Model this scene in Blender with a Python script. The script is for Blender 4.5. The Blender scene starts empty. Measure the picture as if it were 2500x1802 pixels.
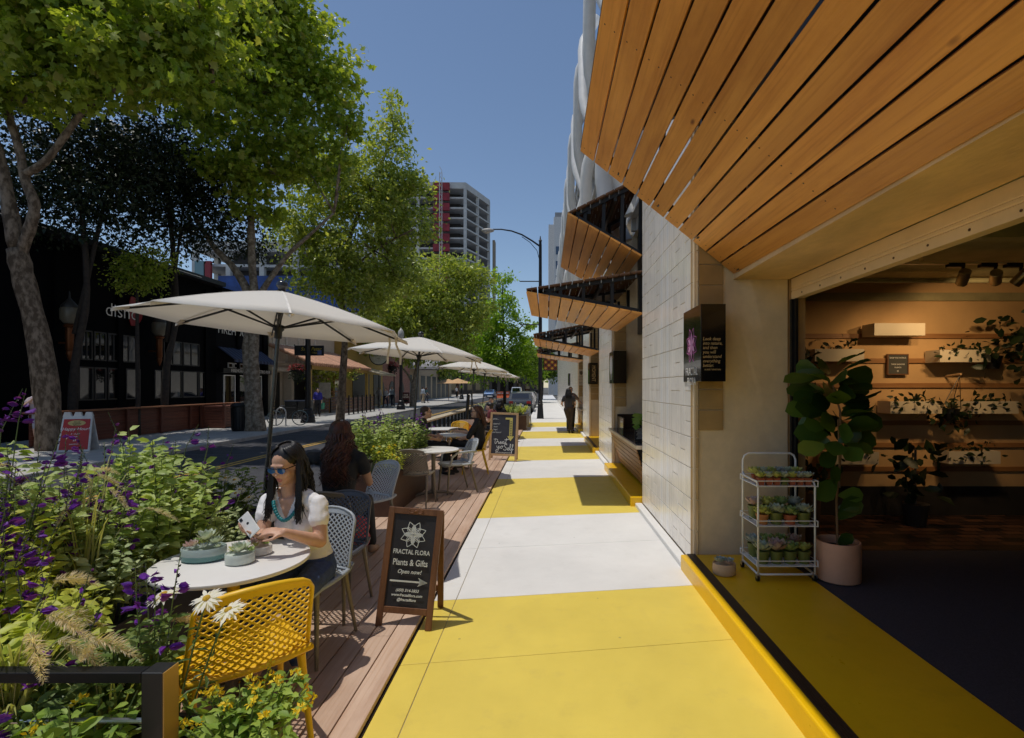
import bpy, math, random
import numpy as np
from mathutils import Vector, Matrix
D = bpy.data; SC = bpy.context.scene; COL = SC.collection
R = math.radians; PI = math.pi
F = 1250.; VX = 1333.; VY = 945.; H = 1.75
# camera model of the photograph (2500 px wide): used to turn measured image points into real positions
def at(px, py, Y): return Vector(((px-VX)*Y/F, Y, H+(VY-py)*Y/F))
def gr(px, py, z=0.):
    Y = F*(H-z)/(py-VY); return Vector(((px-VX)*Y/F, Y, z))
# ------------------------------------------------------------------ meshes
def frame(d):
    d = Vector(d).normalized(); a = Vector((0,0,1)) if abs(d.z) < .9 else Vector((1,0,0))
    x = a.cross(d).normalized(); return x, d.cross(x)
class MB:
    def __init__(s): s.v = []; s.f = []; s.m = []; s.mi = 0
    def add(s, vs, fs):
        o = len(s.v); s.v.extend([tuple(v) for v in vs]); s.f.extend([tuple(i+o for i in f) for f in fs]); s.m.extend([s.mi]*len(fs)); return s
    def box(s, c, d, rot=None):
        c = Vector(c); h = [x/2 for x in d]
        if rot is None: M = Matrix.Identity(3)
        elif isinstance(rot, (int, float)): M = Matrix.Rotation(rot, 3, 'Z')
        else: M = rot
        vs = [c + M @ Vector((sx*h[0], sy*h[1], sz*h[2])) for sz in (-1,1) for sy in (-1,1) for sx in (-1,1)]
        return s.add(vs, [(0,2,3,1),(4,5,7,6),(0,1,5,4),(2,6,7,3),(0,4,6,2),(1,3,7,5)])
    def bb(s, a, b):
        return s.box([(p+q)/2 for p, q in zip(a, b)], [abs(q-p) for p, q in zip(a, b)])
    def bar(s, p, q, w, t, up=(0,0,1)):
        p = Vector(p); q = Vector(q); d = q-p; y = d.normalized(); x = y.cross(Vector(up))
        if x.length < 1e-4: x = Vector((1,0,0))
        x.normalize(); z = x.cross(y)
        return s.box((p+q)/2, (w, d.length, t), Matrix((x, y, z)).transposed())
    def tube(s, pts, r, n=8, cap=True, closed=False, flat=1.):
        pts = [Vector(p) for p in pts]; N = len(pts)
        rs = r if isinstance(r, (list, tuple)) else [r]*N
        vs = []; prev = None
        for i, p in enumerate(pts):
            a = pts[(i-1) % N] if (i > 0 or closed) else p; b = pts[(i+1) % N] if (i < N-1 or closed) else p
            d = (b-a)
            if d.length < 1e-9: d = Vector((0,0,1))
            d.normalize()
            if prev is None: x, y = frame(d)
            else:
                x = prev - d*prev.dot(d)
                if x.length < 1e-6: x, y = frame(d)
                x.normalize(); y = d.cross(x)
            prev = x
            for k in range(n):
                t = 2*PI*k/n; vs.append(p + (x*math.cos(t) + y*math.sin(t)*flat)*rs[i])
        fs = []
        for i in range(N if closed else N-1):
            j = (i+1) % N
            for k in range(n):
                l = (k+1) % n; fs.append((i*n+k, i*n+l, j*n+l, j*n+k))
        if cap and not closed:
            fs.append(tuple(range(n-1, -1, -1))); fs.append(tuple((N-1)*n+k for k in range(n)))
        return s.add(vs, fs)
    def lathe(s, prof, n=24, c=(0,0,0), sx=1., sy=1., M=None):
        c = Vector(c); vs = []
        for r, z in prof:
            for k in range(n):
                t = 2*PI*k/n; p = Vector((r*math.cos(t)*sx, r*math.sin(t)*sy, z))
                vs.append(c + (M @ p if M is not None else p))
        fs = []
        for i in range(len(prof)-1):
            for k in range(n):
                l = (k+1) % n; fs.append((i*n+k, i*n+l, (i+1)*n+l, (i+1)*n+k))
        if prof[0][0] > 1e-5: fs.append(tuple(range(n-1, -1, -1)))
        if prof[-1][0] > 1e-5: fs.append(tuple((len(prof)-1)*n+k for k in range(n)))
        return s.add(vs, fs)
    def ell(s, c, r, n=12, m=8, M=None):
        if isinstance(r, (int, float)): r = (r, r, r)
        pr = [(max(1e-6, math.sin(PI*i/m)), -math.cos(PI*i/m)) for i in range(m+1)]
        c = Vector(c); vs = []; fs = []
        for a, z in pr:
            for k in range(n):
                t = 2*PI*k/n; p = Vector((a*math.cos(t)*r[0], a*math.sin(t)*r[1], z*r[2])); vs.append(c + (M @ p if M is not None else p))
        for i in range(m):
            for k in range(n):
                l = (k+1) % n; fs.append((i*n+k, i*n+l, (i+1)*n+l, (i+1)*n+k))
        return s.add(vs, fs)
    def prism(s, poly, a, b, ax='z'):
        # polygon in a plane, extruded from a to b along ax
        def P(u, v, w): return {'z': (u, v, w), 'y': (u, w, v), 'x': (w, u, v)}[ax]
        n = len(poly); vs = [P(u, v, a) for u, v in poly]+[P(u, v, b) for u, v in poly]
        fs = [tuple(range(n-1, -1, -1)), tuple(range(n, 2*n))]+[(i, (i+1) % n, (i+1) % n+n, i+n) for i in range(n)]
        return s.add(vs, fs)
    def build(s, name, mats, parent=None, smooth=False, bevel=0., world=False, ang=42):
        me = D.meshes.new(name); me.from_pydata(s.v, [], s.f)
        if not isinstance(mats, (list, tuple)): mats = [mats]
        for m in mats: me.materials.append(m)
        if len(mats) > 1: me.polygons.foreach_set('material_index', s.m)
        me.update()
        return link(name, me, parent, smooth, bevel, world, ang)
def link(name, me, parent=None, smooth=False, bevel=0., world=False, ang=42):
    if smooth:
        me.polygons.foreach_set('use_smooth', [True]*len(me.polygons))
        if ang < 180: me.set_sharp_from_angle(angle=R(ang))
    o = D.objects.new(name, me); COL.objects.link(o)
    if parent:
        o.parent = parent
        if world:
            q = parent; M = Matrix.Identity(4)
            while q: M = q.matrix_basis @ M; q = q.parent
            o.matrix_basis = M.inverted()
    if bevel:
        b = o.modifiers.new('bevel', 'BEVEL'); b.width = bevel; b.segments = 2; b.limit_method = 'ANGLE'; b.angle_limit = R(40)
    return o
def thing(name, label, cat, loc=(0,0,0), rz=0., group=None, scale=1., rot=None):
    o = D.objects.new(name, None); COL.objects.link(o); o.location = loc; o.rotation_euler = rot or (0,0,rz); o.scale = (scale,)*3
    o.empty_display_size = .1
    return tag(o, label, cat, group)
def tag(o, label, cat, group=None):
    o['label'] = label; o['category'] = cat
    if group: o['group'] = group
    return o
def struct(o, kind='structure'): o['kind'] = kind; return o
def copy_tree(o, parent=None):
    c = o.copy(); COL.objects.link(c)
    if parent: c.parent = parent
    for ch in list(o.children): copy_tree(ch, c)
    return c
def dup(o, loc, rz=None, label=None, scale=None):
    c = copy_tree(o); c.location = loc
    if rz is not None: c.rotation_euler = (0,0,rz)
    if label: c['label'] = label
    if scale: c.scale = (scale,)*3
    return c
def np_mesh(name, V, tmpl, k, mat, parent=None, smooth=False, world=False):
    """V: (n*k,3) vertices of n copies of a template of k vertices; tmpl: faces (all the same size)."""
    V = np.asarray(V, dtype=np.float32).reshape(-1, 3); n = len(V)//k; t = np.array(tmpl, dtype=np.int32); fs = t.shape[1]
    idx = (t[None]+(np.arange(n, dtype=np.int32)*k)[:, None, None]).reshape(-1)
    me = D.meshes.new(name); me.vertices.add(len(V)); me.vertices.foreach_set('co', V.reshape(-1))
    me.loops.add(len(idx)); me.loops.foreach_set('vertex_index', idx)
    nf = len(idx)//fs; me.polygons.add(nf); me.polygons.foreach_set('loop_start', np.arange(nf, dtype=np.int32)*fs)
    me.update(calc_edges=True); me.validate()
    for m in (mat if isinstance(mat, (list, tuple)) else [mat]): me.materials.append(m)
    return link(name, me, parent, smooth, 0, world, 180)
# leaf templates: (vertices (along, across, normal), triangles)
LEAF = (np.array([(0,0,0),(.45,.27,.07),(1,0,-.08),(.45,-.27,.07)]), [(0,3,2),(0,2,1)])
LEAFL = (np.array([(0,0,0),(.22,.2,.03),(.6,.24,.06),(1,0,-.14),(.6,-.24,.06),(.22,-.2,.03),(.5,0,0)]), [(0,6,1),(1,6,2),(2,6,3),(3,6,4),(4,6,5),(5,6,0)])
LOBE = (np.array([(0,0,0),(.12,.42,.05),(.42,.26,.02),(.62,.44,.06),(.66,.16,0),(1,0,-.1),(.66,-.16,0),(.62,-.44,.06),(.42,-.26,.02),(.12,-.42,.05)]),
        [(0,2,1),(0,4,2),(2,4,3),(0,5,4),(0,6,5),(0,8,6),(6,8,7),(0,9,8)])
def leaves(C, size, dirs, norms, T):
    """vertex array of leaves at points C"""
    t = T[0]; d = dirs/np.linalg.norm(dirs, axis=1, keepdims=True)
    n = norms - d*np.sum(norms*d, axis=1, keepdims=True); n /= np.maximum(1e-6, np.linalg.norm(n, axis=1, keepdims=True)); b = np.cross(n, d)
    s = np.asarray(size).reshape(-1, 1, 1)
    return (C[:, None, :] + s*(t[None, :, 0:1]*d[:, None, :] + t[None, :, 1:2]*b[:, None, :] + t[None, :, 2:3]*n[:, None, :])).reshape(-1, 3)
# ------------------------------------------------------------------ materials
def N(nt, typ, **kw):
    n = nt.nodes.new(typ)
    for k, v in kw.items():
        if k in n.inputs: n.inputs[k].default_value = v
        else: setattr(n, k, v)
    return n
def newmat(name):
    m = D.materials.new(name); m.use_nodes = True; nt = m.node_tree; nt.nodes.clear()
    o = N(nt, 'ShaderNodeOutputMaterial'); b = N(nt, 'ShaderNodeBsdfPrincipled'); nt.links.new(b.outputs[0], o.inputs[0]); return m, nt, b
def c4(c): return (c[0], c[1], c[2], 1)
def mul(c, f): return tuple(min(1, x*f) for x in c)
def mat(name, col, rough=.6, metal=0., var=.14, scale=5., bump=0., bscale=60., spec=.5, coat=0., stretch=(1,1,1), col2=None, thr=(.35,.65), island=0.):
    m, nt, b = newmat(name); L = nt.links.new
    tc = N(nt, 'ShaderNodeTexCoord'); mp = N(nt, 'ShaderNodeMapping'); mp.inputs['Scale'].default_value = stretch; L(tc.outputs['Object'], mp.inputs[0])
    n = N(nt, 'ShaderNodeTexNoise', Scale=scale, Detail=6., Roughness=.6); L(mp.outputs[0], n.inputs[0])
    r = N(nt, 'ShaderNodeValToRGB'); r.color_ramp.elements[0].position, r.color_ramp.elements[1].position = thr
    r.color_ramp.elements[0].color = c4(mul(col, 1-var)); r.color_ramp.elements[1].color = c4(col2 or mul(col, 1+var)); L(n.outputs[0], r.inputs[0])
    out = r.outputs[0]
    if island:
        g = N(nt, 'ShaderNodeNewGeometry'); mr = N(nt, 'ShaderNodeMapRange'); mr.inputs[3].default_value = 1-island; mr.inputs[4].default_value = 1+island; L(g.outputs['Random Per Island'], mr.inputs[0])
        mx = N(nt, 'ShaderNodeMix', data_type='RGBA', blend_type='MULTIPLY'); mx.inputs[0].default_value = 1; L(out, mx.inputs[6]); L(mr.outputs[0], mx.inputs[7]); out = mx.outputs[2]
    L(out, b.inputs['Base Color'])
    b.inputs['Roughness'].default_value = rough; b.inputs['Metallic'].default_value = metal; b.inputs['Specular IOR Level'].default_value = spec; b.inputs['Coat Weight'].default_value = coat
    if rough > .15 and not metal:
        mr = N(nt, 'ShaderNodeMapRange'); mr.inputs[3].default_value = rough*.85; mr.inputs[4].default_value = min(1, rough*1.15); L(n.outputs[0], mr.inputs[0]); L(mr.outputs[0], b.inputs['Roughness'])
    if bump:
        n2 = N(nt, 'ShaderNodeTexNoise', Scale=bscale, Detail=4.); L(mp.outputs[0], n2.inputs[0])
        bp = N(nt, 'ShaderNodeBump', Strength=bump, Distance=.02); L(n2.outputs[0], bp.inputs['Height']); L(bp.outputs[0], b.inputs['Normal'])
    return m
def wood(name, c1, c2, ax='y', scale=9., rough=.55, isl=.12, bump=.15, spec=.4):
    st = {'x': (.06,1,1), 'y': (1,.06,1), 'z': (1,1,.06)}[ax]
    m = mat(name, c1, rough, 0, .05, scale, bump, 70, spec, 0, st, c2, (.25,.75), isl); nt = m.node_tree; L = nt.links.new
    b = [x for x in nt.nodes if x.type == 'BSDF_PRINCIPLED'][0]; src = b.inputs['Base Color'].links[0].from_socket; tc = [x for x in nt.nodes if x.type == 'TEX_COORD'][0]
    def layer(src, out, lo, hi, c):      # broad weathering, fine grain lines, small knots
        r = N(nt,'ShaderNodeMapRange'); r.inputs[1].default_value = lo; r.inputs[2].default_value = hi; L(out, r.inputs[0]); x = N(nt,'ShaderNodeMix',data_type='RGBA',blend_type='MULTIPLY'); L(r.outputs[0], x.inputs[0]); L(src, x.inputs[6]); x.inputs[7].default_value = c4(c); return x.outputs[2]
    n1 = N(nt,'ShaderNodeTexNoise',Scale=1.7,Detail=7.,Roughness=.7); mp1 = N(nt,'ShaderNodeMapping'); mp1.inputs['Scale'].default_value = tuple(.35 if v < 1 else 1. for v in st); L(tc.outputs['Object'], mp1.inputs[0]); L(mp1.outputs[0], n1.inputs[0]); src = layer(src, n1.outputs[0], .48, .80, (.70,.60,.52))
    n2 = N(nt,'ShaderNodeTexNoise',Scale=55.,Detail=3.); mp2 = N(nt,'ShaderNodeMapping'); mp2.inputs['Scale'].default_value = tuple(.03 if v < 1 else 1. for v in st); L(tc.outputs['Object'], mp2.inputs[0]); L(mp2.outputs[0], n2.inputs[0]); src = layer(src, n2.outputs[0], .5, .72, (.86,.80,.74))
    v = N(nt,'ShaderNodeTexVoronoi',Scale=2.3); mp3 = N(nt,'ShaderNodeMapping'); mp3.inputs['Scale'].default_value = tuple(.45 if q < 1 else 1. for q in st); L(tc.outputs['Object'], mp3.inputs[0]); L(mp3.outputs[0], v.inputs[0]); src = layer(src, v.outputs[0], .045, .015, (.35,.25,.2))
    L(src, b.inputs['Base Color']); return m
def leafmat(name, c1, c2, trans=.35, rough=.45, c3=None):
    m, nt, b = newmat(name); L = nt.links.new; o = [x for x in nt.nodes if x.type == 'OUTPUT_MATERIAL'][0]
    g = N(nt, 'ShaderNodeNewGeometry'); r = N(nt, 'ShaderNodeValToRGB'); r.color_ramp.elements[0].color = c4(c1); r.color_ramp.elements[1].color = c4(c2)
    if c3: e = r.color_ramp.elements.new(.93); e.color = c4(c2); r.color_ramp.elements[2].color = c4(c3)
    L(g.outputs['Random Per Island'], r.inputs[0]); L(r.outputs[0], b.inputs['Base Color']); b.inputs['Roughness'].default_value = rough; b.inputs['Specular IOR Level'].default_value = .35
    t = N(nt, 'ShaderNodeBsdfTranslucent'); mx = N(nt, 'ShaderNodeMix', data_type='RGBA', blend_type='MULTIPLY'); mx.inputs[0].default_value = 1; mx.inputs[7].default_value = (1.3,1.25,.5,1)
    L(r.outputs[0], mx.inputs[6]); L(mx.outputs[2], t.inputs[0])
    s = N(nt, 'ShaderNodeMixShader'); s.inputs[0].default_value = trans; L(b.outputs[0], s.inputs[1]); L(t.outputs[0], s.inputs[2]); L(s.outputs[0], o.inputs[0]); return m
def emis(name, col, st):
    m, nt, b = newmat(name); b.inputs['Base Color'].default_value = c4(col); b.inputs['Emission Color'].default_value = c4(col); b.inputs['Emission Strength'].default_value = st; return m
def glass(name, col, rough=.04, alpha=1.):
    m, nt, b = newmat(name); b.inputs['Base Color'].default_value = c4(col); b.inputs['Roughness'].default_value = rough; b.inputs['Specular IOR Level'].default_value = .8; b.inputs['Coat Weight'].default_value = .5; b.inputs['Coat Roughness'].default_value = .03; return m
def text(s, size, mt, parent, loc, rot, name='lettering', align='CENTER', shear=0., ext=.0015, off=0., sx=1., space=1., line=1.):
    cu = D.curves.new(name, 'FONT'); cu.body = s; cu.size = size; cu.align_x = align; cu.align_y = 'CENTER'; cu.shear = shear; cu.extrude = ext; cu.offset = off; cu.space_character = space; cu.space_line = line; cu.resolution_u = 3
    o = D.objects.new(name, cu); COL.objects.link(o); bpy.context.view_layer.update()
    me = D.meshes.new_from_object(o.evaluated_get(bpy.context.evaluated_depsgraph_get())); D.objects.remove(o); D.curves.remove(cu)
    me.materials.clear(); me.materials.append(mt); me.name = name
    q = D.objects.new(name, me); COL.objects.link(q)
    if parent: q.parent = parent
    q.location = loc; q.rotation_euler = rot; q.scale = (sx, 1, 1); return q
rnd = random.Random(7); RG = np.random.default_rng(11)
# shared materials
M = {}
def pave(name, col, rough, dirt, amt=.22):
    m, nt, b = newmat(name); L = nt.links.new; tc = N(nt,'ShaderNodeTexCoord')
    def noise(sc, det=5., st=(1,1,1)):
        mp = N(nt,'ShaderNodeMapping'); mp.inputs['Scale'].default_value = st; L(tc.outputs['Object'], mp.inputs[0]); n = N(nt,'ShaderNodeTexNoise',Scale=sc,Detail=det,Roughness=.65); L(mp.outputs[0], n.inputs[0]); return n.outputs[0]
    def mr(src, a, c, lo, hi): r = N(nt,'ShaderNodeMapRange'); r.inputs[1].default_value=a; r.inputs[2].default_value=c; r.inputs[3].default_value=lo; r.inputs[4].default_value=hi; L(src, r.inputs[0]); return r.outputs[0]
    def mix(fac, a, c, blend='MIX'):
        x = N(nt,'ShaderNodeMix',data_type='RGBA',blend_type=blend); L(fac, x.inputs[0])
        if isinstance(a, tuple): x.inputs[6].default_value = c4(a)
        else: L(a, x.inputs[6])
        x.inputs[7].default_value = c4(c); return x.outputs[2]
    c = mix(mr(noise(1.1), .35, .7, 0, 1), mul(col,.93), mul(col,1.06))
    c = mix(mr(noise(5.,8.), .56, .80, 0, amt), c, dirt); c = mix(mr(noise(260.,2.), .60, .72, 0, .30), c, mul(dirt,1.1))
    c = mix(mr(noise(3.,3.,(1,.12,1)), .66, .80, 0, amt*.8), c, dirt)
    v = N(nt,'ShaderNodeTexVoronoi',Scale=2.6); L(tc.outputs['Object'], v.inputs[0]); c = mix(mr(v.outputs[0], .022, .03, .55, 0), c, mul(dirt,.6))
    L(c, b.inputs['Base Color']); L(mr(noise(9.), .3, .7, rough*.8, min(1,rough*1.15)), b.inputs['Roughness']); bp = N(nt,'ShaderNodeBump',Strength=.10,Distance=.02); L(noise(140.,3.), bp.inputs['Height']); L(bp.outputs[0], b.inputs['Normal']); return m
M['concrete'] = pave('concrete', (.72,.71,.69), .8, (.42,.40,.37))
M['yellow_pave'] = pave('yellow pavement paint', (.75,.58,.095), .58, (.42,.31,.10), .26)
M['yellow_deep'] = pave('deep yellow floor paint', (.88,.52,.003), .34, (.45,.24,.01), .28)
M['plaster'] = mat('plaster', (.72,.58,.40), .85, var=.06, scale=8, bump=.12, bscale=160)
M['soffit'] = mat('trowelled soffit plaster', (.76,.51,.26), .8, var=.14, scale=3.5, bump=.2, bscale=25, stretch=(1,.5,1))
M['tile'] = mat('glazed tile', (.84,.79,.72), .22, var=.04, scale=4, bump=.03, bscale=14, island=.05)
M['tile_white'] = mat('white glazed tile', (.86,.84,.81), .2, var=.03, scale=4, bump=.03, bscale=14, island=.03)
M['grout'] = mat('grout', (.60,.52,.40), .9)
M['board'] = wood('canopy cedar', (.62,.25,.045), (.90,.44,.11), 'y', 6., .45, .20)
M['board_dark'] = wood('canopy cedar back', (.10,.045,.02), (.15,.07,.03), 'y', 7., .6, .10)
M['steel'] = mat('black steel', (.012,.012,.014), .4, .2, .2)
M['steel_gloss'] = mat('glossy black steel', (.016,.016,.018), .22, .0, .2, spec=.7)
M['bolt'] = mat('zinc bolt', (.6,.6,.6), .3, .9)
M['white_paint'] = mat('white painted metal', (.84,.82,.79), .4, 0, .04)
M['beige_metal'] = mat('beige shutter metal', (.86,.63,.37), .45, 0, .05)
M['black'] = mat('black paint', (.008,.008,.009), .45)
M['charcoal'] = mat('charcoal carpet', (.05,.044,.055), .95, var=.3, scale=120, bump=.4, bscale=400)
M['dark'] = mat('dark interior paint', (.02,.017,.014), .8)
# ------------------------------------------------------------------ camera, light, sky
cam = D.cameras.new('camera'); co = D.objects.new('camera', cam); COL.objects.link(co); SC.camera = co
co.location = (0,0,H); co.rotation_euler = (R(90),0,0); cam.sensor_width = 36; cam.lens = 18.; cam.shift_x = (1250-VX)/2500; cam.shift_y = (VY-901)/2500
cam.clip_start = .05; cam.clip_end = 3000
SUND = Vector((.262,.02,-1)).normalized()
EL = math.asin(-SUND.z)
sl = D.lights.new('sun', 'SUN'); so = D.objects.new('sun', sl); COL.objects.link(so); sl.energy = 3.75; sl.angle = R(.53); sl.color = (1,.945,.855)
so.rotation_euler = SUND.to_track_quat('-Z','Y').to_euler(); so.location = (-10,0,40)
w = D.worlds.new('World'); SC.world = w; w.use_nodes = True; nt = w.node_tree
bg = nt.nodes['Background']; sk = nt.nodes.new('ShaderNodeTexSky'); sk.sky_type = 'NISHITA'; sk.sun_disc = False; sk.sun_elevation = EL; sk.sun_rotation = R(270); sk.air_density = 1.; sk.dust_density = .25; sk.ozone_density = 1.5; sk.altitude = 50
nt.links.new(sk.outputs[0], bg.inputs[0]); bg.inputs[1].default_value = .15
SC.view_settings.view_transform = 'Standard'; SC.view_settings.look = 'None'; SC.view_settings.exposure = -.50; SC.view_settings.gamma = 1
cy = SC.cycles; cy.use_denoising = True; cy.max_bounces = 7; cy.diffuse_bounces = 4; cy.glossy_bounces = 3; cy.transmission_bounces = 4; cy.transparent_max_bounces = 8; cy.caustics_reflective = False; cy.caustics_refractive = False; cy.sample_clamp_indirect = 6
# ------------------------------------------------------------------ ground, pavements, road, deck
b = MB(); b.add([(-700,-60,-.3),(700,-60,-.3),(700,1500,-.3),(-700,1500,-.3)], [(0,1,2,3)])
struct(b.build('ground', mat('far ground', (.10,.095,.085), .9, var=.3, scale=.3)))
asph = mat('asphalt', (.045,.045,.052), .85, var=.3, scale=3, bump=.35, bscale=350)
b = MB(); b.bb((-10.4,-20,-.29), (-3.3,150,-.12)); b.bb((-3.3,33,-.29), (-.95,150,-.12)); struct(b.build('road', asph))
b = MB()
for x in (-7.75,-7.55): b.bb((x,-5,-.118), (x+.1,120,-.115))
struct(b.build('yellow_road_line', mat('road line paint', (.50,.30,.05), .7, var=.3, scale=8)))
b = MB()
for k in range(12): b.bb((-10.38,-4+k*6.03,-.119), (-3.35,-4+k*6.03+.03,-.1165))
struct(b.build('road_seam', mat('road seam sealant', (.10,.10,.105), .6)))
# right pavement: bevelled slabs, some painted yellow, joints slightly skewed
SK = .15
ys = [-3,.2,1.9,3.39,4.36,5.7,6.99,8.45,9.9,11.1,12.3,13.8,15.2,16.4,17.5,18.9,20.25,21.4,22.5,24,25.4]
yel = [(-3,4.36),(6.99,9.9),(12.3,15.2),(17.5,20.25),(22.5,25.4)]
y = 25.4
while y < 110: y += 3.; ys.append(y)
b = MB(); xs = [-.92,-.74,1.46]; g = .0022
for i in range(len(ys)-1):
    ym = (ys[i]+ys[i+1])/2; b.mi = 1 if any(a < ym < c for a, c in yel) else 0
    for j in range(2):
        x0, x1 = xs[j]+g, xs[j+1]-g; sk_ = [SK*(x-.2) for x in (x0, x1)]
        q = [(x0, ys[i]+g+sk_[0]), (x1, ys[i]+g+sk_[1]), (x1, ys[i+1]-g+sk_[1]), (x0, ys[i+1]-g+sk_[0])]
        b.prism(q, -.15, 0.)
struct(b.build('sidewalk', [M['concrete'], M['yellow_pave']], bevel=.004))
b = MB(); b.bb((-.918,-3,-.2), (1.45,110,-.006)); struct(b.build('sidewalk_bed', mat('joint filler', (.30,.26,.16), .9)))
# timber deck of the parklet
deckm = wood('composite deck board', (.52,.36,.265), (.63,.46,.35), 'y', 12., .55, .07, .1)
b = MB(); x = -3.2; DZ = .035
while x < -.93:
    y = -1. + rnd.uniform(-3, 0)
    while y < 32:
        l = rnd.choice((3.6,4.8)); b.bb((x+.003,y+.002,0.005), (x+.137,min(32,y+l)-.002,DZ)); y += l
    x += .142
b.bb((-.945,-1,-.02), (-.921,32,DZ-.004)) if False else None
struct(b.build('deck', deckm, bevel=.003))
b = MB(); b.bb((-3.22,-3,-.12), (-.921,32,.0)); struct(b.build('deck_base', mat('deck underside', (.02,.012,.008), .9)))
# left pavement with kerb
lc = mat('old concrete', (.44,.43,.41), .85, var=.12, scale=2., bump=.15, bscale=90)
b = MB()
for k in range(46):
    y0 = -6+k*3.
    for x0, x1 in ((-10.85,-13.2),(-13.2,-15.4),(-15.4,-18.)):
        b.bb((x1+.004,y0+.004,-.2), (x0-.004,y0+2.996,.0))
struct(b.build('left_sidewalk', lc, bevel=.006))
b = MB(); b.bb((-10.85,-6,-.25), (-10.4,132,.004)); struct(b.build('kerb', mat('kerb concrete', (.42,.40,.38), .85, var=.15, scale=3), bevel=.02))
b = MB(); b.bb((-19,-6,-.25), (-10.85,132,-.008)); struct(b.build('left_sidewalk_bed', M['grout']))
# ------------------------------------------------------------------ the shop building on the right
WX = 1.42
PIL = [(-1.9,1.35),(4.93,7.5),(10.9,13.6),(16.7,19.6),(22.6,62.)]
bld = thing('shop_building', 'cream tiled building with open shop front and white tube screen, right of the yellow pavement', 'building', (WX,4.93,0))
def tiles(b, y0, y1, z0, z1, x, rs, white=()):
    z = z0
    while z < z1-.02:
        h = min(.30, z1-z); y = y0; g = .004
        while y < y1-.02:
            wdt = .1; sp = rs.random() < .34 and y+.2 <= y1 and not any(y-.12 < w_ < y+.24 for w_ in white)
            b.mi = 1 if any(abs(y+.05-w_) < .05 for w_ in white) else 0
            if sp:
                for q in range(2): b.bb((x-.011,y+g,z+g+q*h/2), (x+.01,y+.2-g,z+(q+1)*h/2-g))
                y += .2
            else:
                e = min(y1, y+wdt); b.bb((x-.012,y+g/2,z+g), (x+.01,e-g/2,z+h-g)); y = e
        z += h
for i, (y0, y1) in enumerate(PIL):
    rs = random.Random(i+3); b = MB(); b.bb((WX+.004,y0+.012,-.1), (2.34,y1,5.0))
    p = b.build('pillar', M['plaster'], bld, world=True, bevel=.012)
    b = MB(); b.bb((WX-.002,y0+.06,.05), (WX+.02,y1-.01,4.98)); b.build('grout_bed', M['grout'], p, world=True)
    b = MB(); wl = (y0+.97,y0+1.33) if i else ()
    tiles(b, y0+.06, y1-.005, .06, 4.96, WX, rs, wl)
    b.build('tile_cladding', [M['tile'], M['tile_white']], p, world=True, bevel=.003)
    # the corner: bevel tiles and the quoin column on the return face
    b = MB(); z = .06; qz = 1.33
    while z < 4.9:
        b.mi = 0; b.prism([(WX-.012,y0+.058),(WX+.045,y0-.008),(WX+.05,y0+.02),(WX,y0+.07)], z+.003, z+.297); z += .3
    z = qz
    while z < 4.6:
        b.bb((WX+.05,y0-.004,z+.004), (WX+.285,y0+.03,z+.196)); z += .2
    b.build('corner_tiles', [mat('warm corner tile', (.44,.29,.13), .2, var=.1, scale=4, island=.08)], p, world=True, bevel=.003)
    b = MB(); b.bb((WX-.115,y0-.02,-.02), (WX-.014,y1,.055)); b.build('plinth', M['concrete'], p, world=True, bevel=.012)
# plinth steps and floors of the bays
OPEN = [(1.35,4.93),(7.5,10.9),(13.6,16.7),(19.6,22.6)]
for i, (y0, y1) in enumerate(OPEN):
    x0 = 1.295 if i == 0 else 1.24
    b = MB(); b.bb((x0,y0+.001,-.02), (2.6 if i else 2.24,y1-.001,.14)); st = b.build('step', M['yellow_deep'], bld, world=True, bevel=.012)
    if i in (0, 2):
        b = MB()
        for k in range(5): b.bb((x0+.062+k*.0155,y0+.002,.1395), (x0+.075+k*.0155,y1-.002,.1455))
        b.bb((x0+.06,y0+.002,.139), (x0+.14,y1-.002,.1425)); b.build('threshold_strip', mat('dark threshold track', (.035,.018,.012), .45), st, world=True)
b = MB(); b.bb((2.2405,-3,-.02), (9.5,6.45,.1385)); b.build('shop_floor', M['charcoal'], bld, world=True)
b = MB(); b.bb((2.6,5.05,.1386), (9.3,6.42,.1405)); ftm, nt, bs_ = newmat('patterned floor tile'); vt = N(nt,'ShaderNodeTexBrick', Scale=1.); vt.inputs['Color1'].default_value = (.13,.06,.035,1); vt.inputs['Color2'].default_value = (.012,.010,.009,1); vt.inputs['Mortar'].default_value = (.01,.008,.007,1); vt.inputs['Brick Width'].default_value = .24; vt.inputs['Row Height'].default_value = .13; vt.inputs['Mortar Size'].default_value = .012; tc = N(nt,'ShaderNodeTexCoord'); nt.links.new(tc.outputs['Object'], vt.inputs[0]); nt.links.new(vt.outputs[0], bs_.inputs['Base Color']); bs_.inputs['Roughness'].default_value = .35
b.build('floor_tile_inlay', ftm, bld, world=True)
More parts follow.
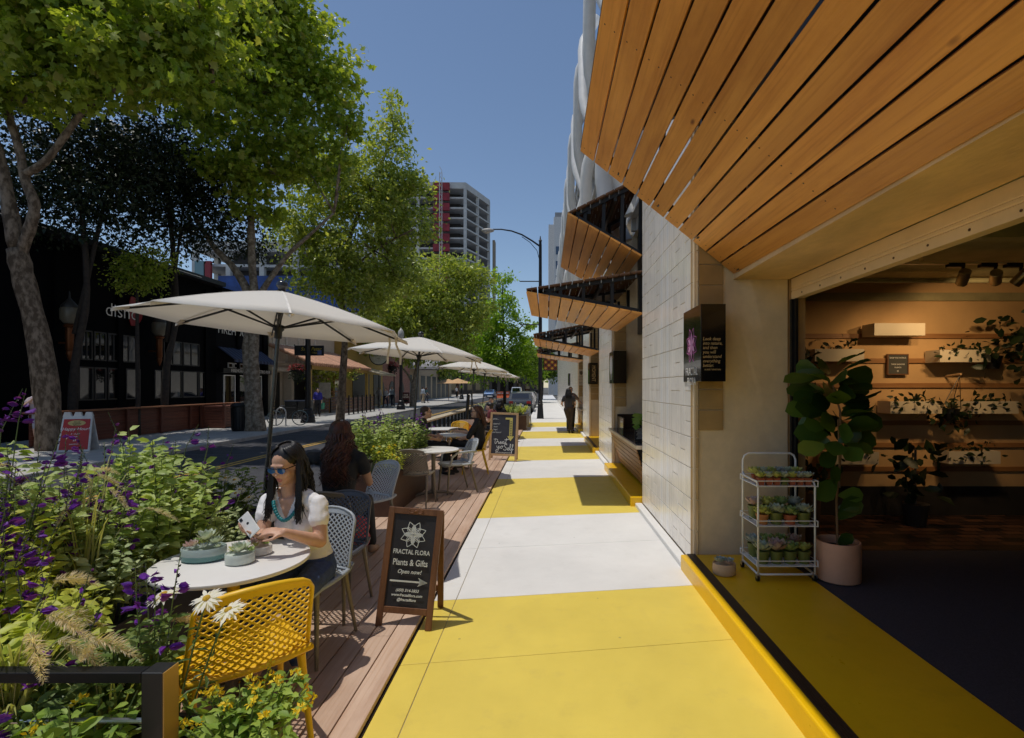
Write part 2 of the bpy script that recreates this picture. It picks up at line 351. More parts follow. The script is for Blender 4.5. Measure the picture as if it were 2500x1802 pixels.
# the shell of the shop room
wallm = mat('warm shop wall', (.56,.35,.165), .85, var=.06, scale=3, bump=.1, bscale=120)
b = MB(); b.bb((2.35,6.45,.14), (9.5,6.6,3.3)); bw = b.build('back_wall', wallm, bld, world=True)
b = MB(); b.bb((2.35,6.425,.14), (9.4,6.4495,.50)); b.build('skirting', M['dark'], bw, world=True)
rpm = wood('rail pine', (.30,.14,.05), (.40,.20,.08), 'x', 8)
for z in (2.39,2.08,1.77,1.30,1.02,.72): b = MB(); b.bb((2.36,6.425,z-.03), (9.3,6.4495,z+.03)); b.build('rail', rpm, bw, world=True, bevel=.004)
b = MB(); b.bb((2.35,6.40,2.83), (9.5,6.4495,2.93)); b.build('cornice', mat('olive trim', (.30,.26,.14), .7), bw, world=True)
b = MB(); b.bb((2.34,-3,3.08), (9.5,6.6,3.3)); b.build('shop_ceiling', mat('pale olive ceiling', (.42,.38,.20), .85), bld, world=True)
b = MB(); b.bb((9.4,-3,.14), (9.55,6.5,3.2)); b.bb((2.34,-3.1,.14), (9.5,-2.95,3.2)); b.build('side_wall', M['dark'], bld, world=True)
b = MB(); b.bb((2.37,1.0,2.98), (9.3,1.14,3.075)); b.bb((2.37,4.1,2.95), (9.3,4.22,3.075)); b.tube([(2.5,5.9,2.98),(9.3,5.9,2.98)], .03, 8); b.build('ceiling_duct', mat('olive painted steel', (.40,.36,.20), .6), bld, world=True)
# soffit, shutter box, jamb track
b = MB(); b.bb((1.803,1.34,2.785), (2.335,4.93,2.86)); b.build('soffit', M['soffit'], bld, world=True)
b = MB(); b.prism([(2.35,2.784),(2.35,2.700),(2.356,2.694),(2.35,2.688),(2.35,2.672),(2.358,2.664),(2.35,2.656),(2.35,2.59),(2.372,2.59),(2.46,2.60),(2.46,2.784)], 1.34, 4.905, 'y')
sh = b.build('shutter_box', M['beige_metal'], bld, world=True)
scm = mat('old brass screw', (.16,.09,.04), .5, .6)
for k in range(11): b = MB(); b.tube([(2.346,1.6+k*.31,2.622),(2.352,1.6+k*.31,2.622)], .008, 8); b.build('screw', scm, sh, world=True)
b = MB(); b.bb((2.342,4.885,.141), (2.40,4.925,2.588)); b.bb((2.36,4.84,.141), (2.385,4.88,2.588)); b.build('jamb_track', M['steel'], bld, world=True)
b = MB(); b.bb((2.40,4.90,.14), (2.412,4.91,2.588)); b.build('jamb_edge', M['white_paint'], bld, world=True)
b = MB(); b.bb((2.35,4.935,.14), (2.5,6.45,3.1)); b.build('shop_side_wall', wallm, bld, world=True)
inr = mat('brown inner room', (.10,.06,.035), .8); brz = mat('bronze frame', (.09,.045,.02), .4); gbr = glass('brown tinted glass', (.10,.055,.035))
# dark rooms behind the other bays and the dark upper storey behind the canopies
for y0, y1 in OPEN[1:]:
    b = MB(); b.bb((4.6,y0,.1), (4.7,y1,3.), ); b.bb((2.3,y0-.05,2.8), (4.7,y1+.05,2.9)); b.bb((2.35,y1+.0,.14), (4.7,y1+.05,2.8)); b.bb((2.35,y0-.05,.14), (4.7,y0,2.8))
    b.build('inner_room', inr, bld, world=True)
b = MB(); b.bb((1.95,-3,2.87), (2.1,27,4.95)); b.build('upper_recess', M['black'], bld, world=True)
for y0, y1 in OPEN[1:]: b = MB(); b.prism([(2.05,2.8),(2.05,2.62),(2.1,2.58),(2.2,2.58),(2.2,2.8)], y0, y1, 'y'); b.build('shutter_box', M['beige_metal'], bld, world=True)
for y0, y1 in OPEN[1:]: b = MB(); b.bb((2.12,y1-.07,.14), (2.18,y1-.01,2.6)); b.bb((2.12,y1-.9,1.),(2.17,y1-.85,2.6)); b.bb((2.12,y1-.85,2.52),(2.17,y1-.07,2.6)); b.build('jamb_frame', brz, bld, world=True)
for y0, y1 in OPEN[1:]: b = MB(); b.bb((2.15,y1-.849,1.), (2.16,y1-.08,2.519)); b.build('window_glass', gbr, bld, world=True)
# order counters with sloping board fronts
cw = wood('counter cedar', (.34,.16,.05), (.46,.23,.08), 'y', 7., .5)
for y0, y1 in (OPEN[1], OPEN[3]):
    b = MB(); n = 7
    for k in range(n):
        t0, t1 = k/n, (k+1)/n; p = Vector((1.56-.20*t0, 0, .17+.66*t0)); q = Vector((1.56-.20*t1, 0, .17+.66*t1)); e = (q-p)*.045
        p += e; q -= e; nx = Vector((-.66,0,-.2)).normalized()*.02
        b.prism([(p.x,p.z),(q.x,q.z),(q.x-nx.x,q.z-nx.z),(p.x-nx.x,p.z-nx.z)], y0+.3, y1-.02, 'y')
    cn = b.build('counter', cw, bld, world=True, bevel=.004)
    b = MB(); b.prism([(1.60,.16),(1.40,.83),(1.95,.83),(1.95,.16)], y0+.31, y1-.03, 'y'); b.build('counter_body', M['black'], cn, world=True)
    b = MB(); b.bb((1.325,y0+.06,.83), (1.36,y1-.02,.885)); b.bb((1.325,y0+.02,.83),(2.0,y0+.06,.885)); b.build('counter_edge', mat('pale counter edge', (.62,.50,.36), .4), cn, world=True, bevel=.005)
    b = MB(); b.bb((1.36,y0+.06,.835), (2.0,y1-.02,.882)); b.build('countertop', mat('dark stone top', (.05,.042,.04), .12, spec=.7), cn, world=True)
# upper facade: white panels, ledges, tube screen
b = MB(); b.bb((1.85,-3,4.95), (6,75,13.5)); b.build('upper_wall', mat('white metal panel', (.66,.65,.63), .45, var=.05, scale=1.5), bld, world=True)
b = MB()
for k in range(10): b.bb((1.72,-3,5.2+k*.9), (1.85,75,5.28+k*.9))
for k in range(52): b.bb((1.76,-3+k*1.5,4.96), (1.849,-2.9+k*1.5,13.5))
b.build('panel_rib', mat('grey panel rib', (.42,.42,.42), .5), bld, world=True)
tm = M['white_paint']
for k in range(21):
    y = 9.+k*2.4; j = k % 2; b = MB(); pts = []
    seq = [(1.55,4.6,0),(1.12,5.6,0),(1.12,7.8,.5),(1.50,9.0,.9),(1.12,10.2,1.25),(1.12,12.6,1.8),(1.6,13.6,2.0)]
    for x, z, dy in seq: pts.append((x+.10*j, y+(dy-1)*(1.1 if j else -1.1), z+.6*j))
    pp = [pts[0]]
    for a, c in zip(pts, pts[1:]):
        for s in (.12,.5,.88): pp.append(tuple(u+(v-u)*s for u, v in zip(a, c)))
    pp.append(pts[-1]); b.tube(pp, .165, 12); b.build('screen_tube', tm, bld, smooth=True, world=True, ang=60)
# ------------------------------------------------------------------ folded timber canopies
dsm = mat('dark screw head', (.06,.03,.015), .5)
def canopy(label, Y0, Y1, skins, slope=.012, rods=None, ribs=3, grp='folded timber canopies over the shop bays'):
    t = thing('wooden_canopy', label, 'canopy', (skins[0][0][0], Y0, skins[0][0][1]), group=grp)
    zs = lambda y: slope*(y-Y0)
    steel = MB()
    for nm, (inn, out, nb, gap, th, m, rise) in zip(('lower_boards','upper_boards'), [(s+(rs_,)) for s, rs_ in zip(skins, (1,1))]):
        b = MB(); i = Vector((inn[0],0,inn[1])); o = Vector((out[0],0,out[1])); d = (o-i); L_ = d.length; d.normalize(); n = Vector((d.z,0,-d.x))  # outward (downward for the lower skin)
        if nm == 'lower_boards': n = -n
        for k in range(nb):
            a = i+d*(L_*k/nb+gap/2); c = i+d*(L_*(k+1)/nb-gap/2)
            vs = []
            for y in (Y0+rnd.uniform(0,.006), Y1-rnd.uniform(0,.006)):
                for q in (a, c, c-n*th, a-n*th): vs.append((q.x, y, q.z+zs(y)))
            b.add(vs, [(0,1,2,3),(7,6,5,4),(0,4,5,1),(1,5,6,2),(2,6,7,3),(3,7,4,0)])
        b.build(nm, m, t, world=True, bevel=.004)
        for y in [Y0+.12+(Y1-Y0-.24)*r_/(ribs-1) for r_ in range(ribs)]:
            p = i.lerp(o,.03)-n*(th+.035); q = i.lerp(o,.90)-n*(th+.035); p = Vector((p.x,y,p.z+zs(y))); q = Vector((q.x,y,q.z+zs(y))); steel.bar(p, q, .05, .06, (0,1,0))
    (i0, o0), (i1, o1) = (skins[0][:2], skins[1][:2])
    for y in [Y0+.15+(Y1-Y0-.3)*r_/(ribs-1) for r_ in range(ribs)]:
        for s in (.25,.5,.75,1.):
            a = Vector((o0[0]+(i0[0]-o0[0])*s, y, o0[1]+(i0[1]-o0[1])*s+.05)); c = Vector((o1[0]+(i1[0]-o1[0])*s, y, o1[1]+(i1[1]-o1[1])*s-.05))
            if (c-a).length > .1: steel.bar(a, c, .05, .05, (0,1,0))
    for s in (.3,.65):
        a = (o1[0]+(i1[0]-o1[0])*s, Y0+.1, o1[1]+(i1[1]-o1[1])*s-.12); steel.bar(a, (a[0],Y1-.1,a[2]+zs(Y1)), .05, .07)
    i_, o_ = Vector((skins[0][0][0],0,skins[0][0][1])), Vector((skins[0][1][0],0,skins[0][1][1])); nb_ = skins[0][2]; dd = o_-i_; nn = Vector((-dd.z,0,dd.x)).normalized(); b = MB()
    if nn.z > 0: nn = -nn
    for k in range(nb_):
        for u in (.28,.72):
            for y in [Y0+.12+(Y1-Y0-.24)*r_/(ribs-1) for r_ in range(ribs)]: q = i_+dd*((k+u)/nb_); q = Vector((q.x, y, q.z+zs(y))); b = MB(); b.tube([q-nn*.004, q+nn*.0012], .0055, 7); Y0 < 2 and b.build('screw', dsm, t, world=True)
    steel.build('steel_frame', M['steel'], t, world=True)
    if rods:
        b = MB()
        for r_ in range(rods[1]):
            for k in range(rods[0]):
                s = (k+.5)/rods[0]; x = o1[0]+(i1[0]-o1[0])*s; y = Y0+.06+r_*.34; z = o1[1]+(i1[1]-o1[1])*s+zs(y)
                b.tube([(x,y,z+.03),(x,y,z-.075)], .0045, 6); b.ell((x,y,z-.08), .008, 6, 4)
        b.build('bolt', M['bolt'], t, world=True)
    return t
Bd = M['board']
def skin(inn, out, nb, gap=.016, th=.028, m=None): return (inn, out, nb, gap, th, m or Bd)
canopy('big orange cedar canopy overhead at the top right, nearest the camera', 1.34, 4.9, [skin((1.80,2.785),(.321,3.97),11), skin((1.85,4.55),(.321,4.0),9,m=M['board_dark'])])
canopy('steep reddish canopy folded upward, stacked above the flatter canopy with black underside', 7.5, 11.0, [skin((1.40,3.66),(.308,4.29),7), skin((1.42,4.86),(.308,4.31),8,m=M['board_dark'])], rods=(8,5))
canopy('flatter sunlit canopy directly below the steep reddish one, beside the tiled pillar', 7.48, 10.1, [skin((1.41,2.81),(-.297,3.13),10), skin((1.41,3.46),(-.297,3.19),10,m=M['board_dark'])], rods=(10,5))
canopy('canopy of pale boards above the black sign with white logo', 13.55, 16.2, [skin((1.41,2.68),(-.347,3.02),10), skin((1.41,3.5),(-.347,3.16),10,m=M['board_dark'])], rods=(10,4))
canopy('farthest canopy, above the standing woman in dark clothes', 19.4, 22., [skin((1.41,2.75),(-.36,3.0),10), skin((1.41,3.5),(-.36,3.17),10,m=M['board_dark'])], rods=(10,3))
# ------------------------------------------------------------------ trees
bark = mat('mottled plane bark', (.13,.085,.05), .85, var=.3, scale=9, bump=.8, bscale=30, stretch=(1,1,.5), col2=(.27,.20,.14), thr=(.42,.6))
bark_p = mat('pale plane bark', (.20,.145,.095), .85, var=.25, scale=7, bump=.5, bscale=30, col2=(.36,.30,.23), thr=(.4,.62))
bark_d = mat('dark bark', (.045,.035,.028), .9, var=.3, scale=9, bump=.4, bscale=30)
lf_plane = leafmat('plane leaf', (.16,.25,.02), (.48,.56,.09), .50, .32, (.44,.40,.14))
lf_olive = leafmat('olive green leaf', (.19,.26,.04), (.54,.60,.16), .50, .34, (.46,.43,.20))
lf_dark = leafmat('dark glossy leaf', (.010,.022,.010), (.028,.045,.018), .12, .4)  # backlit shade of the restaurant-side trees is put into this leaf colour
lf_bright = leafmat('bright green leaf', (.16,.30,.02), (.38,.55,.06), .52, .4)
lf_far = leafmat('far green leaf', (.08,.15,.02), (.22,.32,.05), .38, .5)
def crown(blobs, ncl, per, size, cs, seed, T, hole=1.8):
    rg = np.random.default_rng(seed); w = np.array([b[1]**2.2 for b in blobs]); w /= w.sum(); Cs = []; Ds = []; cl = []
    for bi in rg.choice(len(blobs), ncl, p=w):
        c, r = blobs[bi]; d = rg.normal(size=3); d /= np.linalg.norm(d); rr = r*rg.random()**(1/hole)
        p = np.array(c)+d*rr*np.array((1,1,.92)); cl.append(p)
        n = int(per*rg.uniform(.5,1.5)); q = p+rg.normal(size=(n,3))*cs*rg.uniform(.6,1.25)*np.array((1,1,.62)); Cs.append(q)
        Ds.append(d*.6+rg.normal(size=(n,3))*.75+np.array((0,0,-.35)))
    C = np.concatenate(Cs); Dd = np.concatenate(Ds); n = len(C)
    nn = rg.normal(size=(n,3))*.75+np.array((-.15,-.1,.8))
    return leaves(C, size*rg.uniform(.42,1.35,n), Dd, nn, T), cl
def tree(name, label, base, limbs, blobs, ncl, per, size, cs, lm, bm, seed, T=LEAF, group=None, tw=40, hole=1.8, cat='tree'):
    base = Vector(base); t = thing(name, label, cat, base, group=group)
    V, cl = crown(blobs, ncl, per, size, cs, seed, T, hole)
    b = MB(); rs = random.Random(seed); ends = []
    for pts, r0, r1 in limbs:
        pts = [Vector(p) for p in pts]; P = []; K = 4
        for i in range(len(pts)-1):
            p0 = pts[max(0,i-1)]; p1 = pts[i]; p2 = pts[i+1]; p3 = pts[min(len(pts)-1,i+2)]
            for k in range(K):
                s = k/K; P.append(.5*((2*p1)+(p2-p0)*s+(2*p0-5*p1+4*p2-p3)*s*s+(3*p1-p0-3*p2+p3)*s**3))
        P.append(pts[-1]); n = len(P)
        b.tube(P, [(r0+(r1-r0)*i/(n-1))*(1+.10*rs.uniform(-1,1)) for i in range(n)], 10); ends += P[n//2:]
    for k in range(min(tw, len(cl))):      # twigs from the limbs out to leaf clumps
        q = Vector(cl[rs.randrange(len(cl))]); e = min(ends, key=lambda p: (p-q).length)
        if (e-q).length > .3:
            m_ = e.lerp(q, .5)+Vector((rs.uniform(-.2,.2),rs.uniform(-.2,.2),rs.uniform(.0,.3))); b.tube([e, m_, q], [.045,.028,.008], 6)
    b.build('trunk', bm, t, smooth=True, world=True, ang=180)
    np_mesh('crown', V, T[1], len(T[0]), lm, t, world=True); return t
def bl(*a): return [(tuple(at(px,py,Y)), r) for px, py, Y, r in a]
def pp(Y, *a): return [at(px,py,Y) for px, py in a]
# 1: the big plane tree at the left edge
b0 = at(120,1092,14.2)
tree('plane_tree', 'leaning mottled plane tree with forked pale limbs at the far left edge', (b0.x,b0.y,0), [
    ([(b0.x,b0.y,-.1)]+pp(14.2,(118,1000),(95,830),(60,690),(42,610)), .30, .24),
    (pp(14.2,(42,610),(22,500),(2,400),(-40,260),(-60,100)), .19, .10),
    (pp(14.2,(48,625),(72,560),(84,500),(62,440),(46,360),(20,270),(40,200),(120,170),(190,60)), .15, .05),
    (pp(14.2,(62,425),(110,395),(160,330),(215,262),(300,215),(400,225),(520,200)), .11, .03),
    (pp(14.2,(46,250),(90,220),(160,120),(180,20)), .08, .03)],
    bl((40,40,13.5,2.6),(210,70,13.5,2.2),(360,60,13,2.),(480,10,13.5,1.8),(300,150,13,1.2),(20,190,14,1.2),(130,-60,13.5,2.5),(420,150,13.5,1.),(90,150,13.5,1.3),(180,215,13.8,.5)), 380, 44, .23, .26, lf_plane, bark, 21, LOBE, tw=60)
o_ = MB()
# 2: forked plane behind the first umbrella
b0 = at(622,1045,20.5)
tree('plane_tree', 'twin-stemmed plane tree rising behind the nearest white umbrella', (b0.x,b0.y,0), [
    ([(b0.x-.15,b0.y,-.1)]+pp(20.5,(612,960),(605,850),(612,740),(575,660),(520,600),(470,520)), .26, .07),
    ([(b0.x+.2,b0.y,-.1)]+pp(20.5,(622,960),(618,850),(622,740),(615,640),(612,520),(606,400),(600,250)), .25, .07),
    (pp(20.5,(622,740),(660,680),(705,620),(760,570),(815,520)), .13, .04)],
    bl((640,150,20.5,2.7),(775,180,20.5,1.6),(520,290,19.5,2.),(700,320,20.5,2.3),(835,285,20.5,.85),(735,70,20.5,1.45),(460,130,18.5,2.2),(590,20,19.5,2.5),(620,430,20,1.7),(780,400,20.5,1.4),(540,400,19.,1.0),(690,0,20,1.8)), 500, 52, .23, .32, lf_plane, bark_p, 22, LOBE, tw=70)
# 3
b0 = at(830,1018,27.5)
tree('plane_tree', 'tall tapering plane tree, its dense olive crown standing left of the concrete tower', (b0.x,b0.y,0), [
    ([(b0.x,b0.y,-.1)]+pp(27.5,(836,930),(842,820),(835,700),(860,560),(920,430),(960,320)), .22, .05),
    (pp(27.5,(838,760),(800,680),(760,600),(730,540)), .10, .03), (pp(27.5,(836,720),(880,640),(950,590),(1010,560)), .09, .03)],
    bl((962,320,27.5,1.05),(940,410,27.5,1.7),(885,500,27.5,2.4),(970,540,28,1.8),(850,640,26.5,2.2),(950,660,28.5,2.1),(810,430,26.5,2.1),(750,560,26,1.9),(1000,460,28,1.2),(1055,555,28,.8),(760,660,26,1.3),(900,740,27,1.6),(960,260,27.5,.6)), 560, 54, .24, .34, lf_olive, bark, 23, tw=60)
# 4
b0 = at(1008,992,46)
tree('plane_tree', 'round-crowned plane tree behind the second white umbrella', (b0.x,b0.y,0), [
    ([(b0.x,b0.y,-.1)]+pp(46,(1010,950),(1018,900),(1022,840),(1040,780),(1070,700)), .30, .08),
    (pp(46,(1022,850),(990,820),(950,790)), .14, .05), (pp(46,(1012,945),(996,915),(980,895),(965,870)), .13, .05), (pp(46,(1024,850),(1060,820),(1110,790)), .13, .05)],
    bl((1060,710,46,3.4),(1130,670,46,2.),(1000,750,46,3.2),(1100,780,46,3.3),(1165,685,46,1.5),(945,790,44,3.),(1150,760,46,2.4),(1010,830,46,2.4),(1090,850,46,2.2),(1050,640,46,1.6)), 560, 46, .34, .46, lf_olive, bark_p, 24, tw=50)
# 5: bright tree beyond the parklet
b0 = at(1232,982,58)
tree('maple_tree', 'bright green young tree left of the cobra street lamp', (b0.x,b0.y,-.1), [
    ([(b0.x,b0.y,-.2)]+pp(58,(1232,940),(1230,860),(1228,760),(1226,690)), .2, .05), (pp(58,(1230,860),(1200,820),(1180,800)), .1, .04), (pp(58,(1230,850),(1262,810),(1280,790)), .1, .04)],
    bl((1228,735,58,2.2),(1205,800,58,2.8),(1262,810,58,2.2),(1178,855,58,2.6),(1285,860,58,2.0),(1225,675,58,1.),(1250,900,58,2.),(1215,880,57,2.4),(1180,915,57,1.5),(1300,915,58,1.4)), 330, 44, .36, .42, lf_bright, bark_d, 25, tw=40)
# evergreens close to the restaurant front, leaves coloured dark for their backlit shade
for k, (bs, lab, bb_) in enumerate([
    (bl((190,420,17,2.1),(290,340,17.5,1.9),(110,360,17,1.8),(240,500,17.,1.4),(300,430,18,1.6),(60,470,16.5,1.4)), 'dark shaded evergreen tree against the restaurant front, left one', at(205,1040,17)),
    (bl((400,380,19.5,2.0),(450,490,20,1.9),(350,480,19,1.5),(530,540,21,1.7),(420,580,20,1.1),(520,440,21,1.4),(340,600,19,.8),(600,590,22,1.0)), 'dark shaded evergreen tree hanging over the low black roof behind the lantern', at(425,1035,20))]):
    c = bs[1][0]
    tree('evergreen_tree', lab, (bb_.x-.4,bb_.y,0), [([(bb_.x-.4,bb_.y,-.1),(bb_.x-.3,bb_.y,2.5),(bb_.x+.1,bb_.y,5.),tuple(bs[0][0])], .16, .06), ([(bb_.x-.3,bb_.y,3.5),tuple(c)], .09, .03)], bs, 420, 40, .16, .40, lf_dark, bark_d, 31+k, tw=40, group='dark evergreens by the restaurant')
tree('olive_shrub', 'small sunlit yellow-green tree under the dark roof edge behind the umbrella tip', (at(338,1030,18.5).x,18.5,0), [([(at(338,1030,18.5).x,18.5,-.1),tuple(at(335,800,18.5)),tuple(at(335,660,18.5))], .08, .03)], bl((330,660,18.5,.75),(380,640,18.5,.6),(300,690,18.5,.5),(360,690,18.5,.5)), 70, 40, .13, .25, lf_plane, bark_d, 36, tw=14)
# trees closing the street
for k, (px, Y, h, lab) in enumerate([(1115,95,11,'far street tree with dark green crown behind the third white umbrella'),(1185,120,13,'far dark green tree closing the street left of the parked cars'),(1272,105,12,'far green tree above the parked cars'),(1322,72,8,'small dark tree on the right pavement beyond the cobra lamp post'),(1060,82,9,'far green tree behind the arched grey awning')]):
    c = at(px,945,Y); tree('street_tree', lab, (c.x,Y,-.15), [([(c.x,Y,-.2),(c.x+.2,Y,h*.4),(c.x,Y,h*.75)], .2, .07)], [((c.x,Y,h*.62),h*.26),((c.x-h*.15,Y,h*.5),h*.2),((c.x+h*.15,Y,h*.52),h*.19),((c.x,Y,h*.82),h*.18)], 150, 40, .42, .7, lf_far, bark_d, 41+k, tw=20, group='far trees closing the street')
# ------------------------------------------------------------------ left side of the street
BX = -17.
def yx(px, X=BX): return X*F/(px-VX)
navy = mat('shade-dark navy facade', (.003,.003,.004), .8, var=.2, spec=.08); wd_red = wood('reddish patio wood', (.10,.03,.018), (.17,.055,.032), 'y', 6, .55)  # navy front, made near black to carry the tree shade in its colour
gl_dark = glass('dark shop glass', (.006,.007,.009), .03)
rest = thing('restaurant_building', 'long low near-black restaurant building behind the trees at left', 'building', (BX,20,0))
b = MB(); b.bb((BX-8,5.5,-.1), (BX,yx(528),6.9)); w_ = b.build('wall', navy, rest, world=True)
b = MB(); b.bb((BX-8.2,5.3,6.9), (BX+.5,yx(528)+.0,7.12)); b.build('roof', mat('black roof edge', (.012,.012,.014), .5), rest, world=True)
b = MB(); b.bb((BX+.51,14,6.98), (BX+.53,15.6,7.01)); b.bb((BX+.51,16.3,6.98), (BX+.53,17.2,7.01)); b.bb((BX+.51,21,6.98),(BX+.53,24.5,7.01)); b.build('roof_edge_line', M['white_paint'], rest, world=True)  # broken white lines along the roof edge
frm = mat('black window frame', (.02,.02,.022), .4)
def window(par, y0, y1, z0, z1, x=BX, m=None, bars=1):
    b = MB(); b.bb((x-.02,y0,z0), (x+.04,y0+.05,z1)); b.bb((x-.02,y1-.05,z0), (x+.04,y1,z1)); b.bb((x-.02,y0+.05,z0), (x+.04,y1-.05,z0+.05)); b.bb((x-.02,y0+.05,z1-.05), (x+.04,y1-.05,z1))
    for k in range(1, bars): ym = y0+(y1-y0)*k/bars; b.bb((x-.02,ym-.02,z0+.05), (x+.035,ym+.02,z1-.05))
    f = b.build('window', m or frm, par, world=True); b = MB(); b.bb((x-.015,y0+.05,z0+.05), (x+.01,y1-.05,z1-.05)); b.build('pane', gl_dark, f, world=True)
for a, c in ((196,224),(228,258),(262,290),(292,333),(398,443),(446,485)): window(rest, yx(a), yx(c), 2.75, 3.85, bars=2)
for a, c in ((190,226),(229,258),(262,296),(306,341),(376,396),(399,443),(445,483),(485,500)): window(rest, yx(a), yx(c), 1.25, 2.5)
for z0 in (-.1,):
    b = MB()
    for k in range(6): b.bb((BX+.005,yx(130)+k*2.6,0), (BX+.09,yx(130)+k*2.6+.22,6.6))
    b.build('pilaster', navy, rest, world=True)
s = thing('restaurant_sign', 'thin white lettering with a red leaf disc on the black restaurant front', 'sign', (BX+.06,yx(300),4.85))
b = MB(); b.prism([(.55*math.sin(a)*(1 if a < PI else .25)+.35, .6*math.cos(a)) for a in [2*PI*k/28 for k in range(28)]], .0, .03, 'x'); b.build('red_disc', mat('red sign paint', (.30,.015,.02), .4), s)
text('dishd', .75, M['white_paint'], s, (.04,-.15,-.12), (R(90),0,R(90)), off=-.008)
def lantern(px, lab):
    y = yx(px, BX+.45); t = thing('wall_lantern', lab, 'lantern', (BX+.45,y,2.9), group='copper lanterns on the black front')
    b = MB(); b.lathe([(.02,-.25),(.07,-.1),(.11,.02),(.09,.10),(.12,.14),(.115,.5),(.125,.55),(.12,.9),(.17,.95),(.19,1.0),(.12,1.05)], 14); b.bb((-.45,-.03,.35),(-.05,.03,.42)); b.build('copper_stem', mat('copper', (.16,.055,.018), .4, .6), t, smooth=True)
    b = MB(); b.lathe([(.16,1.05),(.27,1.2),(.27,1.55),(.24,1.6)], 14); b.build('globe', mat('milk glass', (.16,.14,.10), .3), t, smooth=True)
    b = MB(); b.lathe([(.25,1.6),(.25,1.66),(.10,1.85),(.03,1.95),(.02,2.15),(0,2.2)], 14); b.build('cap', mat('weathered metal cap', (.06,.055,.05), .5, .4), t, smooth=True)
lantern(170, 'copper stemmed globe lantern on the black front, beside the leaning tree'); lantern(389, 'copper stemmed globe lantern on the black front, under the umbrella edge')
# firehouse front
fh = thing('pub_building', 'dark pub front with white lettering and small blue striped awning', 'building', (BX,29,0))
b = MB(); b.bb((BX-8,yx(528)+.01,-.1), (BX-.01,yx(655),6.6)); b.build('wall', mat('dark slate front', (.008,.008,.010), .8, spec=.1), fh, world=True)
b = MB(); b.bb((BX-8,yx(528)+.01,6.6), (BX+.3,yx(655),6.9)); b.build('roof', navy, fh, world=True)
text('FIREHOUSE', .62, mat('pale sign letters', (.75,.75,.72), .5), fh, (.03,yx(575)-29,4.75), (R(90),0,R(90)))
text('FIREHOUSE NO. 1   GASTRO PUB', .26, M['white_paint'], fh, (.35,yx(600)-29,2.62), (R(90),0,R(90)))
b = MB()
for k in range(24):
    y = yx(530)+k*.17; b.mi = k % 2; b.add([(BX+.02,y,3.85),(BX+.02,y+.17,3.85),(BX+.9,y+.17,3.2),(BX+.9,y,3.2),(BX+.9,y+.17,3.05),(BX+.9,y,3.05),(BX+.02,y,3.81),(BX+.02,y+.17,3.81),(BX+.87,y+.17,3.18),(BX+.87,y,3.18)], [(0,3,2,1),(3,5,4,2),(6,7,8,9)])
b.build('awning', [mat('navy awning', (.02,.025,.06), .8), mat('blue awning', (.05,.07,.14), .8)], fh, world=True)
b = MB(); b.bb((BX+.0,yx(530),2.5), (BX+.33,yx(650),2.74)); b.build('fascia', M['black'], fh, world=True)
for k in range(6): window(fh, yx(556)+k*.5, yx(556)+k*.5+.42, 2.78, 3.05, m=M['white_paint'])
for k in range(3): window(fh, yx(545)+k*1.3, yx(545)+k*1.3+1.0, .5, 2.4, m=M['white_paint'])
# cream panelled house, yellow inn, brick house, vaulted house
cream = mat('cream stucco', (.62,.53,.42), .8, var=.05)
cr = thing('cream_house', 'cream stucco house with raised panels above dark shop openings', 'building', (BX,34,0))
b = MB(); b.bb((BX-7,yx(655)+.01,2.8), (BX+.05,41,7.2)); b.bb((BX-7,yx(655)+.01,-.1),(BX-.5,41,2.8)); b.build('wall', cream, cr, world=True)
b = MB()
for y0 in (yx(658),yx(690),yx(735)): b.bb((BX+.05,y0+.2,3.3), (BX+.12,y0+.3,6.5)); b.bb((BX+.05,y0+1.9,3.3), (BX+.12,y0+2.0,6.5)); b.bb((BX+.05,y0+.3,3.3), (BX+.12,y0+1.9,3.4)); b.bb((BX+.05,y0+.3,4.4), (BX+.12,y0+1.9,4.5))
b.bb((BX+.05,yx(655),2.75), (BX+.25,41,3.0)); b.build('moulding', mat('pale moulding', (.74,.68,.58), .7), cr, world=True)
for y0, y1 in ((yx(660),yx(700)),(yx(716),yx(765))): b = MB(); b.bb((BX-.49,y0,.02), (BX-.45,y1,2.7)); b.build('shop_opening', M['black'], cr, world=True)
for y in (yx(657),yx(708),yx(772)):
    b = MB(); b.bb((BX-.45,y,-.05), (BX+.1,y+.35,2.75)); b.build('column', cream, cr, world=True)
yel_w = mat('ochre stucco', (.46,.30,.075), .8, var=.08); clay = mat('clay roof tile', (.50,.27,.17), .8, var=.2, scale=6, island=.15)
inn = thing('ochre_inn', 'ochre stucco restaurant with clay tile porch roof and round hanging sign', 'building', (BX+1,44,0))
b = MB(); b.bb((BX-6,41.01,-.1), (BX+1,yx(934,BX+1),5.6)); b.build('wall', yel_w, inn, world=True)
b = MB(); b.bb((BX-6.2,41.0,5.6), (BX+1.3,yx(934,BX+1)+.05,5.85)); b.build('eave', mat('brown eave', (.09,.05,.03), .7), inn, world=True)
b = MB(); b.mi = 0; p0y, p1y = yx(758,BX+2.6), 41.5
for k in range(34):
    y = p0y+(p1y-p0y)*k/34; b.tube([(BX+.1,y,4.35),(BX+2.9,y,3.15)], .125, 8)
b.build('porch_roof', clay, inn, smooth=True, world=True, ang=60)
b = MB(); b.bb((BX+2.4,p0y,-.05), (BX+2.6,p0y+.2,3.15)); b.bb((BX+2.4,p1y-.2,-.05), (BX+2.6,p1y,3.15)); b.bb((BX+2.4,p0y,2.85),(BX+2.6,p1y,3.1)); b.build('porch_post', yel_w, inn, world=True)
dw = wood('honey oak joinery', (.30,.14,.04), (.42,.20,.07), 'z', 8)
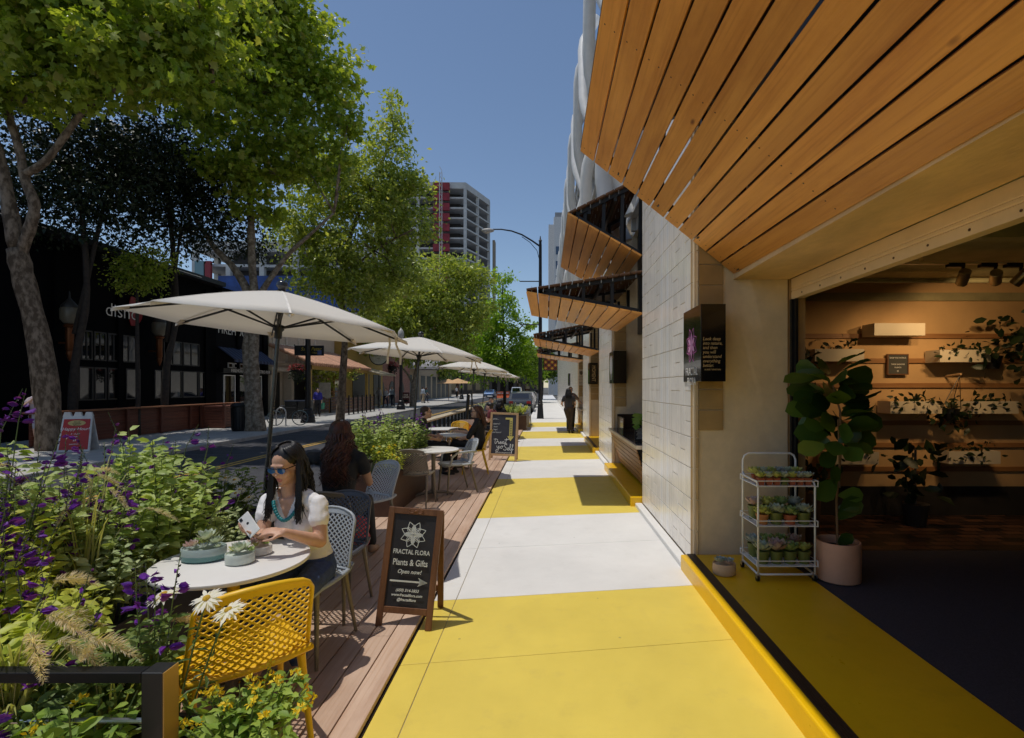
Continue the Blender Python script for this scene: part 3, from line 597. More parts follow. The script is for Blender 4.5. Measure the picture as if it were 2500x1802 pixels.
for k in range(3):
    y = 37.2+k*1.25; b = MB(); b.bb((BX+1.0,y,0),(BX+1.08,y+1.15,2.4)); dd = b.build('door', dw, inn, world=True, bevel=.01); b = MB()
    for q in range(2):
        for r_ in range(4): b.bb((BX+1.081,y+.14+q*.46,.55+r_*.44), (BX+1.09,y+.54+q*.46,.93+r_*.44))
    b.build('pane', gl_dark, dd, world=True)
for y0, y1 in ((42.3,46.3),(47.4,49.5)): b = MB(); b.bb((BX+1.0,y0,.1),(BX+1.04,y1,2.9)); b.build('dark_opening', M['black'], inn, world=True)
b = MB(); b.add([(BX+1,41.8,3.5),(BX+1,46.4,3.5),(BX+3.4,46.4,2.85),(BX+3.4,41.8,2.85),(BX+3.4,46.4,2.7),(BX+3.4,41.8,2.7),(BX+1,41.8,3.44),(BX+1,46.4,3.44),(BX+3.38,46.4,2.8),(BX+3.38,41.8,2.8)], [(0,3,2,1),(3,5,4,2),(6,7,8,9),(0,6,9,3),(1,2,8,7)])
b.build('canvas_awning', mat('cream canvas', (.62,.52,.38), .85), inn, world=True)
for y0 in (42,46.2): b = MB(); b.tube([(BX+3.3,y0,0),(BX+3.3,y0,2.75)], .05); b.build('awning_post', M['black'], inn, world=True)
s = thing('round_sign', 'round black and white sign hanging from the ochre wall', 'sign', (at(925,868,45).x,45,at(925,868,45).z))
b = MB(); b.lathe([(.86,-.04),(.86,.04)], 32, M=Matrix.Rotation(R(90),3,'X')); b.build('disc', M['black'], s)
b = MB(); b.lathe([(.78,-.005),(.78,.005)], 32, c=(0,-.046,0), M=Matrix.Rotation(R(90),3,'X')); b.build('face', mat('sign white', (.62,.62,.60), .5), s)
for z, t_, sz in ((.32,'TAVERN',.2),(-.02,'TAYLOR & SONS',.2),(-.28,'EST.',.15)): text(t_, sz, M['black'], s, (0,-.055,z), (R(90),0,0), align='CENTER')
b = MB(); b.tube([(-1.9,0,.9),(0,0,.92),(.9,0,.9)], .03); b.tube([(-1.8,0,.2),(-1.2,0,.45),(-1.,0,.85)], .025); b.tube([(-.5,0,.9),(-.5,0,.7)], .02); b.tube([(.5,0,.9),(.5,0,.7)], .02); b.build('bracket', M['black'], s)
br, nt, bs = newmat('red brick'); L_ = nt.links.new; bk = N(nt,'ShaderNodeTexBrick', Scale=1.); bk.inputs['Color1'].default_value = (.36,.13,.09,1); bk.inputs['Color2'].default_value = (.26,.09,.065,1); bk.inputs['Mortar'].default_value = (.40,.33,.28,1); bk.inputs['Brick Width'].default_value = .4; bk.inputs['Row Height'].default_value = .13; bk.inputs['Mortar Size'].default_value = .012
tc = N(nt,'ShaderNodeTexCoord'); sx = N(nt,'ShaderNodeSeparateXYZ'); cx = N(nt,'ShaderNodeCombineXYZ'); L_(tc.outputs['Object'],sx.inputs[0]); ad = N(nt,'ShaderNodeMath',operation='ADD'); L_(sx.outputs[0],ad.inputs[0]); L_(sx.outputs[1],ad.inputs[1]); L_(ad.outputs[0],cx.inputs[0]); L_(sx.outputs[2],cx.inputs[1]); L_(cx.outputs[0],bk.inputs[0]); L_(bk.outputs[0],bs.inputs['Base Color']); bs.inputs['Roughness'].default_value = .85
bh = thing('brick_house', 'red brick house with white fascia beyond the ochre restaurant', 'building', (BX+.5,55,0))
y0 = yx(934,BX+1)+.1
b = MB(); b.bb((BX-6,y0,-.1), (BX+.5,62,5.1)); b.build('wall', br, bh, world=True)
b = MB(); b.bb((BX-6,y0,5.1), (BX+.7,62,7.0)); b.build('fascia', M['white_paint'], bh, world=True)
for k in range(3): b = MB(); b.prism([(y0+1.+k*3.6+1.0*math.cos(a),1.4+1.0*math.sin(a)) for a in [PI*q/12 for q in range(13)]]+[(y0+k*3.6,0),(y0+2+k*3.6,0)], BX+.5, BX+.54, 'x'); b.build('arched_opening', M['black'], bh, world=True)
vh = thing('vaulted_house', 'house with a grey barrel vaulted awning over its dark entrance', 'building', (BX,70,0))
b = MB(); b.bb((BX-6,62.01,-.1), (BX,92,6.2)); b.build('wall', mat('tan stone', (.38,.29,.19), .8, var=.1), vh, world=True)
b = MB(); R0 = 2.3
for k in range(14):
    a, c = PI*k/14, PI*(k+1)/14; P = lambda a, x, r: (BX+x, 66+r*math.cos(a), 4.0+1.3*math.sin(a)*r/R0); b.add([P(a,0,R0),P(c,0,R0),P(c,3.6,R0),P(a,3.6,R0),P(a,0,R0-.08),P(c,0,R0-.08),P(c,3.6,R0-.08),P(a,3.6,R0-.08)], [(0,1,2,3),(7,6,5,4),(3,2,6,7)])
b.build('vault_awning', mat('grey canvas', (.36,.35,.36), .8), vh, world=True)
for k in range(8): b = MB(); b.bb((BX-.02,62.6+k*3.5,.1), (BX+.03,64.9+k*3.5,3.3)); b.build('dark_opening', M['black'], vh, world=True)
fb = thing('far_block', 'low dark block closing the end of the street', 'building', (-14,150,0))
b = MB(); b.bb((-60,150,-.2), (-1,160,6.)); b.build('wall', mat('shaded far wall', (.11,.09,.075), .9, var=.3, scale=.2), fb, world=True)
for k in range(24): b = MB(); b.bb((-59+k*2.4,149.9,.4), (-57.6+k*2.4,149.99,3.4)); b.build('window', gl_dark, fb, world=True)
# patio fences
pf = thing('patio_wall', 'reddish board patio wall with pale cap in front of the black restaurant', 'fence', (-14.7,20,0))
b = MB()
for k in range(9): b.bb((-14.75,14.6,.02+k*.105), (-14.69,24.3,.12+k*.105))
b.build('board', wd_red, pf, world=True)
b = MB(); b.bb((-14.85,14.5,.98), (-14.55,24.4,1.03)); b.build('cap', wood('cap board', (.30,.12,.06), (.40,.18,.09), 'y', 6), pf, world=True, bevel=.006)
for k in range(7):
    b = MB(); b.bb((-14.68,14.7+k*1.58,-.02), (-14.6,14.8+k*1.58,.975)); b.build('post', wd_red, pf, world=True)
def fence(lab, x, y0, y1, n):
    t = thing('slat_fence', lab, 'fence', (x,y0,0), group='dark framed slat fences round the patios')
    b = MB(); L = (y1-y0)/n
    for k in range(5): b.bb((x-.02,y0,.12+k*.2), (x+.015,y1,.27+k*.2))
    b.build('slat_panel', wood('grey brown slat', (.13,.075,.06), (.20,.12,.095), 'y', 6), t, world=True)
    for k in range(n+1):
        b = MB(); b.bb((x+.016,y0+k*L-.04,-.02), (x+.09,y0+k*L+.04,1.22)); b.build('post', M['black'], t, world=True)
g1 = gr(793,1009); g2 = gr(816,1006)
fence('short slat fence panel beside the woman in blue', g1.x, g1.y-1., g1.y+2.6, 2); fence('long slat fence between the tree trunk and the three men', -12.6, 31.8, 37.4, 7)
# two towers under construction and an office block, far away
conc = mat('raw concrete', (.60,.59,.57), .85, var=.12, scale=.3); cdk = mat('dark tower interior', (.07,.07,.08), .9)
def tower(lab, P, z0, z1, fh_, extra=None, name='concrete_tower'):
    t = thing(name, lab, 'building', (P[1][0],P[1][1],0)); n = int((z1-z0)/fh_); P = [Vector(p) for p in P]
    b = MB()
    for k in range(n+1): b.prism([(p.x,p.y) for p in P], z0+k*fh_, z0+k*fh_+(.55 if k < n else 2.2))
    b.build('slabs', conc, t, world=True); c = sum(P, Vector((0,0)))/len(P)
    b = MB(); b.prism([tuple(c+(p-c)*.74) for p in P], 0, z1-.2); b.build('core', cdk, t, world=True)
    b = MB()
    for i in range(len(P)):
        a, d = P[i], P[(i+1) % len(P)]; m_ = max(2, int((d-a).length/7))
        for k in range(m_): q = a.lerp(d, k/m_); q = c+(q-c)*.975; b.bb((q.x-.5,q.y-.5,0), (q.x+.5,q.y+.5,z1))
    b.build('columns', conc, t, world=True); return t
zt = at(1137,450,180).z
t1 = tower('bare concrete tower under construction with red sheeting, behind the trees', [(-62,179),(-28.2,180),(-21.6,197),(-25,225),(-62,225)], .5, zt, 3.55)
b = MB()
for k in range(20): b.bb((at(1057,0,178.6).x,178.5,3+k*3.55), (at(1097,0,178.6).x,179.4,5.6+k*3.55))
b.build('red_sheeting', mat('red sheeting', (.30,.03,.045), .7, var=.3, scale=.5), t1, world=True)
b = MB(); x0, x1 = at(1073,0,177).x, at(1079,0,177).x; b.tube([(x0,177,0),(x0,177,zt+3)], .13, 5); b.tube([(x1,177,0),(x1,177,zt+3)], .13, 5)
for k in range(52): b.tube([((x0,x1)[k % 2],177,k*1.5),((x1,x0)[k % 2],177,k*1.5+1.5)], .08, 4)
b.build('hoist_mast', mat('pale steel', (.5,.5,.5), .5), t1, world=True)
b = MB(); b.bb((-20.5,196,0), (-19.6,200,zt-15)); b.build('scaffold_screen', mat('tan scaffold net', (.36,.30,.23), .9), t1, world=True)
t2 = tower('lower concrete frame building wrapped in blue mesh behind the street trees', [(-76,110),(-40,112),(-36,140),(-76,140)], .5, 33, 3.4, name='frame_building')
b = MB(); b.bb((-70,109.3,18), (-39.5,109.5,25.5)); b.build('blue_mesh', mat('blue safety mesh', (.03,.075,.26), .7, var=.3, scale=.4), t2, world=True)
b = MB(); b.bb((at(478,0,109).x,108.6,22), (at(500,0,109).x,109.2,28.5)); b.build('teal_glazing', glass('teal glass', (.10,.20,.22)), t2, world=True)
b = MB(); b.bb((at(503,0,109).x,108.6,22), (at(517,0,109).x,109.2,28.5)); b.build('red_panel', mat('red panel', (.28,.03,.04), .6), t2, world=True)
ot = thing('office_block', 'white office block with small blue windows beyond the tube screen', 'building', (2,120,0))
xa, xb = at(1352,0,120).x, at(1420,0,120).x
b = MB(); b.bb((xa,120,-.2), (xb,140,at(0,530,120).z)); b.bb((xa-1.2,121,-.2),(xa,138,at(0,545,120).z)); b.build('wall', mat('white office wall', (.66,.65,.64), .7), ot, world=True)
bog = glass('blue office glass', (.03,.06,.12))
for k in range(9):
    for qa, qb in ((1357,1369),(1378,1390)): z = at(0,905,120).z+k*3.4; b = MB(); b.bb((at(qa,0,119.9).x,119.9,z), (at(qb,0,119.9).x,119.99,z+1.9)); b.build('window', bog, ot, world=True)
b = MB(); b.bb((xa+.3,120.2,at(0,530,120).z), (xb,139,at(0,518,120).z)); b.build('roof_cap', mat('grey cap', (.30,.31,.33), .6), ot, world=True)
# ------------------------------------------------------------------ parklet furniture
def lattice(b, S, u0, u1, v0, v1, nu, nv, hole, th):
    """diamond lattice on the surface S(u,v) -> Vector: holes through a sheet of thickness th"""
    du = (u1-u0)/nu; dv = (v1-v0)/nv; e = 1e-3
    def pt(i, j): return u0+i*du, v0+j*dv
    def nrm(u, v):
        a = S(u+e, v)-S(u-e, v); c = S(u, v+e)-S(u, v-e); return a.cross(c).normalized()
    for i in range(0, nu+1):
        for j in range(0, nv+1):
            if (i+j) % 2 or i in (0, nu) or j in (0, nv): continue
            c = pt(i, j); outer = [pt(i+1, j), pt(i, j+1), pt(i-1, j), pt(i, j-1)]
            inn = []
            for k in range(4):
                a = outer[k]; n2 = outer[(k+1) % 4]
                for s in (.18, .82): q = (a[0]+(n2[0]-a[0])*s, a[1]+(n2[1]-a[1])*s); inn.append((c[0]+(q[0]-c[0])*hole, c[1]+(q[1]-c[1])*hole))
            n = nrm(*c)*th/2; vs = []
            for sgn in (1, -1):
                vs += [S(*q)+n*sgn for q in outer]; vs += [S(*q)+n*sgn for q in inn]
            fs = []
            for o, fl in ((0, 0), (12, 1)):
                for k in range(4):
                    a, n2 = o+k, o+(k+1) % 4; p, q = o+4+2*k, o+5+2*k; r = o+4+(2*k+7) % 8
                    for f in ((a, n2, q, p), (a, p, r)): fs.append(f[::-1] if fl else f)
            for k in range(8): p, q = 4+k, 4+(k+1) % 8; fs.append((p, q, q+12, p+12))
            b.add(vs, fs)
def Sback(u, v):
    wd = .225-.02*v-.03*max(0, (v-.86)/.14)**2; return Vector((u*wd, .20+.115*v+.03*v*v-.055*u*u, .475+.375*v-.03*u*u*v))
def Sseat(u, v): return Vector((u*(.205+.02*v), -.25+.45*v, .452+.022*u*u-.012*math.sin(PI*v)-.02*max(0, (.2-v)/.2)**2+.02*max(0,(v-.85)/.15)**2))
def band(b, S, pts, th, wdt):
    """closed rounded rim through the parameter points"""
    b.tube([S(*p) for p in pts], wdt, 8, closed=True, flat=th)
def chair(label, loc, face, m, legm=None, arms=False, group='lattice chairs on the deck'):
    t = thing('lattice_chair', label, 'chair', loc, math.atan2(face[1], face[0])+PI/2, group)
    b = MB(); lattice(b, Sback, -1, 1, 0, 1, 22, 22, .74, .006); bk = b.build('backrest', m, t)
    b = MB(); path = [(-1,0)]+[(-1,k/8) for k in range(1,8)]+[(-.99,.96),(-.93,.995)]+[(-.6+.3*k,1.) for k in range(5)]+[(.93,.995),(.99,.96)]+[(1,1-k/8) for k in range(1,8)]+[(1,0)]+[(.5,-.0),(0,0),(-.5,0)]
    band(b, Sback, path, .75, .0125)
    b.add([Sback(-1+.1*k, .9)+Vector((0,s_,0)) for s_ in (.006,-.006) for k in range(21)]+[Sback(-1+.1*k, 1.)+Vector((0,s_,0)) for s_ in (.006,-.006) for k in range(21)], [(k,k+1,43+k,42+k) for k in range(20)]+[(21+k,63+k,64+k,22+k) for k in range(20)])
    b.build('back_rim', m, bk, smooth=True, ang=180)
    b = MB(); lattice(b, Sseat, -1, 1, 0, 1, 20, 20, .70, .006); st = b.build('seat', m, t)
    b = MB(); path = [(-1,k/8) for k in range(9)]+[(-.5+.5*k,1.) for k in range(3)]+[(1,1-k/8) for k in range(9)]+[(.5,0),(0,0),(-.5,0)]; band(b, Sseat, path, 1.1, .0145); b.build('seat_rim', m, st, smooth=True, ang=180)
    for sx in (-1, 1):
        for y0, y1 in ((-.21,-.245),(.16,.265)):
            b = MB(); b.tube([(sx*.195,y0*.98,.455),(sx*.2,y0,.40),(sx*.218,y1,0)], [.022,.019,.0125], 10, flat=.85); b.build('leg', legm or m, t, smooth=True, ang=60)
    if arms:
        for sx in (-1, 1):
            b = MB(); b.tube([(sx*.215,.25,.665),(sx*.245,.10,.675),(sx*.25,-.08,.665),(sx*.245,-.17,.60),(sx*.22,-.2,.47)], .015, 8, flat=1.2); b.build('armrest', m, t, smooth=True, ang=180)
    return t
plas = lambda n, c: mat(n, c, .42, 0, .03, 4, bump=.04, bscale=300, spec=.45)
c_yel = plas('yellow plastic', (.80,.47,.012)); c_grey = plas('pale grey plastic', (.33,.37,.42)); c_dark = plas('slate grey plastic', (.075,.08,.10)); c_taupe = plas('taupe plastic', (.17,.145,.115)); l_taupe = plas('brown grey plastic', (.20,.165,.11)); c_lg = plas('light grey plastic', (.42,.45,.48))
Z0 = .035
CH = {}
CH['front'] = chair('yellow lattice chair in the foreground, its perforated back to the camera', (-1.40,2.36,Z0), (-.66,.75), c_yel); CH['front'].scale = (1.06,)*3
CH['woman'] = chair('pale grey-blue chair under the woman with the phone', (-1.58,3.36,Z0), (-.10,-1), c_grey, l_taupe)
CH['mid'] = chair('slate grey chair between the woman with the phone and the curly-haired woman', (-1.66,3.94,Z0), (-.05,-1), c_dark, l_taupe)
CH['curly'] = chair('taupe chair under the curly-haired woman, the woman visible through its back', (-1.88,4.55,Z0), (-.05,1), c_taupe)
CH['empty'] = chair('empty light grey chair right of the curly-haired woman', (-2.0,5.75,Z0), (-.55,-.83), c_lg, c_taupe)
CH['taupe'] = chair('taupe chair with its back to the camera at the second white table', (-1.88,7.42,Z0), (.05,1), c_taupe)
CH['arm'] = chair('light grey armchair with looped armrests right of the second white table', (-1.46,8.42,Z0), (-.86,-.5), c_lg, l_taupe, True)
CH['w3'] = chair('yellow chair under the woman in black with sunglasses', (-1.42,10.25,Z0), (-1,-.12), c_yel)
CH['y2'] = chair('yellow chair facing the camera beyond the far small table', (-2.18,12.7,Z0), (0,-1), c_yel)
CH['t2'] = chair('taupe chair with its back to the camera between the two far tables', (-1.86,11.1,Z0), (0,1), c_taupe)
CH['y3'] = chair('small distant yellow chair behind the person in maroon', (-1.42,16.4,Z0), (-1,-.2), c_yel)
CH['g3'] = chair('distant grey chair in front of the farthest planter box', (at(1284,0,23).x,23,Z0), (.1,-1), c_grey)
# tables
def table(label, x, y, pm):
    t = thing('round_table', label, 'table', (x,y,Z0), .4, 'round white tables on the deck')
    b = MB(); b.lathe([(0,.712),(.38,.712),(.397,.718),(.40,.728),(.397,.737),(.388,.740),(0,.741)], 64); b.build('tabletop', mat('white laminate', (.74,.72,.69), .38, var=.03, scale=3), t, smooth=True)
    b = MB(); b.lathe([(.05,.05),(.032,.08),(.032,.66),(.09,.70),(.09,.712)], 20); b.build('pedestal', pm, t, smooth=True)
    for k in range(4):
        a = k*PI/2; b = MB(); b.tube([(0,0,.07),(.18*math.cos(a),.18*math.sin(a),.055),(.31*math.cos(a),.31*math.sin(a),.015)], [.034,.03,.018], 10, flat=.8); b.build('foot', c_taupe, t, smooth=True)
table('near round white table with three succulent bowls and a yellow leg', -1.77, 2.90, c_yel)
table('second round white table, holding a square white planter, with crossed feet', -1.77, 8.05, c_taupe)
table('third round white table between the man and the woman in black', -1.90, 10.55, c_taupe); table('far round white table behind the man in black', -2.42, 12.1, c_taupe)
# ------------------------------------------------------------------ umbrellas
canv = leafmat('off white canvas', (.86,.84,.80), (.88,.86,.82), .40, .9)
nt = canv.node_tree
for n in nt.nodes:
    if n.type == 'MIX' and n.data_type == 'RGBA': n.inputs[7].default_value = (1,.97,.92,1)
def umbrella(label):
    t = thing('patio_umbrella', label, 'umbrella', (-2.76,4.93,Z0), group='white octagonal umbrellas along the deck'); t.rotation_euler = (-.022,.07,0)
    zb = 2.305; Rr = 1.254; h = .35; ph = 3.685; b = MB(); K = 6; vs = []
    A = [ph+k*PI/4 for k in range(8)]
    def P(k, r, dz=0., mid=False):
        a = A[k % 8]
        if not mid: return Vector((Rr*r*math.cos(a), Rr*r*math.sin(a), zb+h*(1-r)+.05*r*(1-r)*2+dz))
        q = (P(k, r)+P(k+1, r))/2; q.z -= .035*r*(1.1-r); 
        if r > .95: q.x *= .975; q.y *= .975
        q.z += dz; return q
    rings = [.03]+[i/K for i in range(1, K+1)]; n = 16
    for r in rings:
        for k in range(8): vs += [P(k, r), P(k, r, 0, True)]
    fs = [(i*n+k, i*n+(k+1) % n, (i+1)*n+(k+1) % n, (i+1)*n+k) for i in range(K) for k in range(n)]
    b.add(vs, fs)
    cn = b.build('canopy', canv, t, smooth=True, ang=14); s = cn.modifiers.new('thick', 'SOLIDIFY'); s.thickness = .004
    b = MB()
    for k in range(8):
        c = P(k, 1.); d = (P(k, .93)-c).normalized(); a = A[k]; sd = Vector((-math.sin(a), math.cos(a), 0)); q = P(k, .91)
        b.add([c-d*.012+Vector((0,0,-.004)), q+sd*.05-Vector((0,0,.008)), q-sd*.05-Vector((0,0,.008)), c-d*.012+Vector((0,0,-.03)), q+sd*.04-Vector((0,0,.03)), q-sd*.04-Vector((0,0,.03))], [(0,1,4,3),(0,3,5,2),(3,4,5),(1,2,5,4)])
    sm_ = MB()
    for k in range(8):
        for q in range(6): sm_.bar(P(k, max(.04,q/6), .004), P(k, (q+1)/6, .004), .016, .003)
    sm_.build('seam', mat('canvas seam', (.74,.71,.66), .9), cn)
    b.build('corner_pocket', mat('canvas pocket', (.70,.62,.52), .9), cn)
    b = MB(); b.tube([(0,0,0),(0,0,zb+h)], .0195, 14); b.lathe([(.024,.0),(.024,1.0)], 14); b.build('pole', M['steel_gloss'], t, smooth=True)
    b = MB(); b.lathe([(.021,2.19),(.034,2.195),(.034,2.26),(.05,2.28),(.05,2.32),(.021,2.33)], 14); b.build('hub', M['steel'], t, smooth=True)
    b = MB(); b.lathe([(.02,zb+h-.01),(.05,zb+h),(.032,zb+h+.015),(.04,zb+h+.03),(.055,zb+h+.05),(.05,zb+h+.08),(.03,zb+h+.1),(0,zb+h+.105)], 16); b.build('finial', M['steel_gloss'], t, smooth=True)
    for k in range(8):
        b = MB(); b.bar(P(k, .05, -.035), P(k, .94, -.022), .012, .018); r = b.build('rib', M['steel'], t)
        b = MB(); a = A[k]; b.bar(Vector((.045*math.cos(a),.045*math.sin(a),2.30)), P(k, .50, -.04), .012, .014); b.build('strut', M['steel'], r)
    b = MB()
    for k, x in ((4,.05),(4,-.02)):
        p = P(k, .86, -.02)+Vector((x,0,0)); pts = [p, p+Vector((.01,.01,-.09)), p+Vector((.015+x,.02,-.2)), p+Vector((.02+x,.01,-.3))]
        for a, c in zip(pts, pts[1:]): b.bar(a, c, .022, .003, (0,1,0))
    b.build('tie_strap', mat('strap canvas', (.72,.64,.54), .9), cn)
    b = MB(); b.lathe([(.25,.0),(.25,.05),(.23,.07),(.04,.08),(.035,.3),(.022,.31)], 24); b.build('base', M['steel'], t, smooth=True)
    return t
u1 = umbrella('nearest large white octagonal umbrella over the woman with the phone')
for px, Y, lab in ((1023,9.55,'second white umbrella from the camera, over the small tables'),(1157,17.5,'third white umbrella along the row, left of the bright green tree'),(1184,22.5,'fourth white umbrella, mostly hidden behind the third'),(1216,28,'last and smallest white umbrella of the row, pointing at the street lamp')):
    dup(u1, (at(px,0,Y).x-.16, Y-.05, Z0), None, lab)
# ------------------------------------------------------------------ sandwich boards
def aframe(label, loc, rz, tilt, w, h, fr, board, lean=.16, foot=.10, spread=.42, ft=.045):
    t = thing('sandwich_board', label, 'sign', loc, 0); t.rotation_euler = (0, tilt, rz)
    sh = lambda x, z, y=0.: (x, z*lean+y, z*math.sqrt(1-lean*lean))
    Mx = Matrix.Rotation(-math.asin(lean), 3, 'X')
    b = MB()
    for s in (-1, 1): p0, p1 = Vector(sh(s*(w/2-ft/2),0)), Vector(sh(s*(w/2-ft/2),h)); b.box((p0+p1)/2, (ft,.024,h), Mx)
    for z, hh in ((h-ft/2, ft),(foot+ft/2, ft)): b.box(sh(0,z), (w-2*ft,.022,hh), Mx)
    b.build('front_frame', fr, t, bevel=.003)
    b = MB(); b.box(sh(0,(h+foot)/2,.003), (w-2*ft+.008,.010,h-foot-2*ft+.008), Mx); pn = b.build('panel', board, t)
    b = MB(); top = Vector(sh(0,h)); L = h*1.0
    for s in (-1, 1): b.bar(Vector((s*(w/2-ft/2), top.y+.025, top.z-.02)), Vector((s*(w/2-ft/2), top.y+spread*.62, 0)), ft, .022, (0,1,.2))
    b.bar((-(w/2-ft), top.y+.07, top.z-.12), (w/2-ft, top.y+.07, top.z-.12), .022, ft, (0,0,1))
    b.bar((-(w/2-ft), top.y+.22, top.z*.2), (w/2-ft, top.y+.22, top.z*.2), .022, ft, (0,0,1))
    b.build('rear_frame', fr, t, bevel=.003)
    def onp(x, z, d=.009): q = Vector(sh(x,z)); return q+Vector((0,-math.sqrt(1-lean*lean),lean))*d
    return t, pn, onp, (R(90)-math.asin(lean), 0, 0)
oldwood = wood('dark stained old wood', (.10,.042,.02), (.24,.11,.05), 'z', 10, .6, 0, .3)
chalk = mat('slate board', (.022,.021,.027), .7, var=.25, scale=4); chalkw = mat('chalk paint', (.72,.76,.74), .8)
def flower(par, c, r, onp, m, name='flower_emblem', petals=8, filled=True):
    b = MB()
    def petal(a, l, wd, off, fill):
        pts = []
        for k in range(25):
            s = k/24; x = l*s; y = wd*math.sin(PI*s)**.9; pts.append((x, y))
        full = pts+[(x, -y) for x, y in pts[-2:0:-1]]
        g = lambda x, y: (c[0]+(x+off)*math.cos(a)-y*math.sin(a), c[1]+(x+off)*math.sin(a)+y*math.cos(a))
        if fill: b.add([onp(*g(x, y)) for x, y in full], [tuple(range(len(full)))])
        else:
            o = [onp(*g(x, y)) for x, y in full]; cx = l/2; i2 = [onp(*g(cx+(x-cx)*.88, y*.80)) for x, y in full]; n = len(full)
            b.add(o+i2, [(k, (k+1) % n, n+(k+1) % n, n+k) for k in range(n)])
    for k in range(petals): a = 2*PI*k/petals; petal(a+PI/petals, r*.98, r*.25, .02*r, False)
    if filled:
        for k in range(petals):
            if k % 2 == 0 or petals < 7: petal(2*PI*k/petals+PI/2, r*.72, r*.12, .03*r, True)
        for k in range(petals): petal(2*PI*k/petals, r*.72, r*.17, .03*r, False)
    o = b.build(name, m, par); return o
p0 = gr(918,1530,.035); p1 = gr(1050,1537,0)
sg, pn, onp, er = aframe('near sandwich board in dark stained wood with white flower emblem and Plants & Gifts lettering', ((p0.x+p1.x)/2, (p0.y+p1.y)/2, .014), -.02, R(4.2), .405, .845, oldwood, chalk)
flower(pn, (.0,.655), .098, onp, chalkw)
for z, s_, tx, shr, sx_ in ((.530,.045,'FRACTAL FLORA',0,.80),(.455,.062,'Plants & Gifts',0,.76),(.392,.040,'Open now!',.25,.95),(.262,.027,'(650) 314-3853',.2,1.),(.229,.026,'www.fractalflora.com',.25,1.),(.197,.026,'@fractalflora',.25,1.)):
    q = onp(0,z,.0095); text(tx, s_, chalkw, pn, q, er, shear=shr, ext=.0006, sx=sx_, off=.0006)
b = MB(); b.add([onp(x,z) for x, z in ((-.135,.331),(.085,.331),(.08,.352),(.14,.325),(.08,.298),(.085,.319),(-.135,.319))], [(0,1,5,6),(2,3,4)]); b.add([onp(x,z) for x,z in ((.07,.356),(.142,.325),(.07,.294),(.09,.325))], [(0,1,3),(1,2,3)]); b.build('arrow', chalkw, pn)
b = MB()
for s in (-1, 1):
    b.tube([onp(s*(.005+.05*k/10+.012*math.cos(k*.9)), .822+.012*math.sin(k*.9), .014) for k in range(11)], .0035, 6)
b.ell(onp(0,.822,.014), (.012,.006,.012), 8, 6); b.build('carved_ornament', oldwood, sg, smooth=True)
# second board: pale wood frame, chalk lettering with yellow arrow
palew = wood('pale pine frame', (.52,.33,.16), (.62,.42,.23), 'z', 9, .55, 0, .2); chalk2 = mat('blue grey chalkboard', (.045,.047,.062), .75, var=.2, scale=5)
q0 = gr(1195,1122,.035); q1 = gr(1259,1129,0)
s2, pn2, onp2, er2 = aframe('second sandwich board in pale pine with yellow bent arrow and treat yo self lettering', ((q0.x+q1.x)/2,(q0.y+q1.y)/2,.014), -.02, R(2.), .66, 1.14, palew, chalk2, lean=.12, foot=.12, ft=.05)
yl = mat('yellow chalk', (.66,.58,.16), .8)
b = MB(); A_ = [(.03,1.02),(.20,1.02),(.20,.58),(.245,.585),(.165,.47),(.085,.585),(.13,.58),(.13,.975),(.03,.975)]
cx_ = [onp2(x,z) for x, z in A_]; b.add(cx_, [(0,1,7,8),(1,2,6,7),(3,4,5)]); b.build('bent_arrow', yl, pn2)
b = MB(); 
for k in range(9): b.add([onp2(x,z,.0105) for x, z in ((.145,.60+k*.04),(.185,.60+k*.04),(.185,.615+k*.04),(.145,.615+k*.04))], [(0,1,2,3)])
b.build('arrow_dots', chalk2, pn2)
for z, tx, s_, x in ((.985,'psst...',.06,-.20),(.87,'apparel!',.05,-.18),(.80,'cute!',.05,-.20),(.735,'bags!',.05,-.20),(.67,'and more!',.05,-.17),(.20,'@bohodesignstudio',.045,.0)): text(tx, s_, chalkw, pn2, onp2(x,z,.010), er2, shear=.25, ext=.0006)
def script(par, strokes, ox, oz, sc, r, m):
    b = MB()
    for st in strokes:
        P = [Vector((p[0], p[1], 0)) for p in st]; Q = []
        for i in range(len(P)-1):
            a, p, q, d = P[max(0,i-1)], P[i], P[i+1], P[min(len(P)-1,i+2)]
            for k in range(5): s = k/5; Q.append(.5*((2*p)+(q-a)*s+(2*a-5*p+4*q-d)*s*s+(3*p-a-3*q+d)*s**3))
        Q.append(P[-1]); b.tube([onp2(ox+p.x*sc, oz+p.y*sc, .009) for p in Q], r, 5, flat=1)
    b.build('script_lettering', m, par)
treat = [[(0,1.05),(.5,1.15),(1.0,1.0)],[(.45,1.3),(.3,.5),(.35,.05),(.6,.1),(.8,.6),(.95,.75),(.85,.55),(1.1,.6),(1.15,.3),(1.2,.05),(1.4,.1),(1.55,.4),(1.75,.55),(1.85,.35),(1.65,.25),(1.55,.4),(1.6,.08),(1.85,.03),(2.1,.4)],
         [(2.55,.5),(2.3,.6),(2.15,.3),(2.3,.05),(2.55,.35),(2.58,.5),(2.6,.1),(2.8,.08),(3.05,.7),(3.15,1.4)],[(3.15,1.4),(3.0,.5),(3.05,.05),(3.3,.12)],[(2.6,1.0),(3.2,1.05),(3.9,1.25)]]
yo = [[(0,.6),(.05,.3),(.25,.2),(.45,.6)],[(.45,.6),(.4,.1),(.2,-.55),(-.05,-.6),(-.1,-.3),(.3,0),(.7,.25)],[(.95,.55),(.72,.4),(.8,.1),(1.05,.15),(1.1,.45),(.95,.55),(1.3,.5)]]
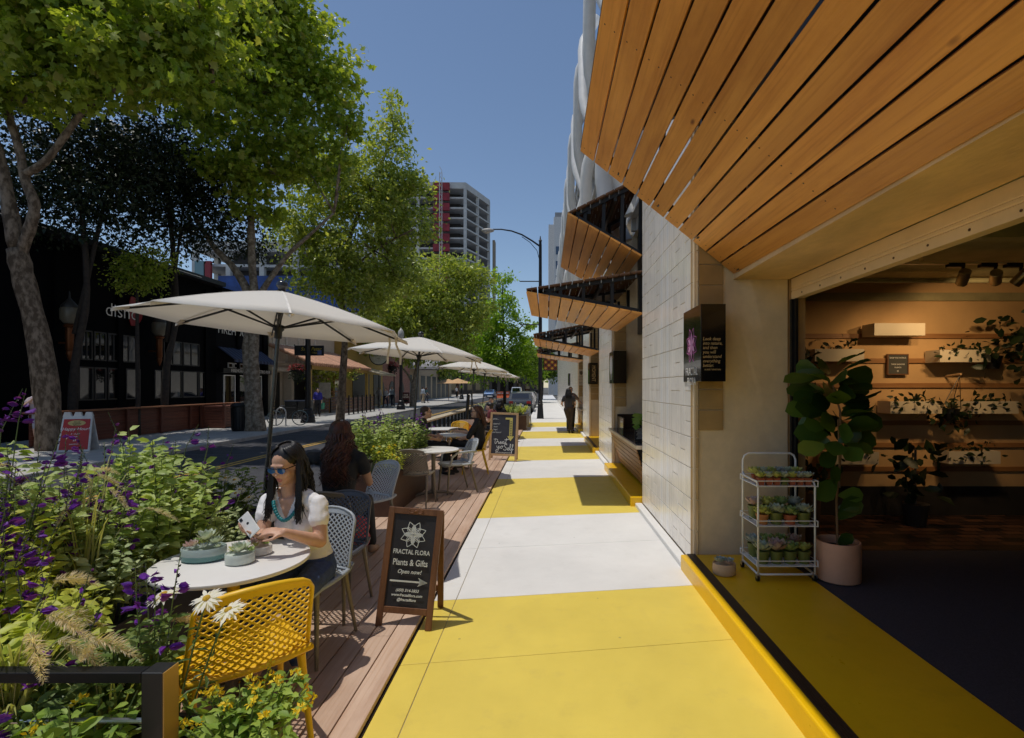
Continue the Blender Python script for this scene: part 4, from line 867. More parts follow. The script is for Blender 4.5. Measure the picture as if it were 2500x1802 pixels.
selfw = [[(.7,1.1),(.4,1.25),(.1,1.0),(.3,.7),(.55,.4),(.4,.05),(.05,.1),(-.05,.3)],[(.7,.2),(1.0,.35),(1.0,.55),(.82,.5),(.8,.15),(1.0,.05),(1.3,.5),(1.45,1.15),(1.3,1.25),(1.25,.6),(1.3,.08),(1.5,.15)],[(1.5,.15),(1.8,.7),(1.9,1.2),(1.75,1.2),(1.72,.5),(1.65,-.5),(1.55,-.4),(1.75,.1),(2.0,.3)]]
script(pn2, treat, -.225, .40, .095, .0065, chalkw); script(pn2, yo, -.15, .285, .12, .0065, chalkw); script(pn2, selfw, .015, .25, .115, .0065, chalkw)
# red board across the street
r0 = gr(192,1100,0)
wplas = mat('white plastic', (.60,.60,.60), .5); redp = mat('red poster', (.42,.025,.022), .5, var=.1)
s3 = thing('sandwich_board', 'white plastic sandwich board with red Happy Hour poster at the far left pavement', 'sign', (r0.x,r0.y,0), R(18))
for sgn in (-1, 1):
    b = MB(); b.add([(-.36,sgn*.28,0),(.36,sgn*.28,0),(.33,sgn*.03,.95),(-.33,sgn*.03,.95),(-.36,sgn*.28-.04*sgn,0),(.36,sgn*.28-.04*sgn,0),(.33,sgn*.03-.04*sgn,.95),(-.33,sgn*.03-.04*sgn,.95)], [(0,1,2,3),(7,6,5,4),(0,4,5,1),(1,5,6,2),(2,6,7,3),(3,7,4,0)])
    for x in (-.24,0,.24): b.prism([(x-.1,.94),(x+.1,.94),(x+.06,1.06),(x-.06,1.06)], sgn*.005, sgn*.035, 'y')
    p_ = b.build('panel', wplas, s3)
    if sgn < 0:
        on3 = lambda x, z, d=.006: Vector((x, -.28+.25*z/.95-d, z+d*.2)); b = MB(); b.add([on3(x,z) for x, z in ((-.32,.05),(.32,.05),(.295,.87),(-.295,.87))], [(0,1,2,3)]); b.build('poster', redp, p_)
        b = MB(); b.add([on3(.2*math.cos(a),.76+.075*math.sin(a),.009) for a in [2*PI*k/20 for k in range(20)]], [tuple(range(20))]); b.build('badge', mat('cream badge', (.55,.42,.15), .5), p_)
        e3 = (R(90-14.7),0,0)
        for z, tx, sz, mm in ((.79,'the old',.05,M['black']),(.745,'spaghetti',.055,M['black']),(.705,'factory',.05,M['black']),(.60,'Happy Hour!',.115,M['white_paint']),(.47,'3 - 6 pm',.06,M['white_paint']),(.40,'drinks',.05,M['white_paint']),(.30,'$5',.07,M['white_paint']),(.20,'appetizers',.05,M['white_paint'])): text(tx, sz, mm, p_, on3(0,z,.011), e3, shear=.2)
    else:
        b = MB()
        for i in range(2):
            for j in range(4): b.add([Vector((x, .29-.25*z/.95, z)) for x, z in ((-.28+i*.3,.1+j*.2),(-.03+i*.3,.1+j*.2),(-.03+i*.3,.25+j*.2),(-.28+i*.3,.25+j*.2))], [(0,1,2,3)])
        b.build('rib_panel', mat('grey white plastic', (.5,.5,.5), .6), p_)
# ------------------------------------------------------------------ railing, easel
rl = thing('timber_railing', 'long railing with a broad pale cap and dark posts along the road side', 'railing', (-3.08,15,Z0))
b = MB(); b.bb((-.14,-4.2,.83), (.14,6.5,.875)); b.build('cap', wood('pale cap timber', (.50,.42,.30), (.62,.53,.40), 'y', 8), rl, bevel=.006)
for k in range(17):
    b = MB(); b.bb((-.04,-4.1+k*.65,0), (.04,-4.02+k*.65,.828)); b.build('post', M['steel'], rl)
b = MB()
for z in (.2,.4,.6): b.tube([(0,-4.1,z),(0,6.4,z)], .008, 6)
b.build('cable', M['steel'], rl)
e0 = at(1150,0,14.)
es = thing('easel', 'black folding easel leaning beside the woman in black', 'easel', (e0.x,14.,Z0), .5)
b = MB(); b.bar((-.22,0,0),(-.05,.12,1.55),.04,.03); b.bar((.22,0,0),(.05,.12,1.55),.04,.03); b.bar((0,.5,0),(0,.14,1.5),.04,.03); b.bar((-.2,.03,.5),(.2,.03,.5),.05,.03,(0,0,1)); b.build('stand', M['black'], es)
pb = thing('framed_picture', 'small painting with an orange motif standing on the easel', 'picture', at(1143,1072,13.6)); pb.rotation_euler = (R(-12),0,.5)
b = MB(); b.bb((-.2,-.012,0),(.2,.012,.52)); b.build('canvas_board', mat('pinkish canvas', (.55,.42,.36), .7), pb)
b = MB(); b.prism([(.11*math.cos(a)*(1+.25*math.sin(5*a)),.28+.16*math.sin(a)) for a in [2*PI*k/30 for k in range(30)]], -.018, -.0125, 'y'); b.build('motif', mat('orange motif', (.55,.16,.02), .6, var=.5, scale=18), pb)
# ------------------------------------------------------------------ planters and planting of the parklet
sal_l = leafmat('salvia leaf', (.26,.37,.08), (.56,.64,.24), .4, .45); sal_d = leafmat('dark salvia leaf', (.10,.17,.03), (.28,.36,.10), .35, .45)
lime_l = leafmat('lime leaf', (.40,.48,.05), (.66,.68,.12), .42, .45); sage_l = leafmat('sage leaf', (.32,.41,.18), (.58,.64,.36), .3, .55)
purp = leafmat('purple flower', (.09,.015,.26), (.26,.05,.50), .35, .5); calyx = leafmat('dark calyx', (.02,.012,.03), (.06,.03,.09), .1, .5)
grs = leafmat('fountain grass blade', (.36,.38,.10), (.56,.55,.22), .35, .5); plume = leafmat('fountain grass plume', (.62,.52,.36), (.86,.76,.60), .45, .8)
lan_l = leafmat('lantana leaf', (.15,.27,.03), (.38,.50,.09), .35, .5); lan_f = leafmat('lantana flower', (.80,.50,.01), (.85,.70,.04), .25, .6); white_f = leafmat('white petal', (.80,.78,.74), (.85,.84,.80), .35, .6)
dnl = leafmat('daisy leaf', (.05,.10,.02), (.14,.21,.05), .25, .45); stemm = mat('green stem', (.10,.15,.04), .6); stemd = mat('dusky stem', (.07,.06,.05), .6)
soil = mat('planter soil', (.035,.025,.018), .95, var=.4, scale=40, bump=.5, bscale=80)
BLADE = (np.array([(0,.0,0),(.33,.5,0),(.33,-.5,0),(.66,.42,0),(.66,-.42,0),(1,0,0)]), [(0,2,1),(1,2,4),(1,4,3),(3,4,5)])
def arc(base, top, sag, n=7):
    base = np.array(base); top = np.array(top); s = np.linspace(0, 1, n)[:, None]; mid = (base+top)/2+np.array(sag); return (1-s)**2*base+2*s*(1-s)*mid+s*s*top
def acc(): return {'C': [], 'D': [], 'N': [], 'S': []}
def push(a, C, Dd, Nn, S):
    C = np.asarray(C); n = len(C); a['C'].append(C); a['D'].append(np.asarray(Dd)); a['N'].append(np.asarray(Nn)); a['S'].append(np.broadcast_to(np.asarray(S, dtype=float), (n,)).copy())
def emit(a, name, T, m, t):
    if not a['C']: return
    V = leaves(np.concatenate(a['C']), np.concatenate(a['S']), np.concatenate(a['D']), np.concatenate(a['N']), T); np_mesh(name, V, T[1], len(T[0]), m, t, world=True)
def bush(label, base, h, spread, nst, ls, lm, seed, spikes=0., name='salvia_plant', cat='plant', lean=(0,0), flower=None, T=LEAFL, dens=1., low=.33, group=None):
    """upright leafy stems; some end in purple flower spikes; flower=(material,count,size) scatters flower heads on top"""
    rg = np.random.default_rng(seed); t = thing(name, label, cat, base, group=group); b = MB(); L = acc(); P = acc(); K = acc(); Fl = acc(); base = np.array(base)
    for k in range(nst):
        a = rg.uniform(0, 2*PI); r = spread*math.sqrt(rg.random()); hh = h*rg.uniform(.62, 1.02)*(1-.22*(r/spread)**2); bs = base+np.array((math.cos(a)*r*.35, math.sin(a)*r*.35, 0))
        tp = base+np.array((math.cos(a)*r+lean[0]*hh, math.sin(a)*r+lean[1]*hh, hh)); pts = arc(bs, tp, (math.cos(a)*r*-.05, math.sin(a)*r*-.05, hh*.12), 9)
        b.tube([Vector(p) for p in pts], [.0045-.0003*i for i in range(9)], 5)
        spk = rg.random() < spikes; n = max(4, int(hh/.040*dens))
        for i in range(n):
            s = low+(1-low)*(i+.5)/n*(.84 if spk else 1.); p = pts[0]*(1-s)**2+2*s*(1-s)*((bs+tp)/2+np.array((0,0,hh*.12)))+s*s*tp; aa = rg.uniform(0, 2*PI)
            for q in range(2):
                d = np.array((math.cos(aa+PI*q), math.sin(aa+PI*q), rg.uniform(-.25,.55))); push(L, [p+d*.012], [d], [np.array((.0,-.30,.85))+rg.normal(size=3)*.33], ls*rg.uniform(.6,1.25)*(1.1-.45*s))
        if spk:
            e = pts[-1]-pts[-2]; e /= np.linalg.norm(e); e = e*.8+np.array((rg.uniform(-.3,.3),rg.uniform(-.3,.3),.3)); e /= np.linalg.norm(e); Ls = rg.uniform(.12,.24); tip = tp+e*Ls; b.tube([Vector(tp), Vector(tip)], [.003,.0015], 4)
            P = acc(); K = acc()
            for i in range(int(Ls/.011)):
                s = i/(Ls/.011); p = tp+e*Ls*s; aa = rg.uniform(0, 2*PI); d = np.array((math.cos(aa), math.sin(aa), rg.uniform(-.2,.4)))
                push(K, [p], [d+e*.6], [rg.normal(size=3)+e], .020*(1.1-.5*s))
                if rg.random() < .42*(1-s)**1.5+.04: push(P, [p+d*.012]*3, [d+e*.1+np.array((0,0,-.25)), d+e*.2, d], rg.normal(size=(3,3)), .050*rg.uniform(.7,1.2)*(1.05-.4*s))
        if spk:
            kv = np_mesh('flower_spike', leaves(*[np.concatenate(K[q]) for q in 'CSDN'], LEAF), LEAF[1], 4, calyx, t, world=True)
            if P['C']: np_mesh('blossoms', leaves(*[np.concatenate(P[q]) for q in 'CSDN'], LEAFL), LEAFL[1], 7, purp, kv, world=True)
        if flower and rg.random() < flower[1]:
            n = 16; d = rg.normal(size=(n,3)); d[:, 2] = np.abs(d[:, 2])+.3; d /= np.linalg.norm(d, axis=1)[:, None]; Fh = (tp+d*flower[2]*.5, np.full(n, flower[2]*.62), d*.6+rg.normal(size=(n,3))*.9, d+rg.normal(size=(n,3))*.2); np_mesh('flower_head', leaves(*Fh, LEAF), LEAF[1], 4, flower[0], t, world=True)
    b.build('stems', stemm, t, world=True); emit(L, 'foliage', T, lm, t);
    return t
def grass(label, base, h, nb, nplume, seed, lean=(0,0), spread=.3, pl=.14, pw=.018):
    rg = np.random.default_rng(seed); t = thing('fountain_grass', label, 'grass', base); base = np.array(base); V = []; H_ = acc(); b = MB()
    for k in range(nb):
        a = rg.uniform(0, 2*PI); r = spread*rg.uniform(.3,1.2); hh = h*rg.uniform(.5,1.); tp = base+np.array((math.cos(a)*r+lean[0]*hh, math.sin(a)*r+lean[1]*hh, hh*rg.uniform(.6,.95))); p = arc(base+rg.normal(size=3)*np.array((.03,.03,0)), tp, (0,0,hh*.45), 8)
        sd = np.cross(tp-base, (0,0,1.)); sd = sd/np.linalg.norm(sd)+rg.normal(size=3)*.2; wv = .0045*np.array([1,1,1,.95,.85,.7,.45,.05])
        V.append(np.concatenate([p+sd*wv[:, None], p-sd*wv[:, None]]))
    f = [(i, i+1, i+9, i+8) for i in range(7)]; np_mesh('blades', np.concatenate(V), f, 16, grs, t, world=True)
    for k in range(nplume):
        a = rg.uniform(0, 2*PI); r = spread*rg.uniform(.5,1.4); hh = h*rg.uniform(.8,1.1); tp = base+np.array((math.cos(a)*r+lean[0]*hh, math.sin(a)*r+lean[1]*hh, hh*rg.uniform(.7,.95))); p = arc(base, tp, (0,0,hh*.5), 10); b.tube([Vector(q) for q in p], .0018, 4)
        e = tp-p[-2]; e /= np.linalg.norm(e); n = 260; s = rg.random(n); c = tp+np.outer((s-.25)*pl, e)+np.outer((s**2)*pl*.5, (0,0,-.6)); d = rg.normal(size=(n,3)); d -= np.outer(d@e, e); d /= np.linalg.norm(d, axis=1)[:, None]
        push(H_, c, d*.75+e*.85, rg.normal(size=(n,3)), pw*2*np.clip(1.15-np.abs(s-.4)*1.4, .3, 1))
    b.build('stalks', mat('straw stalk', (.40,.36,.16), .7), t, world=True); T2 = (BLADE[0]*np.array((1,.06,1)), BLADE[1]); emit(H_, 'plumes', T2, plume, t); return t
disc_m = mat('daisy disc', (.60,.36,.02), .8, var=.3, scale=300, bump=.5, bscale=500)
def daisy(label, base, heads, seed, R_=.06):
    rg = np.random.default_rng(seed); t = thing('daisy_plant', label, 'plant', base); b = MB(); L = acc(); Pt = acc(); dk = MB(); base = np.array(base)
    for h in heads:
        h = np.array(h); bs = base+rg.normal(size=3)*np.array((.04,.03,0)); p = arc(bs, h, (0,0,.05), 9); b.tube([Vector(q) for q in p], .0035, 5)
        for i in range(26):
            s = rg.uniform(.1,.86); q = bs+(h-bs)*s; d = np.array((*rg.normal(size=2), rg.uniform(-.5,.6))); push(L, [q], [d], [rg.normal(size=3)*.4+np.array((0,0,1))], .075*rg.uniform(.5,1.2)*(1.2-s*.7))
        nn = np.array((rg.uniform(-.35,.35), rg.uniform(-.75,-.2), 1.)); nn /= np.linalg.norm(nn); x = np.cross(nn, (0,1,0)); x /= np.linalg.norm(x); y = np.cross(nn, x)
        for ring, (n, l, z) in enumerate(((21,1.,0.),(17,.85,.004))):
            for k in range(n): a = 2*PI*k/n+ring*.15; d = x*math.cos(a)+y*math.sin(a)-nn*rg.uniform(-.05,.3); push(Pt, [h+d*.008+nn*z], [d], [nn+rg.normal(size=3)*.1], R_*l*rg.uniform(.9,1.06))
        fr_ = Matrix((Vector(x), Vector(y), Vector(nn))).transposed(); dk = MB(); dk.ell(Vector(h+nn*.005), (R_*.25,R_*.25,R_*.12), 12, 6, fr_)
        T4 = (LEAFL[0]*np.array((1,.5,.5)), LEAFL[1]); V = leaves(np.concatenate(Pt['C']), np.concatenate(Pt['S']), np.concatenate(Pt['D']), np.concatenate(Pt['N']), T4); fh_ = np_mesh('flower_head', V, T4[1], 7, white_f, t, world=True); Pt = acc(); dk.build('flower_disc', disc_m, fh_, smooth=True, world=True)
    b.build('stems', stemm, t, world=True); T3 = (LEAFL[0]*np.array((1,.42,1)), LEAFL[1]); emit(L, 'foliage', T3, dnl, t); return t
def planter(label, x0, y0, x1, y1, h, m):
    t = thing('planter_box', label, 'planter', ((x0+x1)/2,(y0+y1)/2,Z0)); b = MB(); w_ = .03
    b.bb((x0,y0,Z0),(x1,y0+w_,h)); b.bb((x0,y1-w_,Z0),(x1,y1,h)); b.bb((x0,y0+w_,Z0),(x0+w_,y1-w_,h)); b.bb((x1-w_,y0+w_,Z0),(x1,y1-w_,h)); b.build('box', m, t, world=True, bevel=.004)
    b = MB(); b.bb((x0+w_,y0+w_,h-.2),(x1-w_,y1-w_,h-.05)); struct(b.build('soil', soil, t, world=True), 'stuff') if False else b.build('soil', soil, t, world=True); return t
pwd = wood('dark planter board', (.055,.028,.018), (.10,.05,.03), 'y', 7, .55)
planter('near dark planter box along the road side, full of salvia and grasses', -3.1, 1.99, -2.22, 5.3, .52, M['steel']); planter('low dark planter box across the near end behind the black steel frame', -3.1, 1.72, -1.0, 1.97, .5, M['steel'])
planter('dark wooden planter box with a leafy mound, behind the empty light grey chair', -2.85, 6.75, -2.02, 8.7, .58, pwd); planter('farthest dark planter box by the distant grey chair', -3., 20.5, at(1292,0,23.8).x, 24.5, .6, pwd)
b = MB(); b.bb((-1.95,1.70,.765),(-1.346,1.745,.80)); t = thing('steel_frame', 'black steel frame corner in the planting at the lower left, its end face coloured by yellow bounce light', 'railing', (-1.3,1.735,Z0)); b.build('top_rail', mat('satin black steel', (.004,.004,.005), .5, spec=.25), t, world=True, bevel=.003)
b = MB(); b.bb((-1.345,1.70,Z0),(-1.2735,1.77,.80)); b.build('post', M['black'], t, world=True, bevel=.003)
b = MB(); b.bb((-1.2733,1.701,Z0),(-1.269,1.769,.799)); b.build('post_bounce_face', mat('yellow bounce on black steel', (.42,.24,.06), .4, .25, .08), t, world=True)  # thin face coloured with the yellow bounce light on the black post
b = MB(); b.tube([(-1.95,1.735,.62),(-1.346,1.735,.62)], .009, 8); b.build('rod', M['bolt'], t, world=True)
ZS = .44
SL = [((-2.66,2.42),1.22,.36,30,.085,sal_l,.75,'tall salvia with purple spikes at the far left, nearest the camera'),
 ((-2.45,2.22),.80,.30,34,.10,lime_l,.45,'lime-leaved salvia with purple flowers at the left edge'),
 ((-2.38,2.12),.62,.26,34,.10,lime_l,.35,'low lime-green salvia above the grass plumes, left foreground'),
 ((-2.60,2.85),.95,.36,38,.095,sal_l,.60,'salvia full of purple flowers behind the lime-leaved one'),
 ((-2.42,3.25),.98,.34,40,.105,sal_l,.22,'tall salvia with large pale leaves, rising centre left above the table'),
 ((-2.72,3.45),1.02,.36,36,.10,sal_l,.32,'tallest salvia with purple tips against the dark patio wall'),
 ((-2.40,2.78),.62,.28,32,.08,sage_l,.3,'grey-green sage left of the near table'),
 ((-2.36,3.55),.62,.26,30,.075,sage_l,.3,'grey-green sage behind the succulent bowls'),
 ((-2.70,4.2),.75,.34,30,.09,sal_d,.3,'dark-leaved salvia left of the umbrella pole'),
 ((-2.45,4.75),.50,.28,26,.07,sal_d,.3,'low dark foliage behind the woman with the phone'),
 ((-2.30,2.42),.40,.20,24,.07,lime_l,.1,'small lime-green plant at the left edge of the near table')]
for k, (p, h, sp, n, ls, m, spk, lab) in enumerate(SL): bush(lab, (p[0],p[1],ZS), h, sp, n, ls, m, 100+k, spk, group=None)
yf = (lan_f,.45,.032)
bush('lantana with yellow flower heads at the foot of the near table', (-2.25,2.2,ZS), .38, .26, 26, .06, lan_l, 131, name='lantana_plant', flower=yf)
bush('lantana with yellow and cream flowers in front of the yellow chair, bottom edge', (-1.10,1.86,.40), .27, .24, 40, .062, lan_l, 132, name='lantana_plant', flower=(lan_f,.38,.032), dens=1.3)
bush('lantana with yellow flowers growing through the black steel frame', (-1.52,1.66,.38), .38, .17, 24, .075, lan_l, 133, name='lantana_plant', flower=(lan_f,.35,.034))
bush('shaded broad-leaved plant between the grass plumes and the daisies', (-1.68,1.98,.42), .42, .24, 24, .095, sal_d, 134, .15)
bush('dark leafy plant filling the bottom left corner inside the steel frame', (-1.80,1.85,.35), .40, .28, 30, .075, dnl, 135, .1)
bush('broad-leaved plant under the salvia at the left edge, behind the plumes', (-2.0,2.0,.42), .55, .26, 30, .09, lime_l, 136, .2)
grass('fountain grass with arching plumes among the salvia, upper left', (-2.48,2.72,ZS), 1.0, 150, 14, 141, (-.18,-.02), .34, .16, .014)
grass('fountain grass with thick pinkish plumes in the left foreground', (-1.93,1.84,.42), .62, 130, 11, 142, (.14,-.05), .26, .22, .024)
grass('fountain grass plume leaning past the white daisies', (-1.62,1.86,.42), .50, 16, 2, 143, (.22,-.02), .12, .10, .017)
daisy('tall white daisies in front of the yellow chair', (-1.36,1.9,.40), [tuple(at(400,1452,1.98)), tuple(at(505,1462,1.93)), tuple(at(558,1490,1.9))], 151, .056)
daisy('small cream daisies between the umbrella pole and the woman with the phone', (-2.55,4.15,ZS), [tuple(at(572,1172,4.1)), tuple(at(585,1196,4.05)), tuple(at(575,1205,3.9)), tuple(at(608,1215,4.1)), tuple(at(550,1168,4.2))], 152, .045)
bush('salvia sprigs with dark purple buds reaching over the near table', (-1.50,1.95,.40), .62, .10, 5, .06, sal_d, 153, 1., low=.5)
# second planter mound
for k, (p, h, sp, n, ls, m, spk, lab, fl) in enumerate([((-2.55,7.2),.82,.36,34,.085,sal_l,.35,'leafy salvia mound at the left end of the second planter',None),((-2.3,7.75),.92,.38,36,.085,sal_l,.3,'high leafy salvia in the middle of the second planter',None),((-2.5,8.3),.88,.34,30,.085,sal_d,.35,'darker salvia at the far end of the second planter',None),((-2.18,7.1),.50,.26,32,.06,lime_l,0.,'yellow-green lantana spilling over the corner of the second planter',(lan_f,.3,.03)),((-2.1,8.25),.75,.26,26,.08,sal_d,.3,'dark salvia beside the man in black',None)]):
    bush(lab, (*p,.5), h, sp, n, ls, m, 160+k, spk, flower=fl, dens=1.1)
grass('pale upright grass at the left end of the second planter', (-2.72,6.95,.5), .62, 80, 10, 171, (0,0), .22)
for k, (x, y, h, m) in enumerate([(-2.6,21,.62,sage_l),(-1.9,21.2,.55,lime_l),(-1.4,21.6,.5,sal_l),(-2.4,22.6,.7,sage_l),(-1.5,23,.55,sage_l),(-1.15,22.2,.5,lime_l)]):
    bush(('leftmost pale bush','middle lime bush','green bush','rear pale bush','rear sage bush','rightmost lime bush')[k]+' in the farthest planter', (x,y,.5), h, .5, 26, .10, m, 180+k, 0., flower=(white_f,.5,.05) if m is sage_l else None)
# ------------------------------------------------------------------ succulents
suc = {'grey': leafmat('grey green succulent', (.40,.47,.38), (.60,.66,.55), .15, .5), 'pink': leafmat('pink succulent', (.52,.33,.33), (.64,.54,.48), .15, .5), 'green': leafmat('green succulent', (.24,.36,.12), (.44,.54,.22), .15, .5), 'lime': leafmat('lime succulent', (.46,.50,.12), (.64,.64,.22), .15, .5), 'blue': leafmat('blue grey succulent', (.36,.42,.43), (.54,.58,.58), .15, .5)}
PET = (np.array([(0,.0,0),(.35,.17,.05),(.75,.22,.06),(1,0,.10),(.75,-.22,.06),(.35,-.17,.05),(.55,0,-.06)]), [(0,1,6),(1,2,6),(2,3,6),(3,4,6),(4,5,6),(5,0,6)])
def rosette(c, Rr, n, m, par, seed, name='rosette', up=0.):
    rg = np.random.default_rng(seed); k = np.arange(n); a = k*2.39996+rg.uniform(0,6); s = 1-(k/n)**.8; el = np.radians(88-58*((k+1)/n)**.8)+up; d = np.stack([np.cos(a)*np.cos(el), np.sin(a)*np.cos(el), np.sin(el)], 1)
    nn = np.stack([-np.cos(a)*np.sin(el), -np.sin(a)*np.sin(el), np.cos(el)], 1); C = np.array(c)+d*.006; sz = Rr*(.45+.55*(k/n)**.6)
    V = leaves(C, sz, d, nn, PET); return np_mesh(name, V, PET[1], 7, m, par, smooth=True)
def bowl(name, label, loc, prof, m, ros, gravel, sx=1., sy=1., group=None, rz=0., cat='plant bowl'):
    t = thing(name, label, cat, loc, rz, group); b = MB(); b.lathe(prof, 32, sx=sx, sy=sy); b.build('bowl', m, t, smooth=True, ang=50)
    rr, zz = prof[-1]; b = MB(); b.lathe([(0,zz-.002),(rr*.98,zz-.004)], 24, sx=sx, sy=sy); b.build('gravel', gravel, t)
    for i, (x, y, z, r_, n, k) in enumerate(ros): rosette((x,y,z), r_, n, suc[k], t, i+int(abs(loc[0])*1000) % 997)
    return t
grv = mat('terracotta gravel', (.40,.19,.10), .9, var=.4, scale=200, bump=.6, bscale=250); grv2 = mat('pale gravel', (.50,.46,.38), .9, var=.35, scale=220, bump=.6, bscale=250)
TZ = Z0+.741
def ontab(px, py, z=TZ): return tuple(gr(px, py, z))
teal, nt, bs = newmat('two tone teal glaze'); L_ = nt.links.new; tc = N(nt,'ShaderNodeTexCoord'); sx = N(nt,'ShaderNodeSeparateXYZ'); rp = N(nt,'ShaderNodeValToRGB'); ns = N(nt,'ShaderNodeTexNoise',Scale=14.); ad = N(nt,'ShaderNodeMath',operation='MULTIPLY_ADD'); ad.inputs[1].default_value = .008; L_(tc.outputs['Object'],sx.inputs[0]); L_(tc.outputs['Object'],ns.inputs[0]); L_(ns.outputs[0],ad.inputs[0]); L_(sx.outputs[2],ad.inputs[2]); L_(ad.outputs[0],rp.inputs[0]); e = rp.color_ramp.elements; e[0].position=.038; e[0].color=(.10,.23,.22,1); e[1].position=.042; e[1].color=(.36,.44,.42,1); L_(rp.outputs[0],bs.inputs['Base Color']); bs.inputs['Roughness'].default_value=.35
celad = mat('celadon ceramic', (.55,.60,.54), .35, var=.05, scale=20); whc = mat('white ceramic', (.70,.67,.62), .35, var=.05, scale=20)
pr = lambda r, h: [(r*.82,0),(r*.98,h*.12),(r,h*.55),(r*.985,h*.96),(r*.96,h),(r*.93,h*.98),(r*.91,h*.86)]
a = ontab(498,1366); bowl('succulent_bowl', 'largest bowl on the near table, two-tone teal with many succulents', a, pr(.118,.075), teal, [(-.05,-.02,.075,.055,16,'pink'),(.055,.01,.08,.06,24,'grey'),(.0,.03,.095,.085,18,'grey'),(-.06,.04,.08,.04,16,'green'),(.02,-.045,.075,.04,18,'blue'),(.085,-.02,.07,.03,16,'grey'),(-.005,.0,.075,.045,18,'lime'),(-.09,0,.07,.03,14,'pink')], grv2, 1., .72, rz=.1)
a = ontab(586,1374); bowl('succulent_bowl', 'pale green bowl nearest the camera on the near table', a, pr(.076,.058), celad, [(.0,0,.058,.072,26,'grey'),(-.05,.02,.055,.04,16,'lime'),(.045,.02,.055,.035,16,'green')], grv, 1.,.9)
a = ontab(632,1352); bowl('succulent_bowl', 'white bowl with pink rosette at the woman side of the near table', a, pr(.072,.05), whc, [(-.03,.0,.052,.05,22,'pink'),(.035,.01,.05,.03,18,'green'),(.0,-.035,.05,.03,14,'lime')], grv, 1.,.9)
a = gr(1022,1082,TZ); b = MB(); t = thing('square_planter', 'square white planter with pale succulents on the second white table', 'planter', (a.x,8.02,TZ), .2); b.bb((-.115,-.115,0),(.115,.115,.11)); b.build('pot', whc, t, bevel=.008); b = MB(); b.bb((-.105,-.105,.1101),(.105,.105,.114)); b.build('gravel', grv2, t)
for i, (x, y) in enumerate([(-.07,-.05),(.0,-.06),(.07,-.04),(-.05,.05),(.03,.05),(.08,.05),(0,0)]): rosette((x,y,.12), .06, 20, suc['grey'], t, 300+i)
# ------------------------------------------------------------------ shop front: cart, pots, fig tree
FZ = .14
ct = thing('plant_cart', 'white wire trolley of three tiers with small potted succulents on castors', 'cart', (1.99,4.40,FZ)); wp = M['white_paint']
X0, X1, Y0c, Y1c = -.235, .235, -.165, .165
SH = [.125,.455,.785]
for sx in (X0, X1):
    pass
b = MB(); zt = 1.02
for y in (Y1c,):
    b.tube([(X0,y,.06),(X0,y,zt-.06),(X0+.015,y,zt-.02),(X0+.05,y,zt),(X1-.05,y,zt),(X1-.015,y,zt-.02),(X1,y,zt-.06),(X1,y,.06)], .0095, 8)
b.tube([(X0,Y0c,.06),(X0,Y0c,.79),(X0,Y0c+.02,.82),(X0,Y1c-.03,.83),(X0,Y1c,.86)], .0085, 8); b.tube([(X1,Y0c,.06),(X1,Y0c,.79),(X1,Y0c+.02,.82),(X1,Y1c-.03,.83),(X1,Y1c,.86)], .0085, 8)
b.tube([(X0,Y1c,.07),(X0,Y0c+.03,.06),(X0+.03,Y0c,.06),(X1-.03,Y0c,.06),(X1,Y0c+.03,.06),(X1,Y1c,.07)], .009, 8); b.build('frame', wp, ct, smooth=True, ang=180)
for i, z in enumerate(SH):
    b = MB(); b.bb((X0-.012,Y0c-.012,z),(X1+.012,Y1c+.012,z+.008)); sh_ = b.build('shelf', wp, ct, bevel=.003); b = MB()
    e = .016; q = [(X0-e,Y0c-e),(X1+e,Y0c-e),(X1+e,Y1c+e),(X0-e,Y1c+e)]
    b.tube([(x,y,z+.05) for x, y in q], .0042, 6, closed=True)
    for x, y in q: b.tube([(x,y,z),(x,y,z+.05)], .0042, 6)
    b.build('rail', wp, sh_)
for x in (X0, X1):
    for y in (Y0c, Y1c):
        b = MB(); b.tube([(x-.011,y+.012,.022),(x+.011,y+.012,.022)], .022, 16); c_ = b.build('caster', M['black'], ct, smooth=True); b = MB(); b.bb((x-.015,y-.012,.03),(x-.012,y+.02,.05)); b.bb((x+.012,y-.012,.03),(x+.015,y+.02,.05)); b.bb((x-.015,y-.012,.05),(x+.015,y+.02,.056)); b.build('fork', M['bolt'], c_)
terra = mat('terracotta', (.46,.12,.045), .8, var=.12, scale=12); gpl = mat('olive green plastic pot', (.15,.17,.035), .5, var=.08); ora = mat('ochre clay', (.50,.20,.06), .7, var=.1, scale=12)
def pot(label, loc, r, h, m, ros, group, seed, sq=False):
    t = thing('succulent_pot', label, 'potted succulent', loc, group=group); b = MB(); n = 4 if sq else 20; M_ = Matrix.Rotation(PI/4, 3, 'Z') if sq else None
    b.lathe([(r*.74,0),(r*.93,h*.78),(r,h*.78),(r*1.02,h),(r*.9,h),(r*.88,h*.88),(0,h*.87)], n, M=M_); b.build('pot', m, t, smooth=not sq, ang=40)
    for i, (dx, dy, R_, nn, k) in enumerate(ros): rosette((dx,dy,h*.95), R_*1.3, nn, suc[k], t, seed*7+i)
    return t
OR = ['first','second','third','fourth','fifth','sixth','seventh']; gl = lambda i: OR[i]
ks = ['lime','grey','lime','grey','lime','blue','grey']
for i in range(7):
    x = 1.99+X0+.04+i*.065; k = ks[i]; pot(f'{gl(i)} small square terracotta pot from the left, front row of top cart shelf', (x,4.40+Y0c+.045,FZ+SH[2]+.008), .037, .058, gpl if i == 3 else terra, [(0,0,.058,22,k)], 'small pots on the white cart', 10+i, True)
